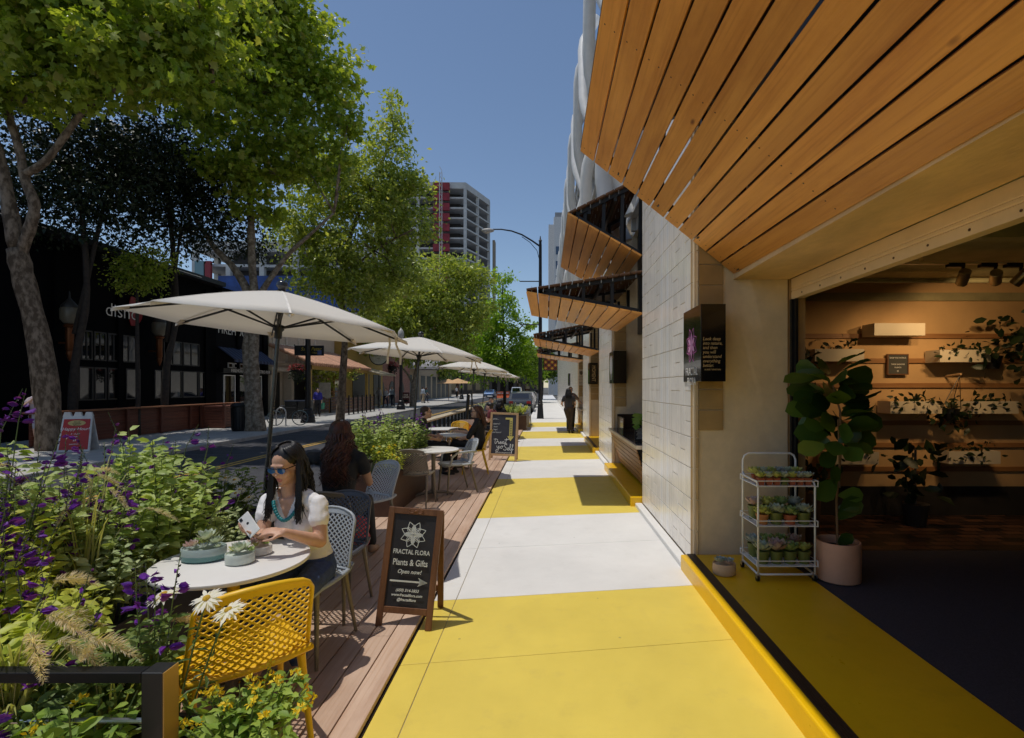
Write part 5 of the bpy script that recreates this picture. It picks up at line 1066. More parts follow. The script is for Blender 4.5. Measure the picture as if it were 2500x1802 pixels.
for i in range(6):
    x = 1.99+X0+.06+i*.07; pot(f'{gl(i)} pot from the left, back row of top cart shelf', (x,4.40+.05,FZ+SH[2]+.008), .034, .06, terra, [(0,0,.072,24,ks[(i+2) % 7]),(.01,.01,.03,12,'green')], 'small pots on the white cart', 30+i, True)
MID = [(.06,'lime',ora,.053,.085),(.175,'grey',gpl,.055,.10),(.29,'green',terra,.053,.08),(.405,'grey',gpl,.055,.10)]
for i, (dx, k, m, r, h) in enumerate(MID): pot(f'{gl(i)} pot from the left, front of middle cart shelf', (1.99+X0+dx,4.40+Y0c+.06,FZ+SH[1]+.008), r, h, m, [(0,0,.078,26,k),(.03,-.03,.045,16,k),(-.03,.02,.05,16,k)], 'small pots on the white cart', 50+i)
for i in range(4): pot(f'{gl(i)} pot from the left, back of middle cart shelf', (1.99+X0+.06+i*.117,4.40+.075,FZ+SH[1]+.008), .05, .115, gpl, [(0,0,.085,28,('pink','lime','green','blue')[i]),(.02,0.01,.07,16,'grey')], 'small pots on the white cart', 60+i)
BOT = [(.065,'grey',.09),(.18,'pink',.11),(.295,'green',.085),(.41,'lime',.07)]
for i, (dx, k, R_) in enumerate(BOT): pot(f'{gl(i)} olive green pot from the left, front of bottom cart shelf', (1.99+X0+dx,4.40+Y0c+.065,FZ+SH[0]+.008), .055, .105, gpl, [(0,0,R_,26,k)], 'small pots on the white cart', 70+i)
for i in range(4): pot(f'{gl(i)} olive green pot from the left, back of bottom cart shelf', (1.99+X0+.06+i*.117,4.40+.08,FZ+SH[0]+.008), .05, .115, gpl, [(0,0,.085,22,('blue','green','green','pink')[i])], 'small pots on the white cart', 80+i)
a = gr(1768,1402,FZ); bowl('succulent_bowl', 'small peach clay bowl of succulents alone by the plaster pillar', (a.x,a.y,FZ), [(r_*1.0,z_) for r_, z_ in pr(.098,.10)], mat('peach clay', (.60,.42,.27), .7, var=.06, scale=15), [(-.04,0,.10,.07,22,'blue'),(.04,-.01,.10,.06,20,'blue'),(.0,.03,.10,.05,18,'grey'),(.02,-.05,.1,.04,14,'pink')], grv, 1.,.85)
fx, fy = 2.45, 4.30
pt = thing('fig_pot', 'large round blush pink plant pot on the dark floor edge', 'plant pot', (fx,fy,.1385)); b = MB(); b.lathe([(.155,0),(.172,.012),(.174,.32),(.170,.327),(.158,.327),(.155,.318),(.153,.26),(0,.255)], 48); b.build('pot', mat('blush glaze', (.66,.36,.22), .6, var=.05, scale=6), pt, smooth=True, ang=50); b = MB(); b.lathe([(0,.262),(.152,.26)], 24); b.build('soil', soil, pt)
FIG = (np.array([(0,0,0),(.12,.10,.02),(.35,.22,.05),(.65,.33,.05),(.88,.24,.02),(1,0,-.06),(.88,-.24,.02),(.65,-.33,.05),(.35,-.22,.05),(.12,-.10,.02),(.35,0,-.01),(.65,0,-.02)]), [(0,9,1),(1,9,10),(9,8,10),(1,10,2),(8,7,11),(8,11,10),(2,10,11),(2,11,3),(7,6,11),(11,4,3),(11,6,5),(11,5,4)])
figl = leafmat('fig leaf', (.012,.035,.008), (.09,.16,.02), .28, .28, (.34,.40,.06))
ft = thing('fiddle_leaf_fig', 'tall fiddle-leaf fig with big glossy leaves growing in the pink pot', 'plant', (fx,fy,.40)); b = MB()
b.tube([(fx,fy,.38),(fx-.01,fy,.8),(fx+.03,fy,1.25),(fx+.02,fy,1.55),(fx-.05,fy,1.8)], [.011,.010,.010,.009,.006], 8); b.tube([(fx+.03,fy+.02,.9),(fx+.015,fy+.02,1.48)], .006, 6); b.build('stem', mat('fig stem', (.20,.11,.05), .7), ft, world=True, smooth=True)
rg = np.random.default_rng(77); C, Dd, Nn, S = [], [], [], []
for k in range(58):
    a = k*2.4; z = 1.24+.68*(k/58); d = np.array((math.cos(a), math.sin(a)*.8, rg.uniform(-.35,.45))); C.append(np.array((fx+.0-.05*(k/58), fy, z))+d*rg.uniform(.03,.12)); Dd.append(d); Nn.append(np.array((-.1,-.75,.65))+rg.normal(size=3)*.6); S.append(rg.uniform(.22,.31))
for px, py, dx, dz, s in ((2090,1080,.5,.3,.20),(2040,1100,-.6,-.4,.22),(2075,1270,.55,.75,.26),(2045,1170,-.7,-.5,.27),(2060,1240,.6,.15,.18),(2050,1330,.2,.3,.16),(2090,1210,.9,.1,.2),(2010,1190,-.3,.9,.2)):
    p = at(px,py,fy); p.x = fx-.005; C.append(np.array(p)); Dd.append(np.array((dx,-.25,dz))); Nn.append(np.array((rg.uniform(-.3,.3),-.9,.35))); S.append(s)
np_mesh('leaves', leaves(np.array(C), np.array(S), np.array(Dd), np.array(Nn), FIG), FIG[1], 12, figl, ft, smooth=True, world=True)
# wall planters inside the shop, their plants, track lights
wpl = mat('white wall planter', (.58,.50,.38), .5, var=.03); indk = leafmat('dark indoor leaf', (.006,.014,.005), (.022,.038,.012), .2, .4)
WP = [((2135,789,2259,819),'highest wall planter box, empty',0),((1990,852,2110,882),'wall planter left of the letter board',1),((2295,854,2419,884),'brightest wall planter, right of the letter board',2),((2174,980,2300,1010),'wall planter with trailing plant behind the fig leaves',2),((2376,980,2487,1010),'wall planter at the right edge, third row',2),((2022,1104,2146,1134),'low wall planter with roots hanging, behind the fig stem',3),((2317,1102,2443,1133),'lowest wall planter at the right',2)]
YW = 6.18
for i, ((x0, y0, x1, y1), lab, kind) in enumerate(WP):
    a = at(x0,y1,YW); c = at(x1,y0,YW); t = thing('wall_planter', lab, 'planter', ((a.x+c.x)/2,YW+.12,a.z), group='white planter boxes on the shop wall'); b = MB(); b.bb((a.x,YW,a.z),(c.x,6.424,a.z+.006)); b.bb((a.x,YW,a.z+.006),(c.x,YW+.008,c.z)); b.bb((a.x,YW+.008,a.z+.006),(a.x+.008,6.424,c.z)); b.bb((c.x-.008,YW+.008,a.z+.006),(c.x,6.424,c.z)); b.bb((a.x+.008,YW+.01,c.z-.05),(c.x-.008,6.42,c.z-.03)); b.build('box', wpl, t, world=True)
    if kind:
        rg = np.random.default_rng(500+i); n = (0,22,48,50)[kind]; w_ = c.x-a.x; xs_ = a.x+w_*rg.uniform(.12,.9,n); h_ = np.abs(rg.normal(size=n))*.06; C = np.stack([xs_, YW+.1+rg.normal(size=n)*.05, c.z+h_*(.6 if kind > 1 else 1.1)], 1)
        if kind > 1: m_ = n//3; C[:m_, 0] = a.x+w_*rg.uniform(-.05,1.05,m_); C[:m_, 1] = YW-.02; C[:m_, 2] = c.z-rg.random(m_)*.12
        t = thing('indoor_plant', 'small dark plant in the '+lab, 'plant', (float(xs_[0]),YW+.1,c.z)); np_mesh('foliage', leaves(C, rg.uniform(.05,.10,n), rg.normal(size=(n,3))+np.array((0,-.2,.2)), rg.normal(size=(n,3))+np.array((0,-.5,.6)), LEAFL), LEAFL[1], 7, indk, t, world=True)
a = at(2168,915,6.38); c = at(2220,864,6.38); t = thing('letter_board', 'small dark letter board with white letters on the shop wall', 'sign', ((a.x+c.x)/2,6.40,(a.z+c.z)/2)); b = MB(); w_, h_ = (c.x-a.x)/2, (c.z-a.z)/2
b.bb((-w_,-.012,-h_),(w_,.02,-h_+.012)); b.bb((-w_,-.012,h_-.012),(w_,.02,h_)); b.bb((-w_,-.012,-h_+.012),(-w_+.012,.02,h_-.012)); b.bb((w_-.012,-.012,-h_+.012),(w_,.02,h_-.012)); b.build('frame', oldwood, t); b = MB(); b.bb((-w_+.012,-.004,-h_+.012),(w_-.012,.018,h_-.012)); b.build('felt', mat('grey felt', (.06,.06,.055), .95), t)
for z, tx in ((.08,'SHOP THE WORLD'),(.0,'THESE INDOOR'),(-.04,'PLANTS'),(-.085,'$5')): text(tx, .024, M['white_paint'], t, (0,-.006,z), (R(90),0,0), ext=.0005)
hk = at(2330,918,6.3); t = thing('hanging_plant', 'dark trailing plant hanging from a peg on the shop wall', 'plant', tuple(at(2322,1000,6.25))); b = MB(); b.tube([(hk.x,6.44,hk.z),(hk.x,6.2,hk.z+.02)], .014, 8); b.build('peg', palew, t, world=True); b = MB(); pc = at(2322,1010,6.22)
for dx in (-.12,.0,.12): b.tube([(hk.x,6.22,hk.z),(pc.x+dx,6.22,pc.z+.05)], .004, 5)
b.build('cord', M['black'], t, world=True); b = MB(); b.lathe([(.05,-.09),(.085,.0),(.09,.06)], 14, c=pc); b.build('pot', M['black'], t, world=True); rg = np.random.default_rng(9); n = 120; C = np.array(pc)+rg.normal(size=(n,3))*np.array((.14,.07,.09)); np_mesh('foliage', leaves(C, rg.uniform(.06,.12,n), rg.normal(size=(n,3)), rg.normal(size=(n,3)), LEAFL), LEAFL[1], 7, indk, t, world=True)
for k, (px, py, Y, n, sc, lab) in enumerate([(2235,1140,5.95,55,.20,'dark rubber plant standing before the shop wall right of the fig'),(2460,850,6.1,70,.14,'dark bushy plant on the wall at the right edge'),(1960,900,6.15,60,.12,'dark plant on the wall left of the fig')]):
    rg = np.random.default_rng(600+k); p = np.array(at(px,py,Y)); t = thing('indoor_plant', lab, 'plant', tuple(p)); C = p+rg.normal(size=(n,3))*np.array((.16,.10,.18)); np_mesh('foliage', leaves(C, sc*rg.uniform(.6,1.2,n), rg.normal(size=(n,3))+np.array((0,-.3,.5)), rg.normal(size=(n,3))+np.array((0,-.5,.5)), LEAFL), LEAFL[1], 7, indk, t, world=True)
    if k == 0: b = MB(); b.lathe([(.10,FZ),(.14,FZ+.26),(.12,FZ+.26)], 18, c=(p[0],p[1],0)); b.build('pot', M['dark'], t, world=True); b = MB(); b.tube([(p[0],p[1],FZ+.25),(p[0],p[1],p[2]+.2)], .012, 6); b.build('stem', stemd, t, world=True)
    if k in (1,2): b = MB(); b.lathe([(.06,-.24),(.10,-.08),(.09,-.08)], 16, c=(p[0],6.3,p[2])); b.build('pot', M['black'], t, world=True)
a = at(1982,1210,5.4); t = thing('floor_pot', 'tall slim brown pot with small dark plant behind the white cart', 'plant pot', (a.x,5.4,FZ)); b = MB(); b.lathe([(.07,0),(.09,.5),(.08,.5)], 18); b.build('pot', mat('brown pot', (.13,.075,.045), .6), t, smooth=True); rg = np.random.default_rng(4); n = 40; np_mesh('foliage', leaves(np.array((0,0,.62))+rg.normal(size=(n,3))*.09, rg.uniform(.08,.16,n), rg.normal(size=(n,3))+np.array((0,0,.6)), rg.normal(size=(n,3)), LEAFL), LEAFL[1], 7, indk, t)
tr = thing('track_light_rail', 'pale ceiling rail carrying the shop spotlights', 'light', (4.6,5.05,2.98)); b = MB(); b.bb((3.3,5.03,2.96),(7.5,5.07,2.99)); b.tube([(3.7,5.05,2.98),(3.7,5.05,3.08)], .015); b.tube([(6.5,5.05,2.98),(6.5,5.05,3.08)], .015); b.build('rail', M['beige_metal'], tr, world=True)
SPW = emis('lamp lens', (1,.72,.38), 3.)
for k, (px, py, tx, tz) in enumerate([(2352,678,4.7,1.55),(2431,660,5.5,1.9),(2493,638,4.0,1.2)]):
    p = at(px,py,5.05); p.z = 2.83; tgt = Vector((tx,6.45,tz)); d = (tgt-p).normalized(); M_ = d.to_track_quat('Z','Y').to_matrix(); t = thing('track_spotlight', ('left brass track spotlight','middle brass track spotlight','right track spotlight at the picture edge')[k]+' under the shop ceiling', 'spotlight', p, group='track spotlights in the shop')
    b = MB(); b.lathe([(.045,-.08),(.05,-.075),(.05,.075),(.046,.08),(.04,.06)], 20, M=M_); b.build('can', mat('brass can', (.45,.36,.20), .35, .8), t, smooth=True, ang=40); b = MB(); b.lathe([(0,.055),(.04,.055)], 16, M=M_); b.build('lens', SPW, t); b = MB(); b.bb((-.02,-.02,.05),(.0,.0,.14)); b.bb((-.16,-.025,.10),(.0,.025,.14)); b.build('bracket', M['steel'], t)
    l = D.lights.new('track_spot', 'SPOT'); o = D.objects.new('track_spot', l); COL.objects.link(o); l.energy = (32,42,36)[k]; l.color = (1,.66,.32); l.spot_size = R(105); l.spot_blend = .6; l.shadow_soft_size = .035; o.parent = t; o.location = d*.10; o.rotation_euler = d.to_track_quat('-Z','Y').to_euler()
# ------------------------------------------------------------------ signs on the pillars, counter things
blk = mat('glossy black sign', (.006,.006,.007), .16, spec=.6, coat=.4); pinkm = mat('pink sign print', (.75,.22,.50), .45); goldm = mat('gold lettering', (.55,.40,.20), .45)
s = thing('shop_sign', 'black box sign wrapping the near pillar corner with pink flower and quotation', 'sign', (1.51,4.90,2.05))
b = MB(); b.bb((1.397,4.62,1.80),(1.622,5.2,2.50)); b.build('box', blk, s, world=True, bevel=.002)
ons = lambda u, v, d=.0: Vector((1.3955-1.51-d, 4.91-4.90-u, v)) # left face, u to the right = towards the camera
flower(s, (.0,.10), .175, lambda x, z, d=0.: ons(x, z, .0015), pinkm)
b = MB()
for k in range(6):
    a = PI/6+k*PI/3; pts = []
    for q in range(17): t_ = q/16; x = .125*t_; y = .022*math.sin(PI*t_); pts.append((x, y))
    full = pts+[(x,-y) for x, y in pts[-2:0:-1]]; b.add([ons((x*math.cos(a)-y*math.sin(a)),.10+(x*math.sin(a)+y*math.cos(a)),.003) for x, y in full], [tuple(range(len(full)))])
b.build('flower_petals', mat('light pink print', (.80,.38,.62), .45), s)
text('FRACTAL', .105, M['white_paint'], s, ons(0,-.155,.002), (R(90),0,R(-90)), ext=.0006, sx=.9); text('FLORA', .105, M['white_paint'], s, ons(0,-.25,.002), (R(90),0,R(-90)), ext=.0006, sx=.9)
for i, tx in enumerate(('Look deep','into nature,','and then','you will','understand','everything','better.')): text(tx, .043, goldm, s, (-.095,-.2815,.135-i*.040), (R(90),0,0), align='LEFT', shear=.18, ext=.0005, sx=.86)
text('ALBERT EINSTEIN', .020, goldm, s, (-.082,-.2815,-.143), (R(90),0,0), align='LEFT', shear=.18, ext=.0005, sx=.95)
# sign on the second pillar
s = thing('shop_sign', 'black box sign with white round logo on the second tiled pillar', 'sign', (1.52,10.75,2.2)); p0 = at(1487,0,10.5); Zt, Zb = at(0,857,10.6).z, at(0,936,10.6).z
b = MB(); b.bb((1.385,10.55,Zb),(1.66,11.2,Zt)); b.build('box', blk, s, world=True, bevel=.003); zc = (Zt+Zb)/2-2.2
b = MB(); b.lathe([(.17,0),(.20,0),(.20,.004),(.17,.004)], 28, M=Matrix.Rotation(R(-90),3,'Y'), c=(1.383-1.52,.12,zc+.05)); b.build('ring', M['white_paint'], s)
text('SIP', .16, M['white_paint'], s, (1.383-1.52,.12,zc-.21), (R(90),0,R(-90)), ext=.0006)
# MOMENT sign and the pale menu poster
z1, z0 = at(0,886,16.4).z, at(0,938,16.4).z
s = thing('shop_sign', 'vertical black sign reading MOMENT on the third pillar', 'sign', (1.5,16.5,(z0+z1)/2)); b = MB(); b.bb((1.385,16.35,z0),(1.655,16.9,z1)); b.build('box', blk, s, world=True); text('MOMENT', .165, goldm, s, (.02,-.155,0), (0,R(90),R(-90)) if False else (R(90),R(90),0), ext=.001, sx=.72)
s = thing('menu_poster', 'pale vertical menu poster on the fourth pillar beyond the standing woman', 'poster', (1.52,22.4,2.3)); z1, z0 = at(0,902,22.4).z, at(0,941,22.4).z
b = MB(); b.bb((1.42,22.4,z0),(1.66,22.43,z1)); b.build('sheet', mat('cream poster', (.62,.54,.42), .7), s, world=True); zc = (z0+z1)/2-2.3
b = MB(); b.prism([(.07*math.cos(a)+.02,zc+.2+.09*math.sin(a)) for a in [2*PI*k/10 for k in range(10)]], -.004, -.001, 'y'); b.build('crest', mat('brown print', (.12,.09,.07), .7), s)
text('COFFEE\nTEA\nPASTRY\n\nDAILY\n7 - 6', .065, mat('brown print', (.12,.09,.07), .7), s, (.02,-.003,zc-.13), (R(90),0,0), ext=.0004)
s = thing('shop_sign', 'small black sign panel on the far wall, left of the pale poster', 'sign', (1.35,30,2.3)); b = MB(); b.bb((1.30,29.6,at(0,912,30).z),(1.41,30.4,at(0,942,30).z)); b.build('panel', blk, s, world=True, bevel=.004)
# things on the first counter
mn = thing('menu_stand', 'black tilted menu card holder on the dark counter top', 'menu stand', (1.50,8.2,.882)); b = MB(); Mx = Matrix.Rotation(R(-16),3,'X'); b.box((0,0,.115), (.16,.008,.23), Mx); b.bar((0,.03,.16),(0,.10,0),.05,.006,(0,1,0)); b.build('card', M['black'], mn)
b = MB()
for k in range(9): z = .04+k*.02; b.box(Mx @ Vector((0,-.006,z-.115))+Vector((0,0,.115)), (.11-.02*(k % 3),.002,.006), Mx)
b.build('text_lines', mat('pale print', (.55,.52,.46), .6), mn)
bx = thing('counter_box', 'dark display box at the far end of the counter', 'box', (1.75,10.3,.882)); b = MB(); b.bb((-.25,-.35,0),(.2,.5,.02)); b.bb((-.25,.46,.02),(.2,.5,.3)); b.bb((.16,-.35,.02),(.2,.46,.3)); b.bb((-.25,-.35,.02),(-.22,.46,.26)); b.build('box', mat('brown lacquer', (.05,.025,.015), .25, coat=.3), bx)
mo = thing('monstera_plant', 'monstera leaf plant in a small pot behind the counter', 'plant', (1.62,8.3,.882)); b = MB(); b.lathe([(.05,0),(.07,.12),(.06,.12)], 16); b.build('pot', M['black'], mo); b = MB(); rg = np.random.default_rng(3); C, Dd, Nn, S = [], [], [], []
for k in range(7):
    e = np.array((rg.uniform(-.16,.12), rg.uniform(-.15,.15), rg.uniform(.22,.48))); b.tube([Vector((0,0,.1)), Vector(e*.6+np.array((0,0,.08))), Vector(e)], .004, 5); C.append(e); Dd.append(np.array((e[0],-.2,-.35))); Nn.append(np.array((-.3,-.7,.6))); S.append(.20)
b.build('stems', stemm, mo); MON = (np.array([(-.1,0,0),(-.05,.35,.02),(.25,.48,.04),(.3,.2,.02),(.5,.45,.03),(.55,.16,.01),(.75,.33,0),(1.,0,-.1),(.75,-.33,0),(.55,-.16,.01),(.5,-.45,.03),(.3,-.2,.02),(.25,-.48,.04),(-.05,-.35,.02)]), [(0,2,1),(0,3,2),(3,5,4),(0,5,3),(5,7,6),(0,7,5),(0,9,7),(9,8,7),(0,11,9),(11,10,9),(0,12,11),(0,13,12)])
np_mesh('leaves', leaves(np.array(C), np.array(S), np.array(Dd), np.array(Nn), MON), MON[1], 14, leafmat('monstera leaf', (.10,.20,.02), (.24,.34,.05), .3, .35), mo)
# ------------------------------------------------------------------ street furniture
def lamp_base(b, h=.75, r=.2):
    b.lathe([(r,0),(r,.10),(r*.92,.14),(r*.95,.3),(r*.8,.36),(r*.82,.42),(r*.7,.5),(r*.62,h),(r*.7,h+.04),(r*.55,h+.09)], 12)
g = gr(1320,1022); cl = thing('cobra_street_lamp', 'tall dark street lamp with curved arm and pale cobra head beside the yellow stripes', 'street lamp', (g.x-.02,g.y,0)); Yl = g.y
b = MB(); b.prism([(-.2,-.2),(.2,-.2),(.2,.2),(-.2,.2)], 0, .02); b.add([(-.19,-.19,.02),(.19,-.19,.02),(.19,.19,.02),(-.19,.19,.02),(-.14,-.14,.75),(.14,-.14,.75),(.14,.14,.75),(-.14,.14,.75)], [(0,1,5,4),(1,2,6,5),(2,3,7,6),(3,0,4,7),(4,5,6,7)]); b.lathe([(.15,.75),(.15,.82),(.12,.86),(.14,.95),(.105,1.)], 12); b.build('base', M['steel'], cl)
Zt = at(0,590,Yl).z; b = MB(); b.tube([(0,0,.9),(0,0,Zt-.2),(0,0,Zt)], [.115,.085,.07], 14); b.lathe([(.08,Zt),(.1,Zt+.05),(.05,Zt+.12),(.02,Zt+.3),(0,Zt+.33)], 10)
for px, z in ((1270,687),(1270,793)): q = at(px,z,Yl); b.tube([(q.x-g.x,0,q.z),(0,0,q.z)], .03, 8)
b.build('pole', M['steel'], cl, smooth=True)
P_ = [at(px,py,Yl) for px, py in ((1320,602),(1300,588),(1275,573),(1250,564),(1225,560),(1204,560))]; b = MB(); b.tube([(p.x-g.x,0,p.z) for p in P_], [.05,.045,.042,.04,.036,.034], 10); P_ = [at(px,py,Yl) for px, py in ((1317,632),(1312,612),(1295,592),(1275,578))]; b.tube([(p.x-g.x,0,p.z) for p in P_], .018, 6); b.build('arm', M['steel'], cl, smooth=True)
hd = at(1192,563,Yl); b = MB(); b.ell((hd.x-g.x,0,hd.z), (.36,.16,.12), 16, 8); b.ell((hd.x-g.x-.08,0,hd.z-.07), (.2,.12,.10), 14, 8); b.build('lamp_head', mat('lamp head grey', (.46,.44,.42), .5), cl, smooth=True)
bn = thing('street_banner', 'small patterned orange and black banner hung on the cobra lamp post', 'banner', (at(1344,888,Yl).x,Yl,at(1344,888,Yl).z)); w_ = .36; h_ = .34
b = MB(); b.bb((-w_,-.008,-h_),(w_,.008,h_)); b.build('cloth', mat('banner cloth', (.22,.05,.03), .8), bn); b = MB(); b.mi = 0
for i in range(4):
    for j in range(4): x, z = -w_+.09+i*.18, -h_+.085+j*.17; b.mi = (i+j) % 2; b.add([(x-.085,-.0095,z),(x,-.0095,z-.08),(x+.085,-.0095,z),(x,-.0095,z+.08)], [(0,1,2,3)])
b.build('pattern', [mat('banner yellow', (.60,.34,.04), .8), mat('banner brown', (.06,.03,.02), .8)], bn); b = MB(); b.tube([(-w_-.12,0,h_+.02),(w_,0,h_+.02)], .015); b.tube([(-w_-.12,0,-h_-.02),(w_,0,-h_-.02)], .015); b.build('rod', M['steel'], bn)
def post_lamp(px, py, lab):
    g = gr(px,py); t = thing('black_lamp_post', lab, 'street lamp', (g.x,g.y,0), group='black lamp posts on the left pavement'); b = MB(); lamp_base(b, .62, .34); b.build('base', M['steel'], t, smooth=True)
    b = MB(); b.tube([(0,0,.6),(0,0,5.4)], [.14,.11], 14); b.build('pole', M['steel'], t, smooth=True)
    b = MB(); b.lathe([(.1,5.4),(.16,5.5),(.24,5.7),(.22,6.05),(.12,6.2),(.04,6.3),(0,6.4)], 14); b.build('globe', mat('frosted globe', (.50,.48,.42), .4), t, smooth=True); return t, g
t, g = post_lamp(752,1032,'black post with fluted base left of the woman in blue, carrying the flower basket')
sg_ = thing('blade_sign', 'black sign board with yellow Saint Peter script behind the black post', 'sign', tuple(at(755,856,g.y+.25)))
b = MB(); b.bb((-.73,-.03,-.25),(.73,.03,.25)); b.build('board', M['black'], sg_, bevel=.01); yw = mat('yellow sign script', (.62,.45,.05), .5)
text('Saint Peter', .23, yw, sg_, (.10,-.034,.07), (R(90),0,0), shear=.3); text("BAR & GRILL", .11, yw, sg_, (.1,-.034,-.11), (R(90),0,0)); b = MB(); b.bb((.42,-.034,-.2),(.62,-.031,.02)); b.build('picture_panel', mat('blue print', (.10,.13,.30), .5), sg_); b = MB(); b.bb((-.75,-.02,.25),(-.7,.02,.3)); b.tube([(-.2,-.0,.25),(0,-.12,.32),(0,-.25,.32)], .02); b.build('bracket', M['steel'], sg_)
fbk = thing('hanging_basket', 'hanging basket of red and pink flowers on the near black post', 'flower basket', tuple(at(727,905,g.y))); rg = np.random.default_rng(8)
b = MB(); b.lathe([(.05,-.3),(.25,-.1),(.30,.05),(.27,.05)], 18); b.build('basket', M['dark'], fbk, smooth=True); b = MB()
for a in range(4): b.tube([(.28*math.cos(a*PI/2),.28*math.sin(a*PI/2),.05),(0,0,.75)], .006, 4)
b.tube([(0,0,.75),(.2,0,.8),(.48,0,.8)], .015, 6); b.build('hanger', M['steel'], fbk)
n = 420; d = rg.normal(size=(n,3)); d /= np.linalg.norm(d, axis=1)[:, None]; np_mesh('foliage', leaves(d*np.array((.42,.42,.42))*rg.uniform(.5,1,(n,1))-np.array((0,0,.12)), rg.uniform(.07,.12,n), d+rg.normal(size=(n,3))*.6, rg.normal(size=(n,3)), LEAF), LEAF[1], 4, lf_dark, fbk)
n = 260; d = rg.normal(size=(n,3)); d[:,2] = np.abs(d[:,2]); d /= np.linalg.norm(d, axis=1)[:, None]; np_mesh('flowers', leaves(d*np.array((.46,.46,.34))*rg.uniform(.75,1.05,(n,1)), rg.uniform(.05,.08,n), d+rg.normal(size=(n,3)), d, LEAF), LEAF[1], 4, leafmat('red flower', (.45,.02,.02), (.60,.10,.12), .2), fbk)
f2 = copy_tree(fbk); f2.location = at(957,895,54); f2['label'] = 'far hanging basket of dark red flowers in front of the brick house'; f2.scale = (1.6,)*3
for a in ((979,1000,'second black post, right of the three walking men'),(1127,975,'far black post at the end of the left pavement')): post_lamp(*a)
# bin, bike stand, bicycle, recycling bins
g = gr(586,1052); t = thing('litter_bin', 'round black litter bin at the foot of the twin-stemmed plane tree', 'bin', (g.x,g.y,0)); b = MB(); b.lathe([(.26,0),(.29,.05),(.31,.95),(.28,.97)], 20); b.build('body', M['steel'], t, smooth=True, ang=40); b = MB(); b.lathe([(.33,.97),(.34,1.02),(.22,1.12),(.14,1.12),(.14,1.05)], 20); b.build('lid', M['black'], t, smooth=True, ang=40); b = MB()
for k in range(20): a = 2*PI*k/20; b.bar((.302*math.cos(a),.302*math.sin(a),.08),(.322*math.cos(a),.322*math.sin(a),.93),.03,.012,(math.cos(a),math.sin(a),0))
b.build('slats', M['black'], t)
def wheel(b, c, r, ax, tr=.02): b.tube([Vector(c)+Vector((r*math.cos(a)*ax[0],r*math.cos(a)*ax[1],r*math.sin(a))) for a in [2*PI*k/26 for k in range(26)]], tr, 6, closed=True)
g = gr(686,1040); t = thing('bike_stand', 'pale steel hoop bicycle stand on the left pavement', 'bike rack', (g.x,g.y,0), .2); b = MB(); b.tube([(-.2,0,0),(-.2,0,.6)]+[(-.2*math.cos(a),0,.6+.22*math.sin(a)) for a in [PI*k/10 for k in range(11)]]+[(.2,0,.6),(.2,0,0)], .03, 10); b.build('hoop', mat('galvanised steel', (.45,.46,.47), .4, .6), t, smooth=True)
for x in (-.2, .2): b = MB(); b.lathe([(.07,0),(.07,.012),(.04,.02)], 12, c=(x,0,0)); b.build('foot_plate', M['bolt'], t)
t = thing('bicycle', 'dark bicycle with blue-grey tyres locked at the hoop stand', 'bicycle', (g.x+.15,g.y+.3,0), .25); ax = (1,0)
for x in (-.52, .52):
    b = MB(); wheel(b, (x,0,.34), .33, ax, .022); w_ = b.build('wheel', mat('bicycle tyre', (.05,.09,.11), .6), t, smooth=True); b = MB()
    for k in range(12): a = PI*k/6; b.tube([(x,0,.34),(x+.32*math.cos(a),0,.34+.32*math.sin(a))], .003, 4)
    b.build('spokes', M['bolt'], w_)
b = MB(); bbk = (-.05,0,.3); st_ = (-.2,0,.82); hd_ = (.36,0,.80)
for p, q in (((-.52,0,.34),bbk),(bbk,st_),(st_,hd_),(bbk,hd_),((-.52,0,.34),st_),(hd_,(.52,0,.34)),(hd_,(.34,0,.95))): b.tube([p,q], .017, 6)
b.build('frame', M['steel'], t); b = MB(); b.ell((-.22,0,.88), (.14,.07,.035), 10, 6); b.build('saddle', M['black'], t); b = MB(); b.tube([(.26,-.25,.97),(.34,-.1,.97),(.34,.1,.97),(.26,.25,.97)], .014, 6); b.build('handlebar', M['black'], t)
for k, px in enumerate((706, 716)):
    g = gr(px,1024); t = thing('waste_container', ('left','right')[k]+' black square waste container beside the black post', 'bin', (g.x+k*.5-.1,g.y+.6,0), .1); b = MB(); b.add([(-.27,-.27,0),(.27,-.27,0),(.27,.27,0),(-.27,.27,0),(-.32,-.32,.95),(.32,-.32,.95),(.32,.32,.95),(-.32,.32,.95)], [(0,1,5,4),(1,2,6,5),(2,3,7,6),(3,0,4,7),(3,2,1,0)]); b.build('body', M['black'], t, bevel=.02); b = MB(); b.bb((-.34,-.34,.951),(.34,.34,1.02)); b.build('lid', mat('blue black lid', (.02,.03,.06), .4), t, bevel=.02)
g = gr(455,1048); t = thing('timber_planter', 'square reddish timber planter at the corner of the patio wall', 'planter', (-14.1,22.6,0)); b = MB()
for k in range(8): b.bb((-.45,-.9,.03+k*.115),(.45,.9,.135+k*.115))
b.build('board_box', wd_red, t, bevel=.004)
for x in (-.47,.47):
    for y in (-.92,.92): b = MB(); b.bb((x-.05,y-.05,0),(x+.05,y+.05,.98)); b.build('corner_post', wd_red, t)
vine = thing('climbing_vine', 'pale leafy vine hanging over the clay tile porch', 'plant', tuple(at(800,930,36))); rg = np.random.default_rng(5); C = []
for px, py, Y, n, s in ((775,905,35.2,260,.45),(815,915,36.,300,.5),(850,910,38,200,.4),(770,940,35.2,160,.3),(800,940,36,160,.35),(790,968,36,90,.25)): C.append(np.array(at(px,py,Y))+rg.normal(size=(n,3))*np.array((s,s*.8,s*.5)))
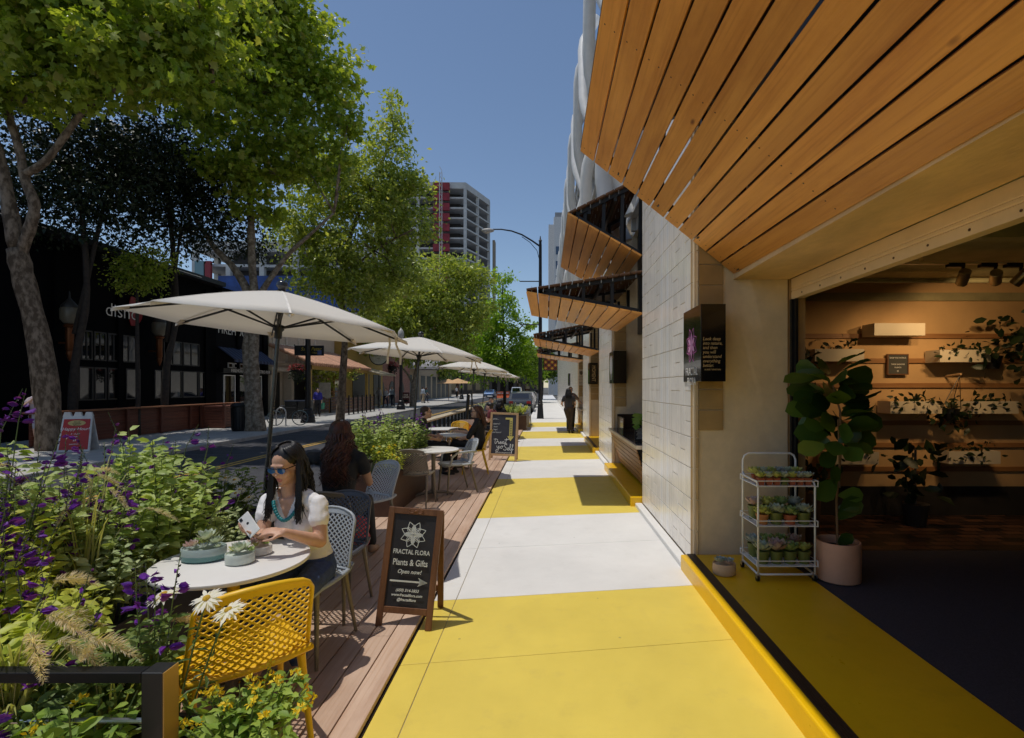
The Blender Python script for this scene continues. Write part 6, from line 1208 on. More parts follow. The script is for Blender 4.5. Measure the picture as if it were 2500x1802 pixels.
C = np.concatenate(C); n = len(C); np_mesh('foliage', leaves(C, rg.uniform(.14,.26,n), rg.normal(size=(n,3)), rg.normal(size=(n,3))+np.array((.3,-.3,.7)), LEAF), LEAF[1], 4, lf_olive, vine, world=True)
mb = thing('menu_easel', 'pale framed menu stand behind the woman in blue', 'sign', tuple(gr(768,1012)+Vector((0,1.5,0)))); b = MB(); b.bb((-.38,-.02,1.0),(.38,.02,2.05)); b.build('board', mat('parchment', (.55,.50,.42), .7), mb); b = MB(); b.bar((-.3,.02,0),(-.3,.02,1.0),.04,.04); b.bar((.3,.02,0),(.3,.02,1.0),.04,.04); b.build('leg', dw, mb)
nb = thing('newspaper_box', 'dark newspaper box with white lettering by the red bollard', 'box', tuple(gr(993,988))); b = MB(); b.bb((-.35,-.3,.12),(.35,.3,1.25)); b.bb((-.05,-.05,0),(.05,.05,.12)); b.build('body', mat('dark red box', (.06,.015,.02), .4), nb, bevel=.04); text('FREE\nNEWS', .22, M['white_paint'], nb, (0,-.304,.85), (R(90),0,0)); b = MB(); b.bb((-.25,-.31,.25),(.25,-.301,.5)); b.build('window', gl_dark, nb)
# ------------------------------------------------------------------ cars and barriers
def car(label, loc, rz, body, kind='sedan', cat='car'):
    t = thing('parked_car' if cat == 'car' else 'van', label, cat, loc, rz, 'vehicles along the street'); W = .88; Hh = 1.45 if kind != 'van' else 1.85
    prof = [(-2.2,.35),(-2.25,.75),(-2.1,.95),(-1.75,1.0),(-1.25,Hh-.03),(-.2,Hh),(.55,Hh-.06),(1.15,1.02),(2.0,.86),(2.2,.65),(2.2,.35)] if kind != 'van' else [(-2.3,.35),(-2.35,1.0),(-2.2,Hh-.1),(-1.9,Hh),(.7,Hh),(1.3,1.15),(2.1,1.0),(2.25,.7),(2.25,.35)]
    b = MB(); n = len(prof); vs = []; ws = [.93,1.,1.,.93]
    for s in (-1, 1):
        for y, z in prof: vs.append((s*W*(1. if z < 1.05 else .80), y, z))
    b.add(vs, [tuple(range(n-1,-1,-1)), tuple(range(n,2*n))]+[(i,(i+1) % n,(i+1) % n+n,i+n) for i in range(n)]); b.build('body', body, t, bevel=.06)
    g_ = MB(); zt = Hh-.08; zr = -1.3 if kind != 'van' else -2.2
    yb = -1.70 if kind != 'van' else -2.36; g_.add([(-.62,-1.705,1.03),(.62,-1.705,1.03),(.58,-1.31,zt),(-.58,-1.31,zt)] if kind != 'van' else [(-.62,-2.34,1.1),(.62,-2.34,1.1),(.58,-2.24,zt-.05),(-.58,-2.24,zt-.05)], [(0,1,2,3)]); g_.add([(-.62,1.10,1.06),(.62,1.10,1.06),(.58,.62,zt),(-.58,.62,zt)] if kind != 'van' else [(-.62,1.30,1.18),(.62,1.30,1.18),(.58,.80,zt),(-.58,.80,zt)], [(3,2,1,0)])
    for s in (-1, 1): g_.add([(s*.80,-1.35,1.05),(s*.80,.95,1.05),(s*.725,.5,zt),(s*.725,-1.1,zt)], [(0,1,2,3) if s > 0 else (3,2,1,0)])
    V = [tuple(Vector(v)+Vector((0,(-.012 if v[1] < 0 else .012),.012))) for v in g_.v]; g_.v = V; g_.build('window', gl_dark, t)
    for s in (-1, 1):
        b = MB(); b.bb((s*.62-.14,-2.29,.68),(s*.62+.14,-2.2,.86)); b.build('tail_light', mat('tail light', (.45,.02,.015), .2), t); b = MB(); b.bb((s*.62-.14,2.12,.6),(s*.62+.14,2.225,.75)); b.build('headlight', mat('headlight', (.7,.7,.7), .15), t)
        for y in (-1.35,1.35): b = MB(); b.tube([(s*.68,y,.32),(s*.90,y,.32)], .32, 18); w_ = b.build('wheel', mat('tyre', (.02,.02,.02), .8), t, smooth=True, ang=40); b = MB(); b.tube([(s*.90,y,.32),(s*.912,y,.32)], .2, 14); b.build('rim', M['bolt'], w_)
    b = MB(); b.bb((-.26,-2.29,.52),(.26,-2.25,.63)); b.build('number_plate', M['white_paint'], t); return t
pt_ = lambda n, c: mat(n, c, .22, .3, .03, coat=.6)
RZ = -.1
for px, Y, col, nm, kd in ((1273,38,(.045,.05,.055),'nearest dark grey parked hatchback behind the farthest planter','sedan'),(1283,45,(.42,.40,.39),'silver parked car second in the row','sedan'),(1290,53,(.03,.03,.035),'dark parked car third in the row','sedan')): c = at(px,945,Y); car(nm, (c.x,Y,RZ), 0, pt_(nm, col), kd)
c = at(1262,945,85); car('white van far down the street left of the parked row', (c.x,85,-.12), 0, pt_('white van paint', (.65,.65,.65)), 'van', 'van')
c = at(1196,945,92); car('distant blue car facing the camera far down the road', (c.x,92,-.12), PI, pt_('blue paint', (.06,.13,.28)))
for k, px in enumerate((1218,1228,1238)):
    Y = 88+k; c = at(px,945,Y); t = thing('road_barrier', ('left','middle','right')[k]+' orange plastic road barrier far down the road', 'barrier', (c.x,Y,-.12), group='orange barriers at the roadworks'); b = MB(); b.prism([(-.3,0),(.3,0),(.12,.4),(.1,1.05),(-.1,1.05),(-.12,.4)], -.45, .45, 'x'); b.build('body', mat('orange barrier', (.70,.13,.03), .5), t, bevel=.02); b = MB(); b.bb((-.3,-.14,.7),(.3,-.125,.9)); b.build('reflector', M['white_paint'], t)
for k, (px, py, w__) in enumerate(((1118,952,1.8),(1095,950,1.6))):
    Y = 62+4*k; c = at(px,py,Y); t = thing('patio_umbrella', ('nearer','farther')[k]+' tan cafe umbrella far down the left pavement', 'umbrella', (c.x,Y,0), group='tan umbrellas far left'); b = MB(); b.lathe([(w__,2.2),(w__*.5,2.5),(0,2.8)], 8); b.build('canopy', mat('tan canvas', (.58,.36,.18), .9), t); b = MB(); b.tube([(0,0,0),(0,0,2.75)], .03); b.build('pole', dw, t)
# ------------------------------------------------------------------ people
def loft(b, secs, n=20):
    """secs: (centre, rx, ry) or (centre, rx, ry, xaxis, yaxis): elliptical rings, capped"""
    vs = []; fs = []
    for s in secs:
        c = Vector(s[0]); X = Vector(s[3]) if len(s) > 3 else Vector((1,0,0)); Y = Vector(s[4]) if len(s) > 4 else Vector((0,1,0))
        for k in range(n):
            t = 2*PI*k/n; ct, st = math.cos(t), math.sin(t); vs.append(c+X*s[1]*math.copysign(abs(ct)**.9, ct)+Y*s[2]*math.copysign(abs(st)**.9, st))
    for i in range(len(secs)-1):
        for k in range(n): l = (k+1) % n; fs.append((i*n+k, i*n+l, (i+1)*n+l, (i+1)*n+k))
    fs.append(tuple(range(n-1,-1,-1))); fs.append(tuple((len(secs)-1)*n+k for k in range(n))); b.add(vs, fs)
def limb(b, pts, rs, n=12):
    P = [Vector(p) for p in pts]; b.tube(P, rs, n)
    for p, r in zip(P, rs): b.ell(p, r*.995, 12, 8)
def fuse(b, name, mats, par, vox, it=4, wrinkle=0., assign=None):
    me = D.meshes.new('tmp'); me.from_pydata(b.v, [], b.f); me.update(); o = D.objects.new('tmp', me); COL.objects.link(o)
    r = o.modifiers.new('r','REMESH'); r.mode = 'VOXEL'; r.voxel_size = vox; s = o.modifiers.new('s','SMOOTH'); s.factor = .5; s.iterations = it
    bpy.context.view_layer.update(); m2 = D.meshes.new_from_object(o.evaluated_get(bpy.context.evaluated_depsgraph_get())); D.objects.remove(o); D.meshes.remove(me)
    m2.name = name; m2.materials.clear()
    for m in (mats if isinstance(mats, (list, tuple)) else [mats]): m2.materials.append(m)
    n = len(m2.vertices); co = np.empty(n*3, dtype=np.float32); m2.vertices.foreach_get('co', co); co = co.reshape(-1,3)
    if wrinkle:
        no = np.empty(n*3, dtype=np.float32); m2.vertices.foreach_get('normal', no); no = no.reshape(-1,3); x, y, z = co[:,0], co[:,1], co[:,2]
        w_ = np.sin(z*70+5*np.sin(x*23+y*9)+y*31)*np.sin(x*18-z*9+1.3)+.6*np.sin(z*120+x*60+3*np.sin(y*40)); co += no*(w_*wrinkle)[:, None]; m2.vertices.foreach_set('co', co.reshape(-1))
    if assign:
        c = np.empty(len(m2.polygons)*3, dtype=np.float32); m2.polygons.foreach_get('center', c); m2.polygons.foreach_set('material_index', assign(c.reshape(-1,3)).astype(np.int32))
    m2.update(); q = link(name, m2, par, True, 0, False, 180); return q
def skinmat(n, c):
    m = mat(n, c, .5, 0, .05, 30, bump=.03, bscale=400, spec=.4); b = [x for x in m.node_tree.nodes if x.type == 'BSDF_PRINCIPLED'][0]; b.inputs['Subsurface Weight'].default_value = .12; b.inputs['Subsurface Radius'].default_value = (.02,.008,.004); return m
skin_w = skinmat('warm skin', (.58,.33,.22)); skin_l = skinmat('light skin', (.66,.42,.31)); skin_d = skinmat('tan skin', (.42,.23,.14)); lipm = mat('lips', (.42,.14,.12), .4)
cloth = lambda n, c, **k: mat(n, c, .85, 0, .08, 8, bump=.12, bscale=500, **k)
hair_b = mat('black hair', (.010,.008,.009), .46, 0, .3, 40, stretch=(1,1,.1), spec=.4); hair_br = mat('brown hair', (.10,.04,.02), .38, 0, .4, 40, stretch=(1,1,.1), spec=.5); hair_au = mat('auburn hair', (.028,.009,.006), .45, 0, .5, 30, stretch=(1,1,.15), spec=.4, col2=(.085,.022,.012)); hair_s = mat('short brown hair', (.05,.028,.018), .6)
lens_b = glass('blue mirror lens', (.02,.10,.30), .06); lens_k = glass('dark lens', (.006,.006,.008), .08)
STAND = dict(pel=(0,0,.92), wai=(0,.01,1.08), che=(0,0,1.27), nek=(0,.015,1.43), hed=(0,-.015,1.565), sL=(.175,.01,1.375), sR=(-.175,.01,1.375), eL=(.215,.03,1.10), eR=(-.215,.03,1.10), wL=(.215,-.05,.86), wR=(-.215,-.05,.86), hL=(.09,0,.90), hR=(-.09,0,.90), kL=(.095,-.02,.49), kR=(-.095,-.02,.49), aL=(.095,.03,.085), aR=(-.095,.03,.085))
SIT = dict(pel=(0,.06,.545), wai=(0,.07,.70), che=(0,.05,.89), nek=(0,.05,1.05), hed=(0,.0,1.185), sL=(.17,.05,1.0), sR=(-.17,.05,1.0), eL=(.21,-.03,.75), eR=(-.21,-.03,.75), wL=(.13,-.25,.80), wR=(-.13,-.25,.80), hL=(.09,.03,.53), hR=(-.09,.03,.53), kL=(.11,-.40,.53), kR=(-.11,-.40,.53), aL=(.10,-.38,.09), aR=(-.10,-.38,.09))
def headbuild(b, c, Mh, s=1., face=True):
    E = lambda p, r: b.ell(Vector(c)+Mh @ (Vector(p)*s), tuple(x*s for x in r), 16, 12, Mh)
    E((0,.012,.035), (.073,.092,.085)); E((0,-.018,-.03), (.060,.070,.075)); E((0,-.045,-.072), (.036,.038,.036)); E((0,-.02,-.05), (.052,.055,.06))
    for q in (-1, 1): E((q*.036,-.052,-.022), (.026,.028,.028)); E((q*.074,.012,-.01), (.010,.020,.031))
    if face:
        E((0,-.074,.032), (.048,.016,.012)); E((0,-.092,-.022), (.0115,.017,.012)); E((0,-.083,.004), (.0095,.013,.026))
        for q in (-1, 1): E((q*.010,-.084,-.027), (.009,.010,.008)); E((q*.029,-.078,.012), (.014,.011,.009))
        E((0,-.0825,-.053), (.021,.009,.0065)); E((0,-.080,-.063), (.018,.010,.0075)); E((0,-.080,-.092), (.017,.014,.013))
def hand(b, w, d, up, s=1., curl=.5, grip=False, mirror=1):
    """palm and five fingers from wrist w along d; up = back of the hand"""
    w = Vector(w); d = Vector(d).normalized(); up = (Vector(up)-d*Vector(up).dot(d)).normalized(); sd = d.cross(up)*mirror
    pc = w+d*.050*s; b.box(w+d*.048*s, (.066*s,.085*s,.022*s), Matrix((sd,d,up)).transposed()); b.ell(pc, (.036*s,.050*s,.015*s), 12, 8, Matrix((sd,d,up)).transposed())
    for k, (o, L) in enumerate(((-.028,.062),(-.0095,.074),(.0095,.070),(.027,.056))):
        p = w+d*.085*s+sd*o*s; a = 0; pts = [p]; q = d
        for j in range(3): a += curl*(.55+.1*j); q = d*math.cos(a)-up*math.sin(a)+sd*o*1.2; p = p+q.normalized()*L*s*(.45,.32,.25)[j]; pts.append(p)
        limb(b, pts, [.0088*s,.0083*s,.0076*s,.0066*s], 8)
    p = w+d*.025*s-sd*.030*s; pts = [p, p+(d*.6-sd*.75-up*.15).normalized()*.036*s, p+(d*.6-sd*.75-up*.15).normalized()*.036*s+(d*.9-sd*.15-up*(.35 if grip else .15)).normalized()*.032*s, p+(d*.6-sd*.75-up*.15).normalized()*.036*s+(d*.9-sd*.1-up*.3).normalized()*.055*s]; limb(b, pts, [.0125*s,.0105*s,.0092*s,.0075*s], 8)
def figure(label, loc, rz, pose, top, bottom, skin, shoe, hair=None, hairlen=0, female=True, vox=.02, sleeve=.5, legs=1., look=(0,0), s=1., hands=True, wr=0., group=None, cap=None, glasses=None, world=False, belt=None, neckline=True, lean=0):
    J = {k: Vector(v) for k, v in pose.items() if isinstance(v, tuple) and isinstance(v[0], (int, float))}; t = thing('person', label, 'person', loc, rz, group, s); f = 1. if female else 1.12
    up = (J['nek']-J['wai']).normalized(); xa = (J['sL']-J['sR']).normalized(); ya = up.cross(xa).normalized(); pu = (J['wai']-J['pel']).normalized(); px_ = (J['hL']-J['hR']).normalized(); py_ = pu.cross(px_).normalized()
    yaw, pit = look; H0 = Matrix((xa, ya, xa.cross(ya))).transposed(); Mh = Matrix.Rotation(yaw, 3, 'Z') @ Matrix.Rotation(pit, 3, 'X') if world or True else H0
    fwd = -ya
    def torso(b, g):
        w_ = .125*f if female else .145*f
        loft(b, [(J['pel']-pu*.09, .10+g, .085+g, px_, py_), (J['pel'], (.165 if female else .160)+g, .115+g, px_, py_), (J['pel'].lerp(J['wai'],.5), (.150 if female else .158)+g, .108+g, px_, py_), (J['wai'], w_+g, .092*f+g, xa, ya), (J['wai'].lerp(J['che'],.55), (.137 if female else .158)+g, .10*f+g, xa, ya), (J['che'], (.150 if female else .180)+g, .105*f+g, xa, ya), (J['che'].lerp(J['nek'],.45), (.165 if female else .195)+g, .092*f+g, xa, ya), (J['nek']-up*.045, .115*f+g, .066+g, xa, ya), (J['nek']-up*.005, .058+g*.5, .056+g*.5, xa, ya)])
        if female:
            for q in (-1, 1): b.ell(J['che']+xa*q*.068-ya*.078-up*.005, .056+g, 12, 8)
        for k in 'LR': b.ell(J['s'+k]-up*.018, .046*f+g, 12, 8); b.ell(J['s'+k].lerp(J['nek'],.45)+up*.004, .05*f+g, 12, 8); b.ell(J['s'+k].lerp(J['nek'],.22)-up*.008, .048*f+g, 12, 8)
    b = MB(); torso(b, -.006); limb(b, [J['nek']-up*.03, J['nek']+up*.02, J['hed']-Mh @ Vector((0,-.02,.03))], [.054*f,.048*f,.048*f])
    headbuild(b, J['hed'], Mh, 1. if female else 1.04, vox < .03)
    for k, mir in (('L',1),('R',-1)):
        S_, E_, W_ = J['s'+k], J['e'+k], J['w'+k]; limb(b, [S_-up*.006, S_.lerp(E_,.5), E_], [.044*f,.043*f,.037*f]); limb(b, [E_, E_.lerp(W_,.3), W_], [.038*f,.039*f,.025*f])
        d = (W_-E_).normalized(); hp = pose.get('hand'+k)
        hand(b, W_-d*.005, hp[0] if hp else d, hp[1] if hp else xa*mir+fwd*.3, .95*f if female else .98*f, hp[2] if hp else .45, bool(hp), hp[3] if hp and len(hp) > 3 else -mir)
        Hh, K_, A_ = J['h'+k], J['k'+k], J['a'+k]; limb(b, [Hh, Hh.lerp(K_,.5), K_], [.088*f,.072*f,.056*f]); limb(b, [K_, K_.lerp(A_,.33)+(J['k'+k]-J['h'+k]).cross(xa).normalized()*0, A_], [.055*f,.054*f,.036*f])
        td = Vector(pose.get('toe'+k, (0,-1,-.15))).normalized(); limb(b, [A_-Vector((0,0,.02)), A_+td*.06-Vector((0,0,.035)), A_+td*.14-Vector((0,0,.05))], [.036,.033,.026])
    lips = J['hed']+Mh @ Vector((0,-.088,-.058)); Mi = Mh.inverted()
    def asg(c):
        q = (c-np.array(lips)) @ np.array(Mh); return ((np.abs(q[:,0])/.022)**2+(q[:,2]/.0125)**2+(q[:,1]/.02)**2 < 1)
    bo = fuse(b, 'body', [skin, lipm], t, vox, 4 if vox > .01 else 3, assign=asg)
    b = MB(); torso(b, .010)
    for k in 'LR':
        S_, E_ = J['s'+k], J['e'+k]; W_ = J['w'+k]
        if sleeve > 0:
            q = S_.lerp(E_, min(1,sleeve)); limb(b, [S_-up*.004, S_.lerp(q,.5)-up*.002, q], [.054*f,.057*f,.061*f if sleeve < 1 else .054*f])
            if sleeve > 1: q2 = E_.lerp(W_, sleeve-1); limb(b, [E_, q2], [.050*f,.040*f])
    vn = J['nek']
    def vasg(c):
        dz = vn.z-c[:,2]; return (neckline == 'v')*((np.abs(c[:,0]-vn.x) < .068*(1-(dz-.0)/.165)) & (c[:,1] < vn.y+.02) & (dz < .165) & (dz > -.1))
    sh_ = fuse(b, 'shirt', [top, skin], t, vox, 4 if vox > .01 else 3, wr, vasg)
    b = MB(); loft(b, [(J['pel']-pu*.10, .11, .10, px_, py_), (J['pel'], (.178 if female else .172), .128, px_, py_), (J['pel'].lerp(J['wai'],.62), (.158 if female else .17), .118, px_, py_)])
    for k in 'LR':
        Hh, K_, A_ = J['h'+k], J['k'+k], J['a'+k]; q = Hh.lerp(K_, min(1,legs*2)); limb(b, [Hh, Hh.lerp(q,.5), q], [.100*f,.084*f,.068*f])
        if legs > .5: q = K_.lerp(A_, (legs-.5)*2-.06); limb(b, [K_, K_.lerp(q,.4), q], [.067*f,.064*f,.050*f])
    fuse(b, 'trousers' if legs > .6 else 'shorts', bottom, t, vox, 4, wr*.7)
    if shoe:
        for k in 'LR':
            A_ = J['a'+k]; td = Vector(pose.get('toe'+k, (0,-1,-.15))).normalized(); b = MB(); limb(b, [A_-Vector((0,0,.035))-td*.03, A_+td*.06-Vector((0,0,.045)), A_+td*.165-Vector((0,0,.052))], [.043,.040,.033])
            if pose.get('heel'): b.tube([A_-Vector((0,0,.04))-td*.05, A_-Vector((0,0,.11))-td*.06], [.028,.018], 8)
            fuse(b, 'shoe', shoe, t, max(.010,vox*.6), 2)
    if hair is not None:
        hb = MB(); rs = random.Random(len(label)); c = J['hed']; g = lambda p: c+Mh @ Vector(p)
        if hairlen == 0:
            hb.ell(g((0,.022,.045)), (.081,.095,.084), 16, 12, Mh); hb.ell(g((0,.05,.0)), (.076,.062,.07), 14, 10, Mh); fuse(hb, 'hair', hair, t, max(.008,vox*.6), 2)
        else:
            hb.ell(g((0,.029,.047)), (.083,.099,.086), 18, 14, Mh); hb.ell(g((0,.045,-.0)), (.078,.068,.08), 14, 10, Mh); cp = fuse(hb, 'hair', hair, t, max(.007,vox*.6), 2)
            hb = MB(); ns = 330 if vox < .012 else 90; dn = Vector((0,0,-1))
            for k in range(ns):
                ph0 = (.13+1.74*(k+rs.random()*.8)/ns)*PI; ph = max(.44*PI, min(1.56*PI, ph0)); r = rs.uniform(1.03,1.10); pts = []; wv = rs.uniform(0,6)
                part = Vector((.018,-.03,.132))
                for q in range(5):
                    th = (.13+.41*q/4)*PI; pq = ph0+(ph-ph0)*(q/4)**.8; pts.append(g((math.sin(pq)*.082*math.sin(th)*r, .028-math.cos(pq)*.098*math.sin(th)*r, .048+.088*math.cos(th)*r)))
                out = Mh @ Vector((math.sin(ph), -math.cos(ph), 0)); out.z = 0
                side = min(1., abs(math.sin(ph))); front = max(0, math.cos(ph)+.15)
                L_ = hairlen*rs.uniform(.8,1.05); p = pts[-1]; n_ = 8; curl = pose.get('curl', 0)
                for q in range(1, n_+1):
                    s_ = q/n_; off = out*(.035*s_*(1-.3*s_)+.02*rs.uniform(-1,1)*s_)+fwd*front*.10*s_*s_+xa*(.012*math.sin(wv+s_*5)+curl*.03*math.sin(wv+s_*18))+ya*curl*.03*math.cos(wv+s_*16)
                    if math.cos(ph) < -.2: off += ya*(.045*math.sin(PI*min(1,s_*1.3)*.5))
                    pts.append(p+dn*L_*s_+off)
                r0 = rs.uniform(.0055,.0105) if vox < .012 else rs.uniform(.010,.016); hb.tube(pts, [r0*.6]+[r0]*5+[r0*(1-.8*q/n_) for q in range(1, n_)]+[.002], 6, flat=.6)
            hb.build('hair_strands', hair, cp, smooth=True, ang=180)
    if cap is not None:
        b = MB(); c = J['hed']; b.ell(c+Mh @ Vector((0,.015,.06)), (.088,.104,.075), 16, 12, Mh); b.ell(c+Mh @ Vector((0,-.10,.055)), (.065,.07,.010), 14, 6, Mh); fuse(b, 'cap', cap, t, max(.008,vox*.5), 2)
    if glasses is not None:
        b = MB(); c = J['hed']; g = lambda p: c+Mh @ Vector(p)
        for q in (-1, 1):
            pl = [g((q*(.033+.028*math.cos(a)*(1.0)), -.094+.010*abs(math.cos(a)*.5+.5*q*0), .008+.020*math.sin(a)*(1 if math.sin(a) > 0 else .95))) for a in [2*PI*k/18 for k in range(18)]]; o2 = [p-(Mh @ Vector((0,.004,0)))*-1 for p in pl]; b.add(pl+o2, [tuple(range(18)), tuple(range(35,17,-1))]+[(k,(k+1) % 18,18+(k+1) % 18,18+k) for k in range(18)])
        gl_ = b.build('sunglasses', glasses, t); b = MB()
        for q in (-1, 1): b.tube([g((q*.062,-.088,.02)), g((q*.076,-.03,.014)), g((q*.077,.02,.006))], .0032, 6)
        b.tube([g((-.064,-.092,.0265)), g((-.03,-.0975,.0285)), g((0,-.098,.020)), g((.03,-.0975,.0285)), g((.064,-.092,.0265))], .0035, 6); b.build('spectacle_frame', mat('dark spectacle frame', (.012,.012,.015), .25), gl_)
    return t, J, Mh, bo
def pose(base, **k): d = dict(base); d.update(k); return d
def dirM(v):
    v = Vector(v).normalized(); return (math.atan2(v.x, -v.y), -math.asin(v.z)) # yaw, pitch for a face looking along v
# --- the woman with the phone
L0 = Vector((-1.56,3.36,Z0)); W = lambda px, py, Y: tuple(at(px,py,Y)-L0); V0 = lambda x, y, z: tuple(Vector((x,y,z))-L0)
yw, pt2 = dirM((-.20,-.93,-.30))
P1 = dict(pel=V0(-1.56,3.38,.555), wai=V0(-1.565,3.37,.72), che=V0(-1.575,3.31,.915), nek=W(708,1203,3.245), hed=W(699,1137,3.19), sL=W(777,1228,3.19), sR=W(654,1223,3.29), eL=W(782,1322,3.12), eR=W(640,1310,3.17), wL=W(694,1300,2.94), wR=W(636,1306,2.99), hL=V0(-1.47,3.33,.545), hR=V0(-1.65,3.36,.545), kL=V0(-1.44,2.93,.55), kR=V0(-1.66,2.93,.55), aL=V0(-1.46,3.02,.13), aR=V0(-1.66,2.98,.13),
          handL=((-.95,-.15,.12),(.1,-.35,.95),.42,1), handR=((-.62,-.55,.35),(-.55,-.35,-.6),.55,-1), toeL=(.1,-1,-.15))
white_t = cloth('white cotton', (.80,.77,.76)); jean = mat('blue denim', (.035,.06,.16), .85, 0, .25, 30, bump=.15, bscale=600); blackc = cloth('black cotton', (.010,.010,.012))
t, J, Mh, bo = figure('seated woman in white t-shirt, teal necklace and blue mirrored sunglasses, using a phone', L0, 0, P1, white_t, jean, skin_w, mat('tan sandal', (.30,.17,.09), .6), hair_b, .36, True, .0058, .42, 1., (yw,pt2), wr=.0016, glasses=lens_b, neckline='v')
b = MB()
nk = J['nek']; 
for k in range(19):
    a = -1.25+2.5*k/18; p = nk+Vector((.088*math.sin(a)+.012, -.045-.05*math.cos(a), -.035-.115*math.cos(a)**2)); b.ell(p, .0125, 8, 6)
b.build('necklace', mat('teal beads', (.01,.20,.22), .35), t, smooth=True)
hw = J['wR']+Vector((-.62,-.55,.35)).normalized()*.07
ph = thing('phone', 'white smartphone held upright by the woman in the white t-shirt', 'phone', tuple(at(608,1281,2.93))); ph.rotation_euler = (R(-32), R(-44), R(14)); b = MB(); b.bb((-.036,-.004,-.073),(.036,.004,.073)); b.build('case', mat('white phone case', (.72,.72,.70), .3), ph, bevel=.003); b = MB(); b.bb((-.028,-.006,.045),(-.012,-.0041,.065)); b.lathe([(.006,0),(.008,.0001)], 12, c=(0,-.0045,.01), M=Matrix.Rotation(R(90),3,'X')); b.build('camera', M['black'], ph); b = MB(); b.bb((-.032,.0041,-.066),(.032,.0045,.066)); b.build('screen', lens_k, ph)
# --- the curly-haired woman seen from behind
P2 = pose(SIT, sL=(.185,.05,1.02), sR=(-.185,.05,1.02), eL=(.36,-.04,.99), eR=(-.24,-.02,.78), wL=(.20,-.24,1.02), wR=(-.14,-.28,.79), hed=(.0,-.005,1.215), nek=(0,.04,1.07), curl=1, aR=(-.16,-.40,.10), aL=(.12,-.36,.10))
figure('seated woman from behind with long curly auburn hair and black top', (-1.93,4.83,Z0), PI+.06, P2, blackc, mat('black leggings', (.012,.011,.013), .7), skin_d, mat('beige shoe', (.42,.28,.19), .6), hair_au, .46, True, .0085, .45, 1., (0,-.08), 1.04)
bg_ = thing('red_bag', 'red cloth bag or jacket hanging at the side of the curly-haired woman', 'bag', (-1.70,4.62,.42)); b = MB(); b.ell((0,0,.06), (.10,.14,.11), 16, 10); b.ell((.02,.02,-.05), (.08,.12,.09), 14, 8); fuse(b, 'cloth', cloth('coral red cloth', (.45,.05,.06)), bg_, .014, 3, .003)
# --- man in black, woman in black at the third table
P3 = pose(SIT, eL=(.20,-.02,.74), eR=(-.24,.02,.74), wL=(.10,-.24,.72), wR=(-.10,-.22,.68), kL=(.12,-.42,.55), aL=(.10,-.50,.09), che=(0,.03,.89), nek=(0,.0,1.05), hed=(0,-.05,1.18), sL=(.19,.02,1.0), sR=(-.19,.02,1.0))
figure('seated man in black shirt with short hair and glasses, facing right beside the second planter', (-2.38,9.95,Z0), R(90)+.35, P3, blackc, blackc, skin_l, M['black'], hair_s, 0, False, .013, .6, 1., (-.0,-.05), 1.03, glasses=lens_k)
P4 = pose(SIT, eL=(.18,-.10,.72), eR=(-.21,-.12,.76), wL=(.05,-.32,.66), wR=(-.14,-.38,.79), kL=(.02,-.42,.60), aL=(-.12,-.62,.28), kR=(-.10,-.42,.54), aR=(-.02,-.46,.11), toeL=(-.2,-.8,-.5), heel=True)
figure('seated woman in black with long brown hair and dark sunglasses at the third table', (-1.40,10.25,Z0), R(-90)-.10, P4, cloth('charcoal cotton', (.020,.021,.025)), blackc, skin_l, M['black'], hair_br, .34, True, .012, 1., .93, (.40,-.05), 1.02, glasses=lens_k)
# --- three people further along the deck
c = at(1203,0,14.6); figure('seated person in maroon t-shirt and dark cap behind the second sandwich board', (c.x,14.6,Z0), R(-90)-.3, pose(SIT, che=(0,.0,.89), nek=(0,-.04,1.04), hed=(0,-.10,1.15), sL=(.19,-.02,1.0), sR=(-.19,-.02,1.0)), cloth('maroon cotton', (.16,.035,.045)), M['black'], skin_l, M['black'], hair_s, 0, False, .02, .5, 1., (0,-.2), 1., cap=M['black'])
ch = dup(CH['t2'], (c.x+.03,14.62,Z0), R(-90)-.3, 'taupe chair under the person in the maroon t-shirt')
c = at(1199,0,17.6); figure('seated man facing the camera, only his head above the maroon shirted person', (c.x,17.6,Z0), .05, SIT, cloth('grey shirt', (.20,.20,.22)), M['black'], skin_l, M['black'], hair_s, 0, False, .022, .5, 1., (0,0), 1.04)
dup(CH['t2'], (c.x,17.65,Z0), .05, 'taupe chair under the far seated man facing the camera')
c = at(1222,0,16.2); figure('seated dark-clothed person with black hair beside the distant yellow chair', (c.x,16.3,Z0), PI-.5, SIT, blackc, blackc, skin_d, M['black'], hair_b, .2, True, .022, 1.5, 1., (0,0), 1.)
# --- the standing woman at the far counter and the person before her
g = gr(1388,1058); P5 = pose(STAND, wR=(-.27,-.20,1.02), eR=(-.26,.0,1.13), eL=(.26,-.02,1.12), wL=(.20,-.22,1.06), aL=(-.12,.05,.12), kL=(-.01,-.06,.51), aR=(-.03,-.03,.12), kR=(-.10,0,.51), pel=(-.04,0,.95), heel=True, toeL=(-.5,-.8,-.5), toeR=(-.2,-1,-.5))
figure('standing woman in dark grey top, black trousers and heels, leaning at the far counter', (g.x,g.y,.0), PI+.12, P5, cloth('dark slate cotton', (.035,.033,.045)), mat('dark maroon trousers', (.028,.014,.014), .7), skin_w, M['black'], hair_b, .28, True, .016, .55, 1., (-.2,-.1), 1.0)
figure('person half hidden behind the standing woman at the far counter', (g.x+.12,g.y+.9,0), .2, pose(STAND, eL=(.30,-.10,1.15), wL=(.40,-.30,1.05)), cloth('tan shirt', (.25,.17,.12)), M['black'], skin_w, M['black'], hair_s, 0, False, .022, .6, 1., (0,0), 1.04)
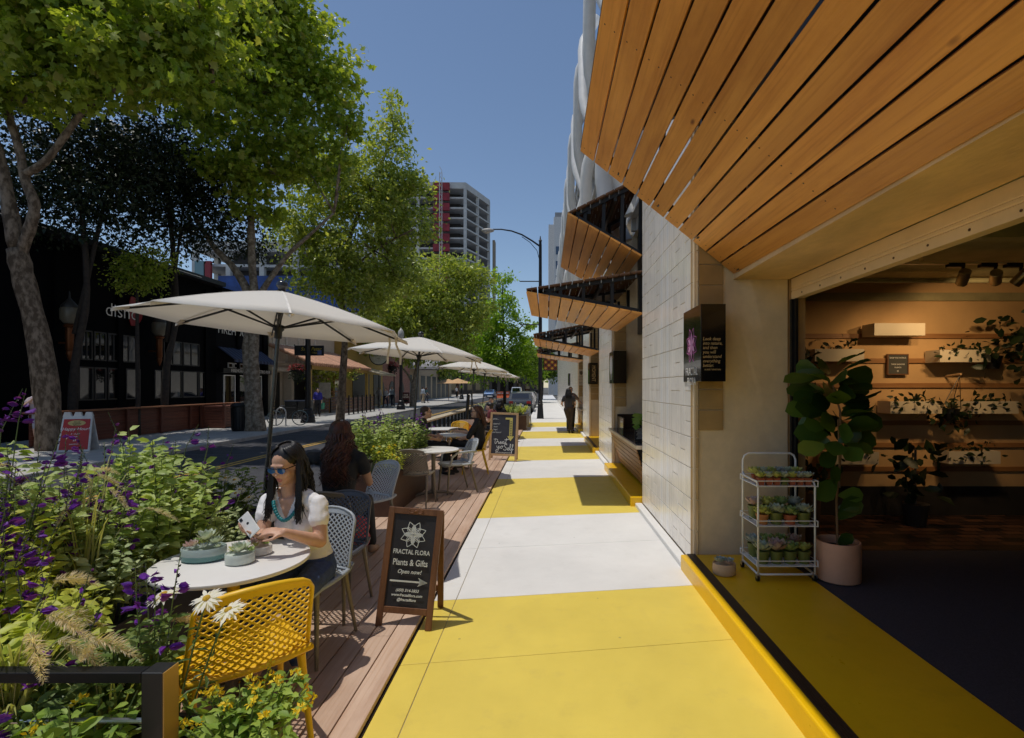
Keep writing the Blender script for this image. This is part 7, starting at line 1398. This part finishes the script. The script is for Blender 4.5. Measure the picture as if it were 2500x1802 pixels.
# --- pedestrians on the left pavement
def walk(s, a=.18): return pose(STAND, kL=(.09,-.02-a*s,.50), aL=(.09,.0-a*1.1*s,.09+.03*(s < 0)), kR=(-.09,-.02+a*.6*s,.49), aR=(-.09,.06+a*1.3*s,.09+.03*(s > 0)), wL=(.23,-.05+a*s,.87), wR=(-.23,-.05-a*s,.87))
wsh = cloth('white shirt', (.70,.68,.66)); lav = cloth('pale blue shirt', (.42,.50,.62)); navyt = cloth('navy trousers', (.03,.035,.06)); khaki = cloth('khaki trousers', (.36,.29,.20)); greyt = cloth('light grey trousers', (.42,.40,.38))
def ped(lab, px, py, top, bot, rz, s=1.03, p=None, male=True, hair=hair_s, hl=0, slv=1.7, legs=1., cap=None, vox=.024):
    g = gr(px,py); return figure(lab, (g.x,g.y,0), rz, p or walk(1), top, bot, skin_l, M['black'], hair, hl, not male, vox, slv, legs, (0,0), s, cap=cap)
ped('walking man in white shirt and light grey trousers, left of three', 925, 993, wsh, greyt, -.3, 1.04)
ped('walking man in pale jacket and dark trousers, middle of three', 941, 994, cloth('pale jacket', (.50,.50,.55)), navyt, -.3, 1.0, walk(-1))
ped('walking man in light blue shirt and navy trousers, right of three', 957, 992, lav, navyt, -.3, 1.06)
blu = cloth('royal blue cloth', (.03,.03,.30))
ped('woman in royal blue jacket carrying a green bag near the black post', 776, 1017, blu, cloth('black trousers', (.02,.02,.025)), .5, 1.0, walk(1,.1), False, hair_b, 0, 1.4)
g = gr(782,1015); bg2 = thing('shopping_bag', 'green shopping bag carried by the woman in royal blue', 'bag', (g.x+.22,g.y-.15,.42)); b = MB(); b.add([(-.03,-.14,0),(.03,-.14,0),(.03,.14,0),(-.03,.14,0),(-.06,-.16,.36),(.06,-.16,.36),(.06,.16,.36),(-.06,.16,.36)], [(3,2,1,0),(0,1,5,4),(1,2,6,5),(2,3,7,6),(3,0,4,7)]); b.tube([(0,-.08,.36),(0,-.03,.5),(0,.03,.5),(0,.08,.36)], .01, 5); b.build('bag', mat('green plastic', (.05,.30,.20), .5), bg2)
ped('man with light blue shirt and khaki trousers standing with his back turned', 1033, 984, lav, khaki, 2.6, 1.05)
ped('person in teal top standing close beside the khaki-trousered man', 1041, 983, cloth('teal top', (.06,.16,.18)), navyt, 2.2, 1.0, None, False, hair_br, .2, .6)
ped('distant woman in white top and dark skirt walking at the kerb', 1115, 972, wsh, blackc, .6, 1.1, walk(-1), False, hair_b, .2, .6)
c = gr(93,1093); P6 = pose(STAND, eR=(-.25,-.10,1.20), wR=(-.08,-.17,1.40), eL=(.22,-.08,1.12), wL=(.02,-.22,1.22))
figure('man in lavender t-shirt, shorts and cap drinking beside the leaning tree', (c.x,c.y,0), .7, P6, cloth('lavender t-shirt', (.50,.44,.50)), cloth('pale blue shorts', (.40,.43,.52)), skin_l, M['black'], hair_s, 0, False, .02, .5, .40, (.3,0), 1.02, cap=cloth('navy cap', (.02,.025,.05)))
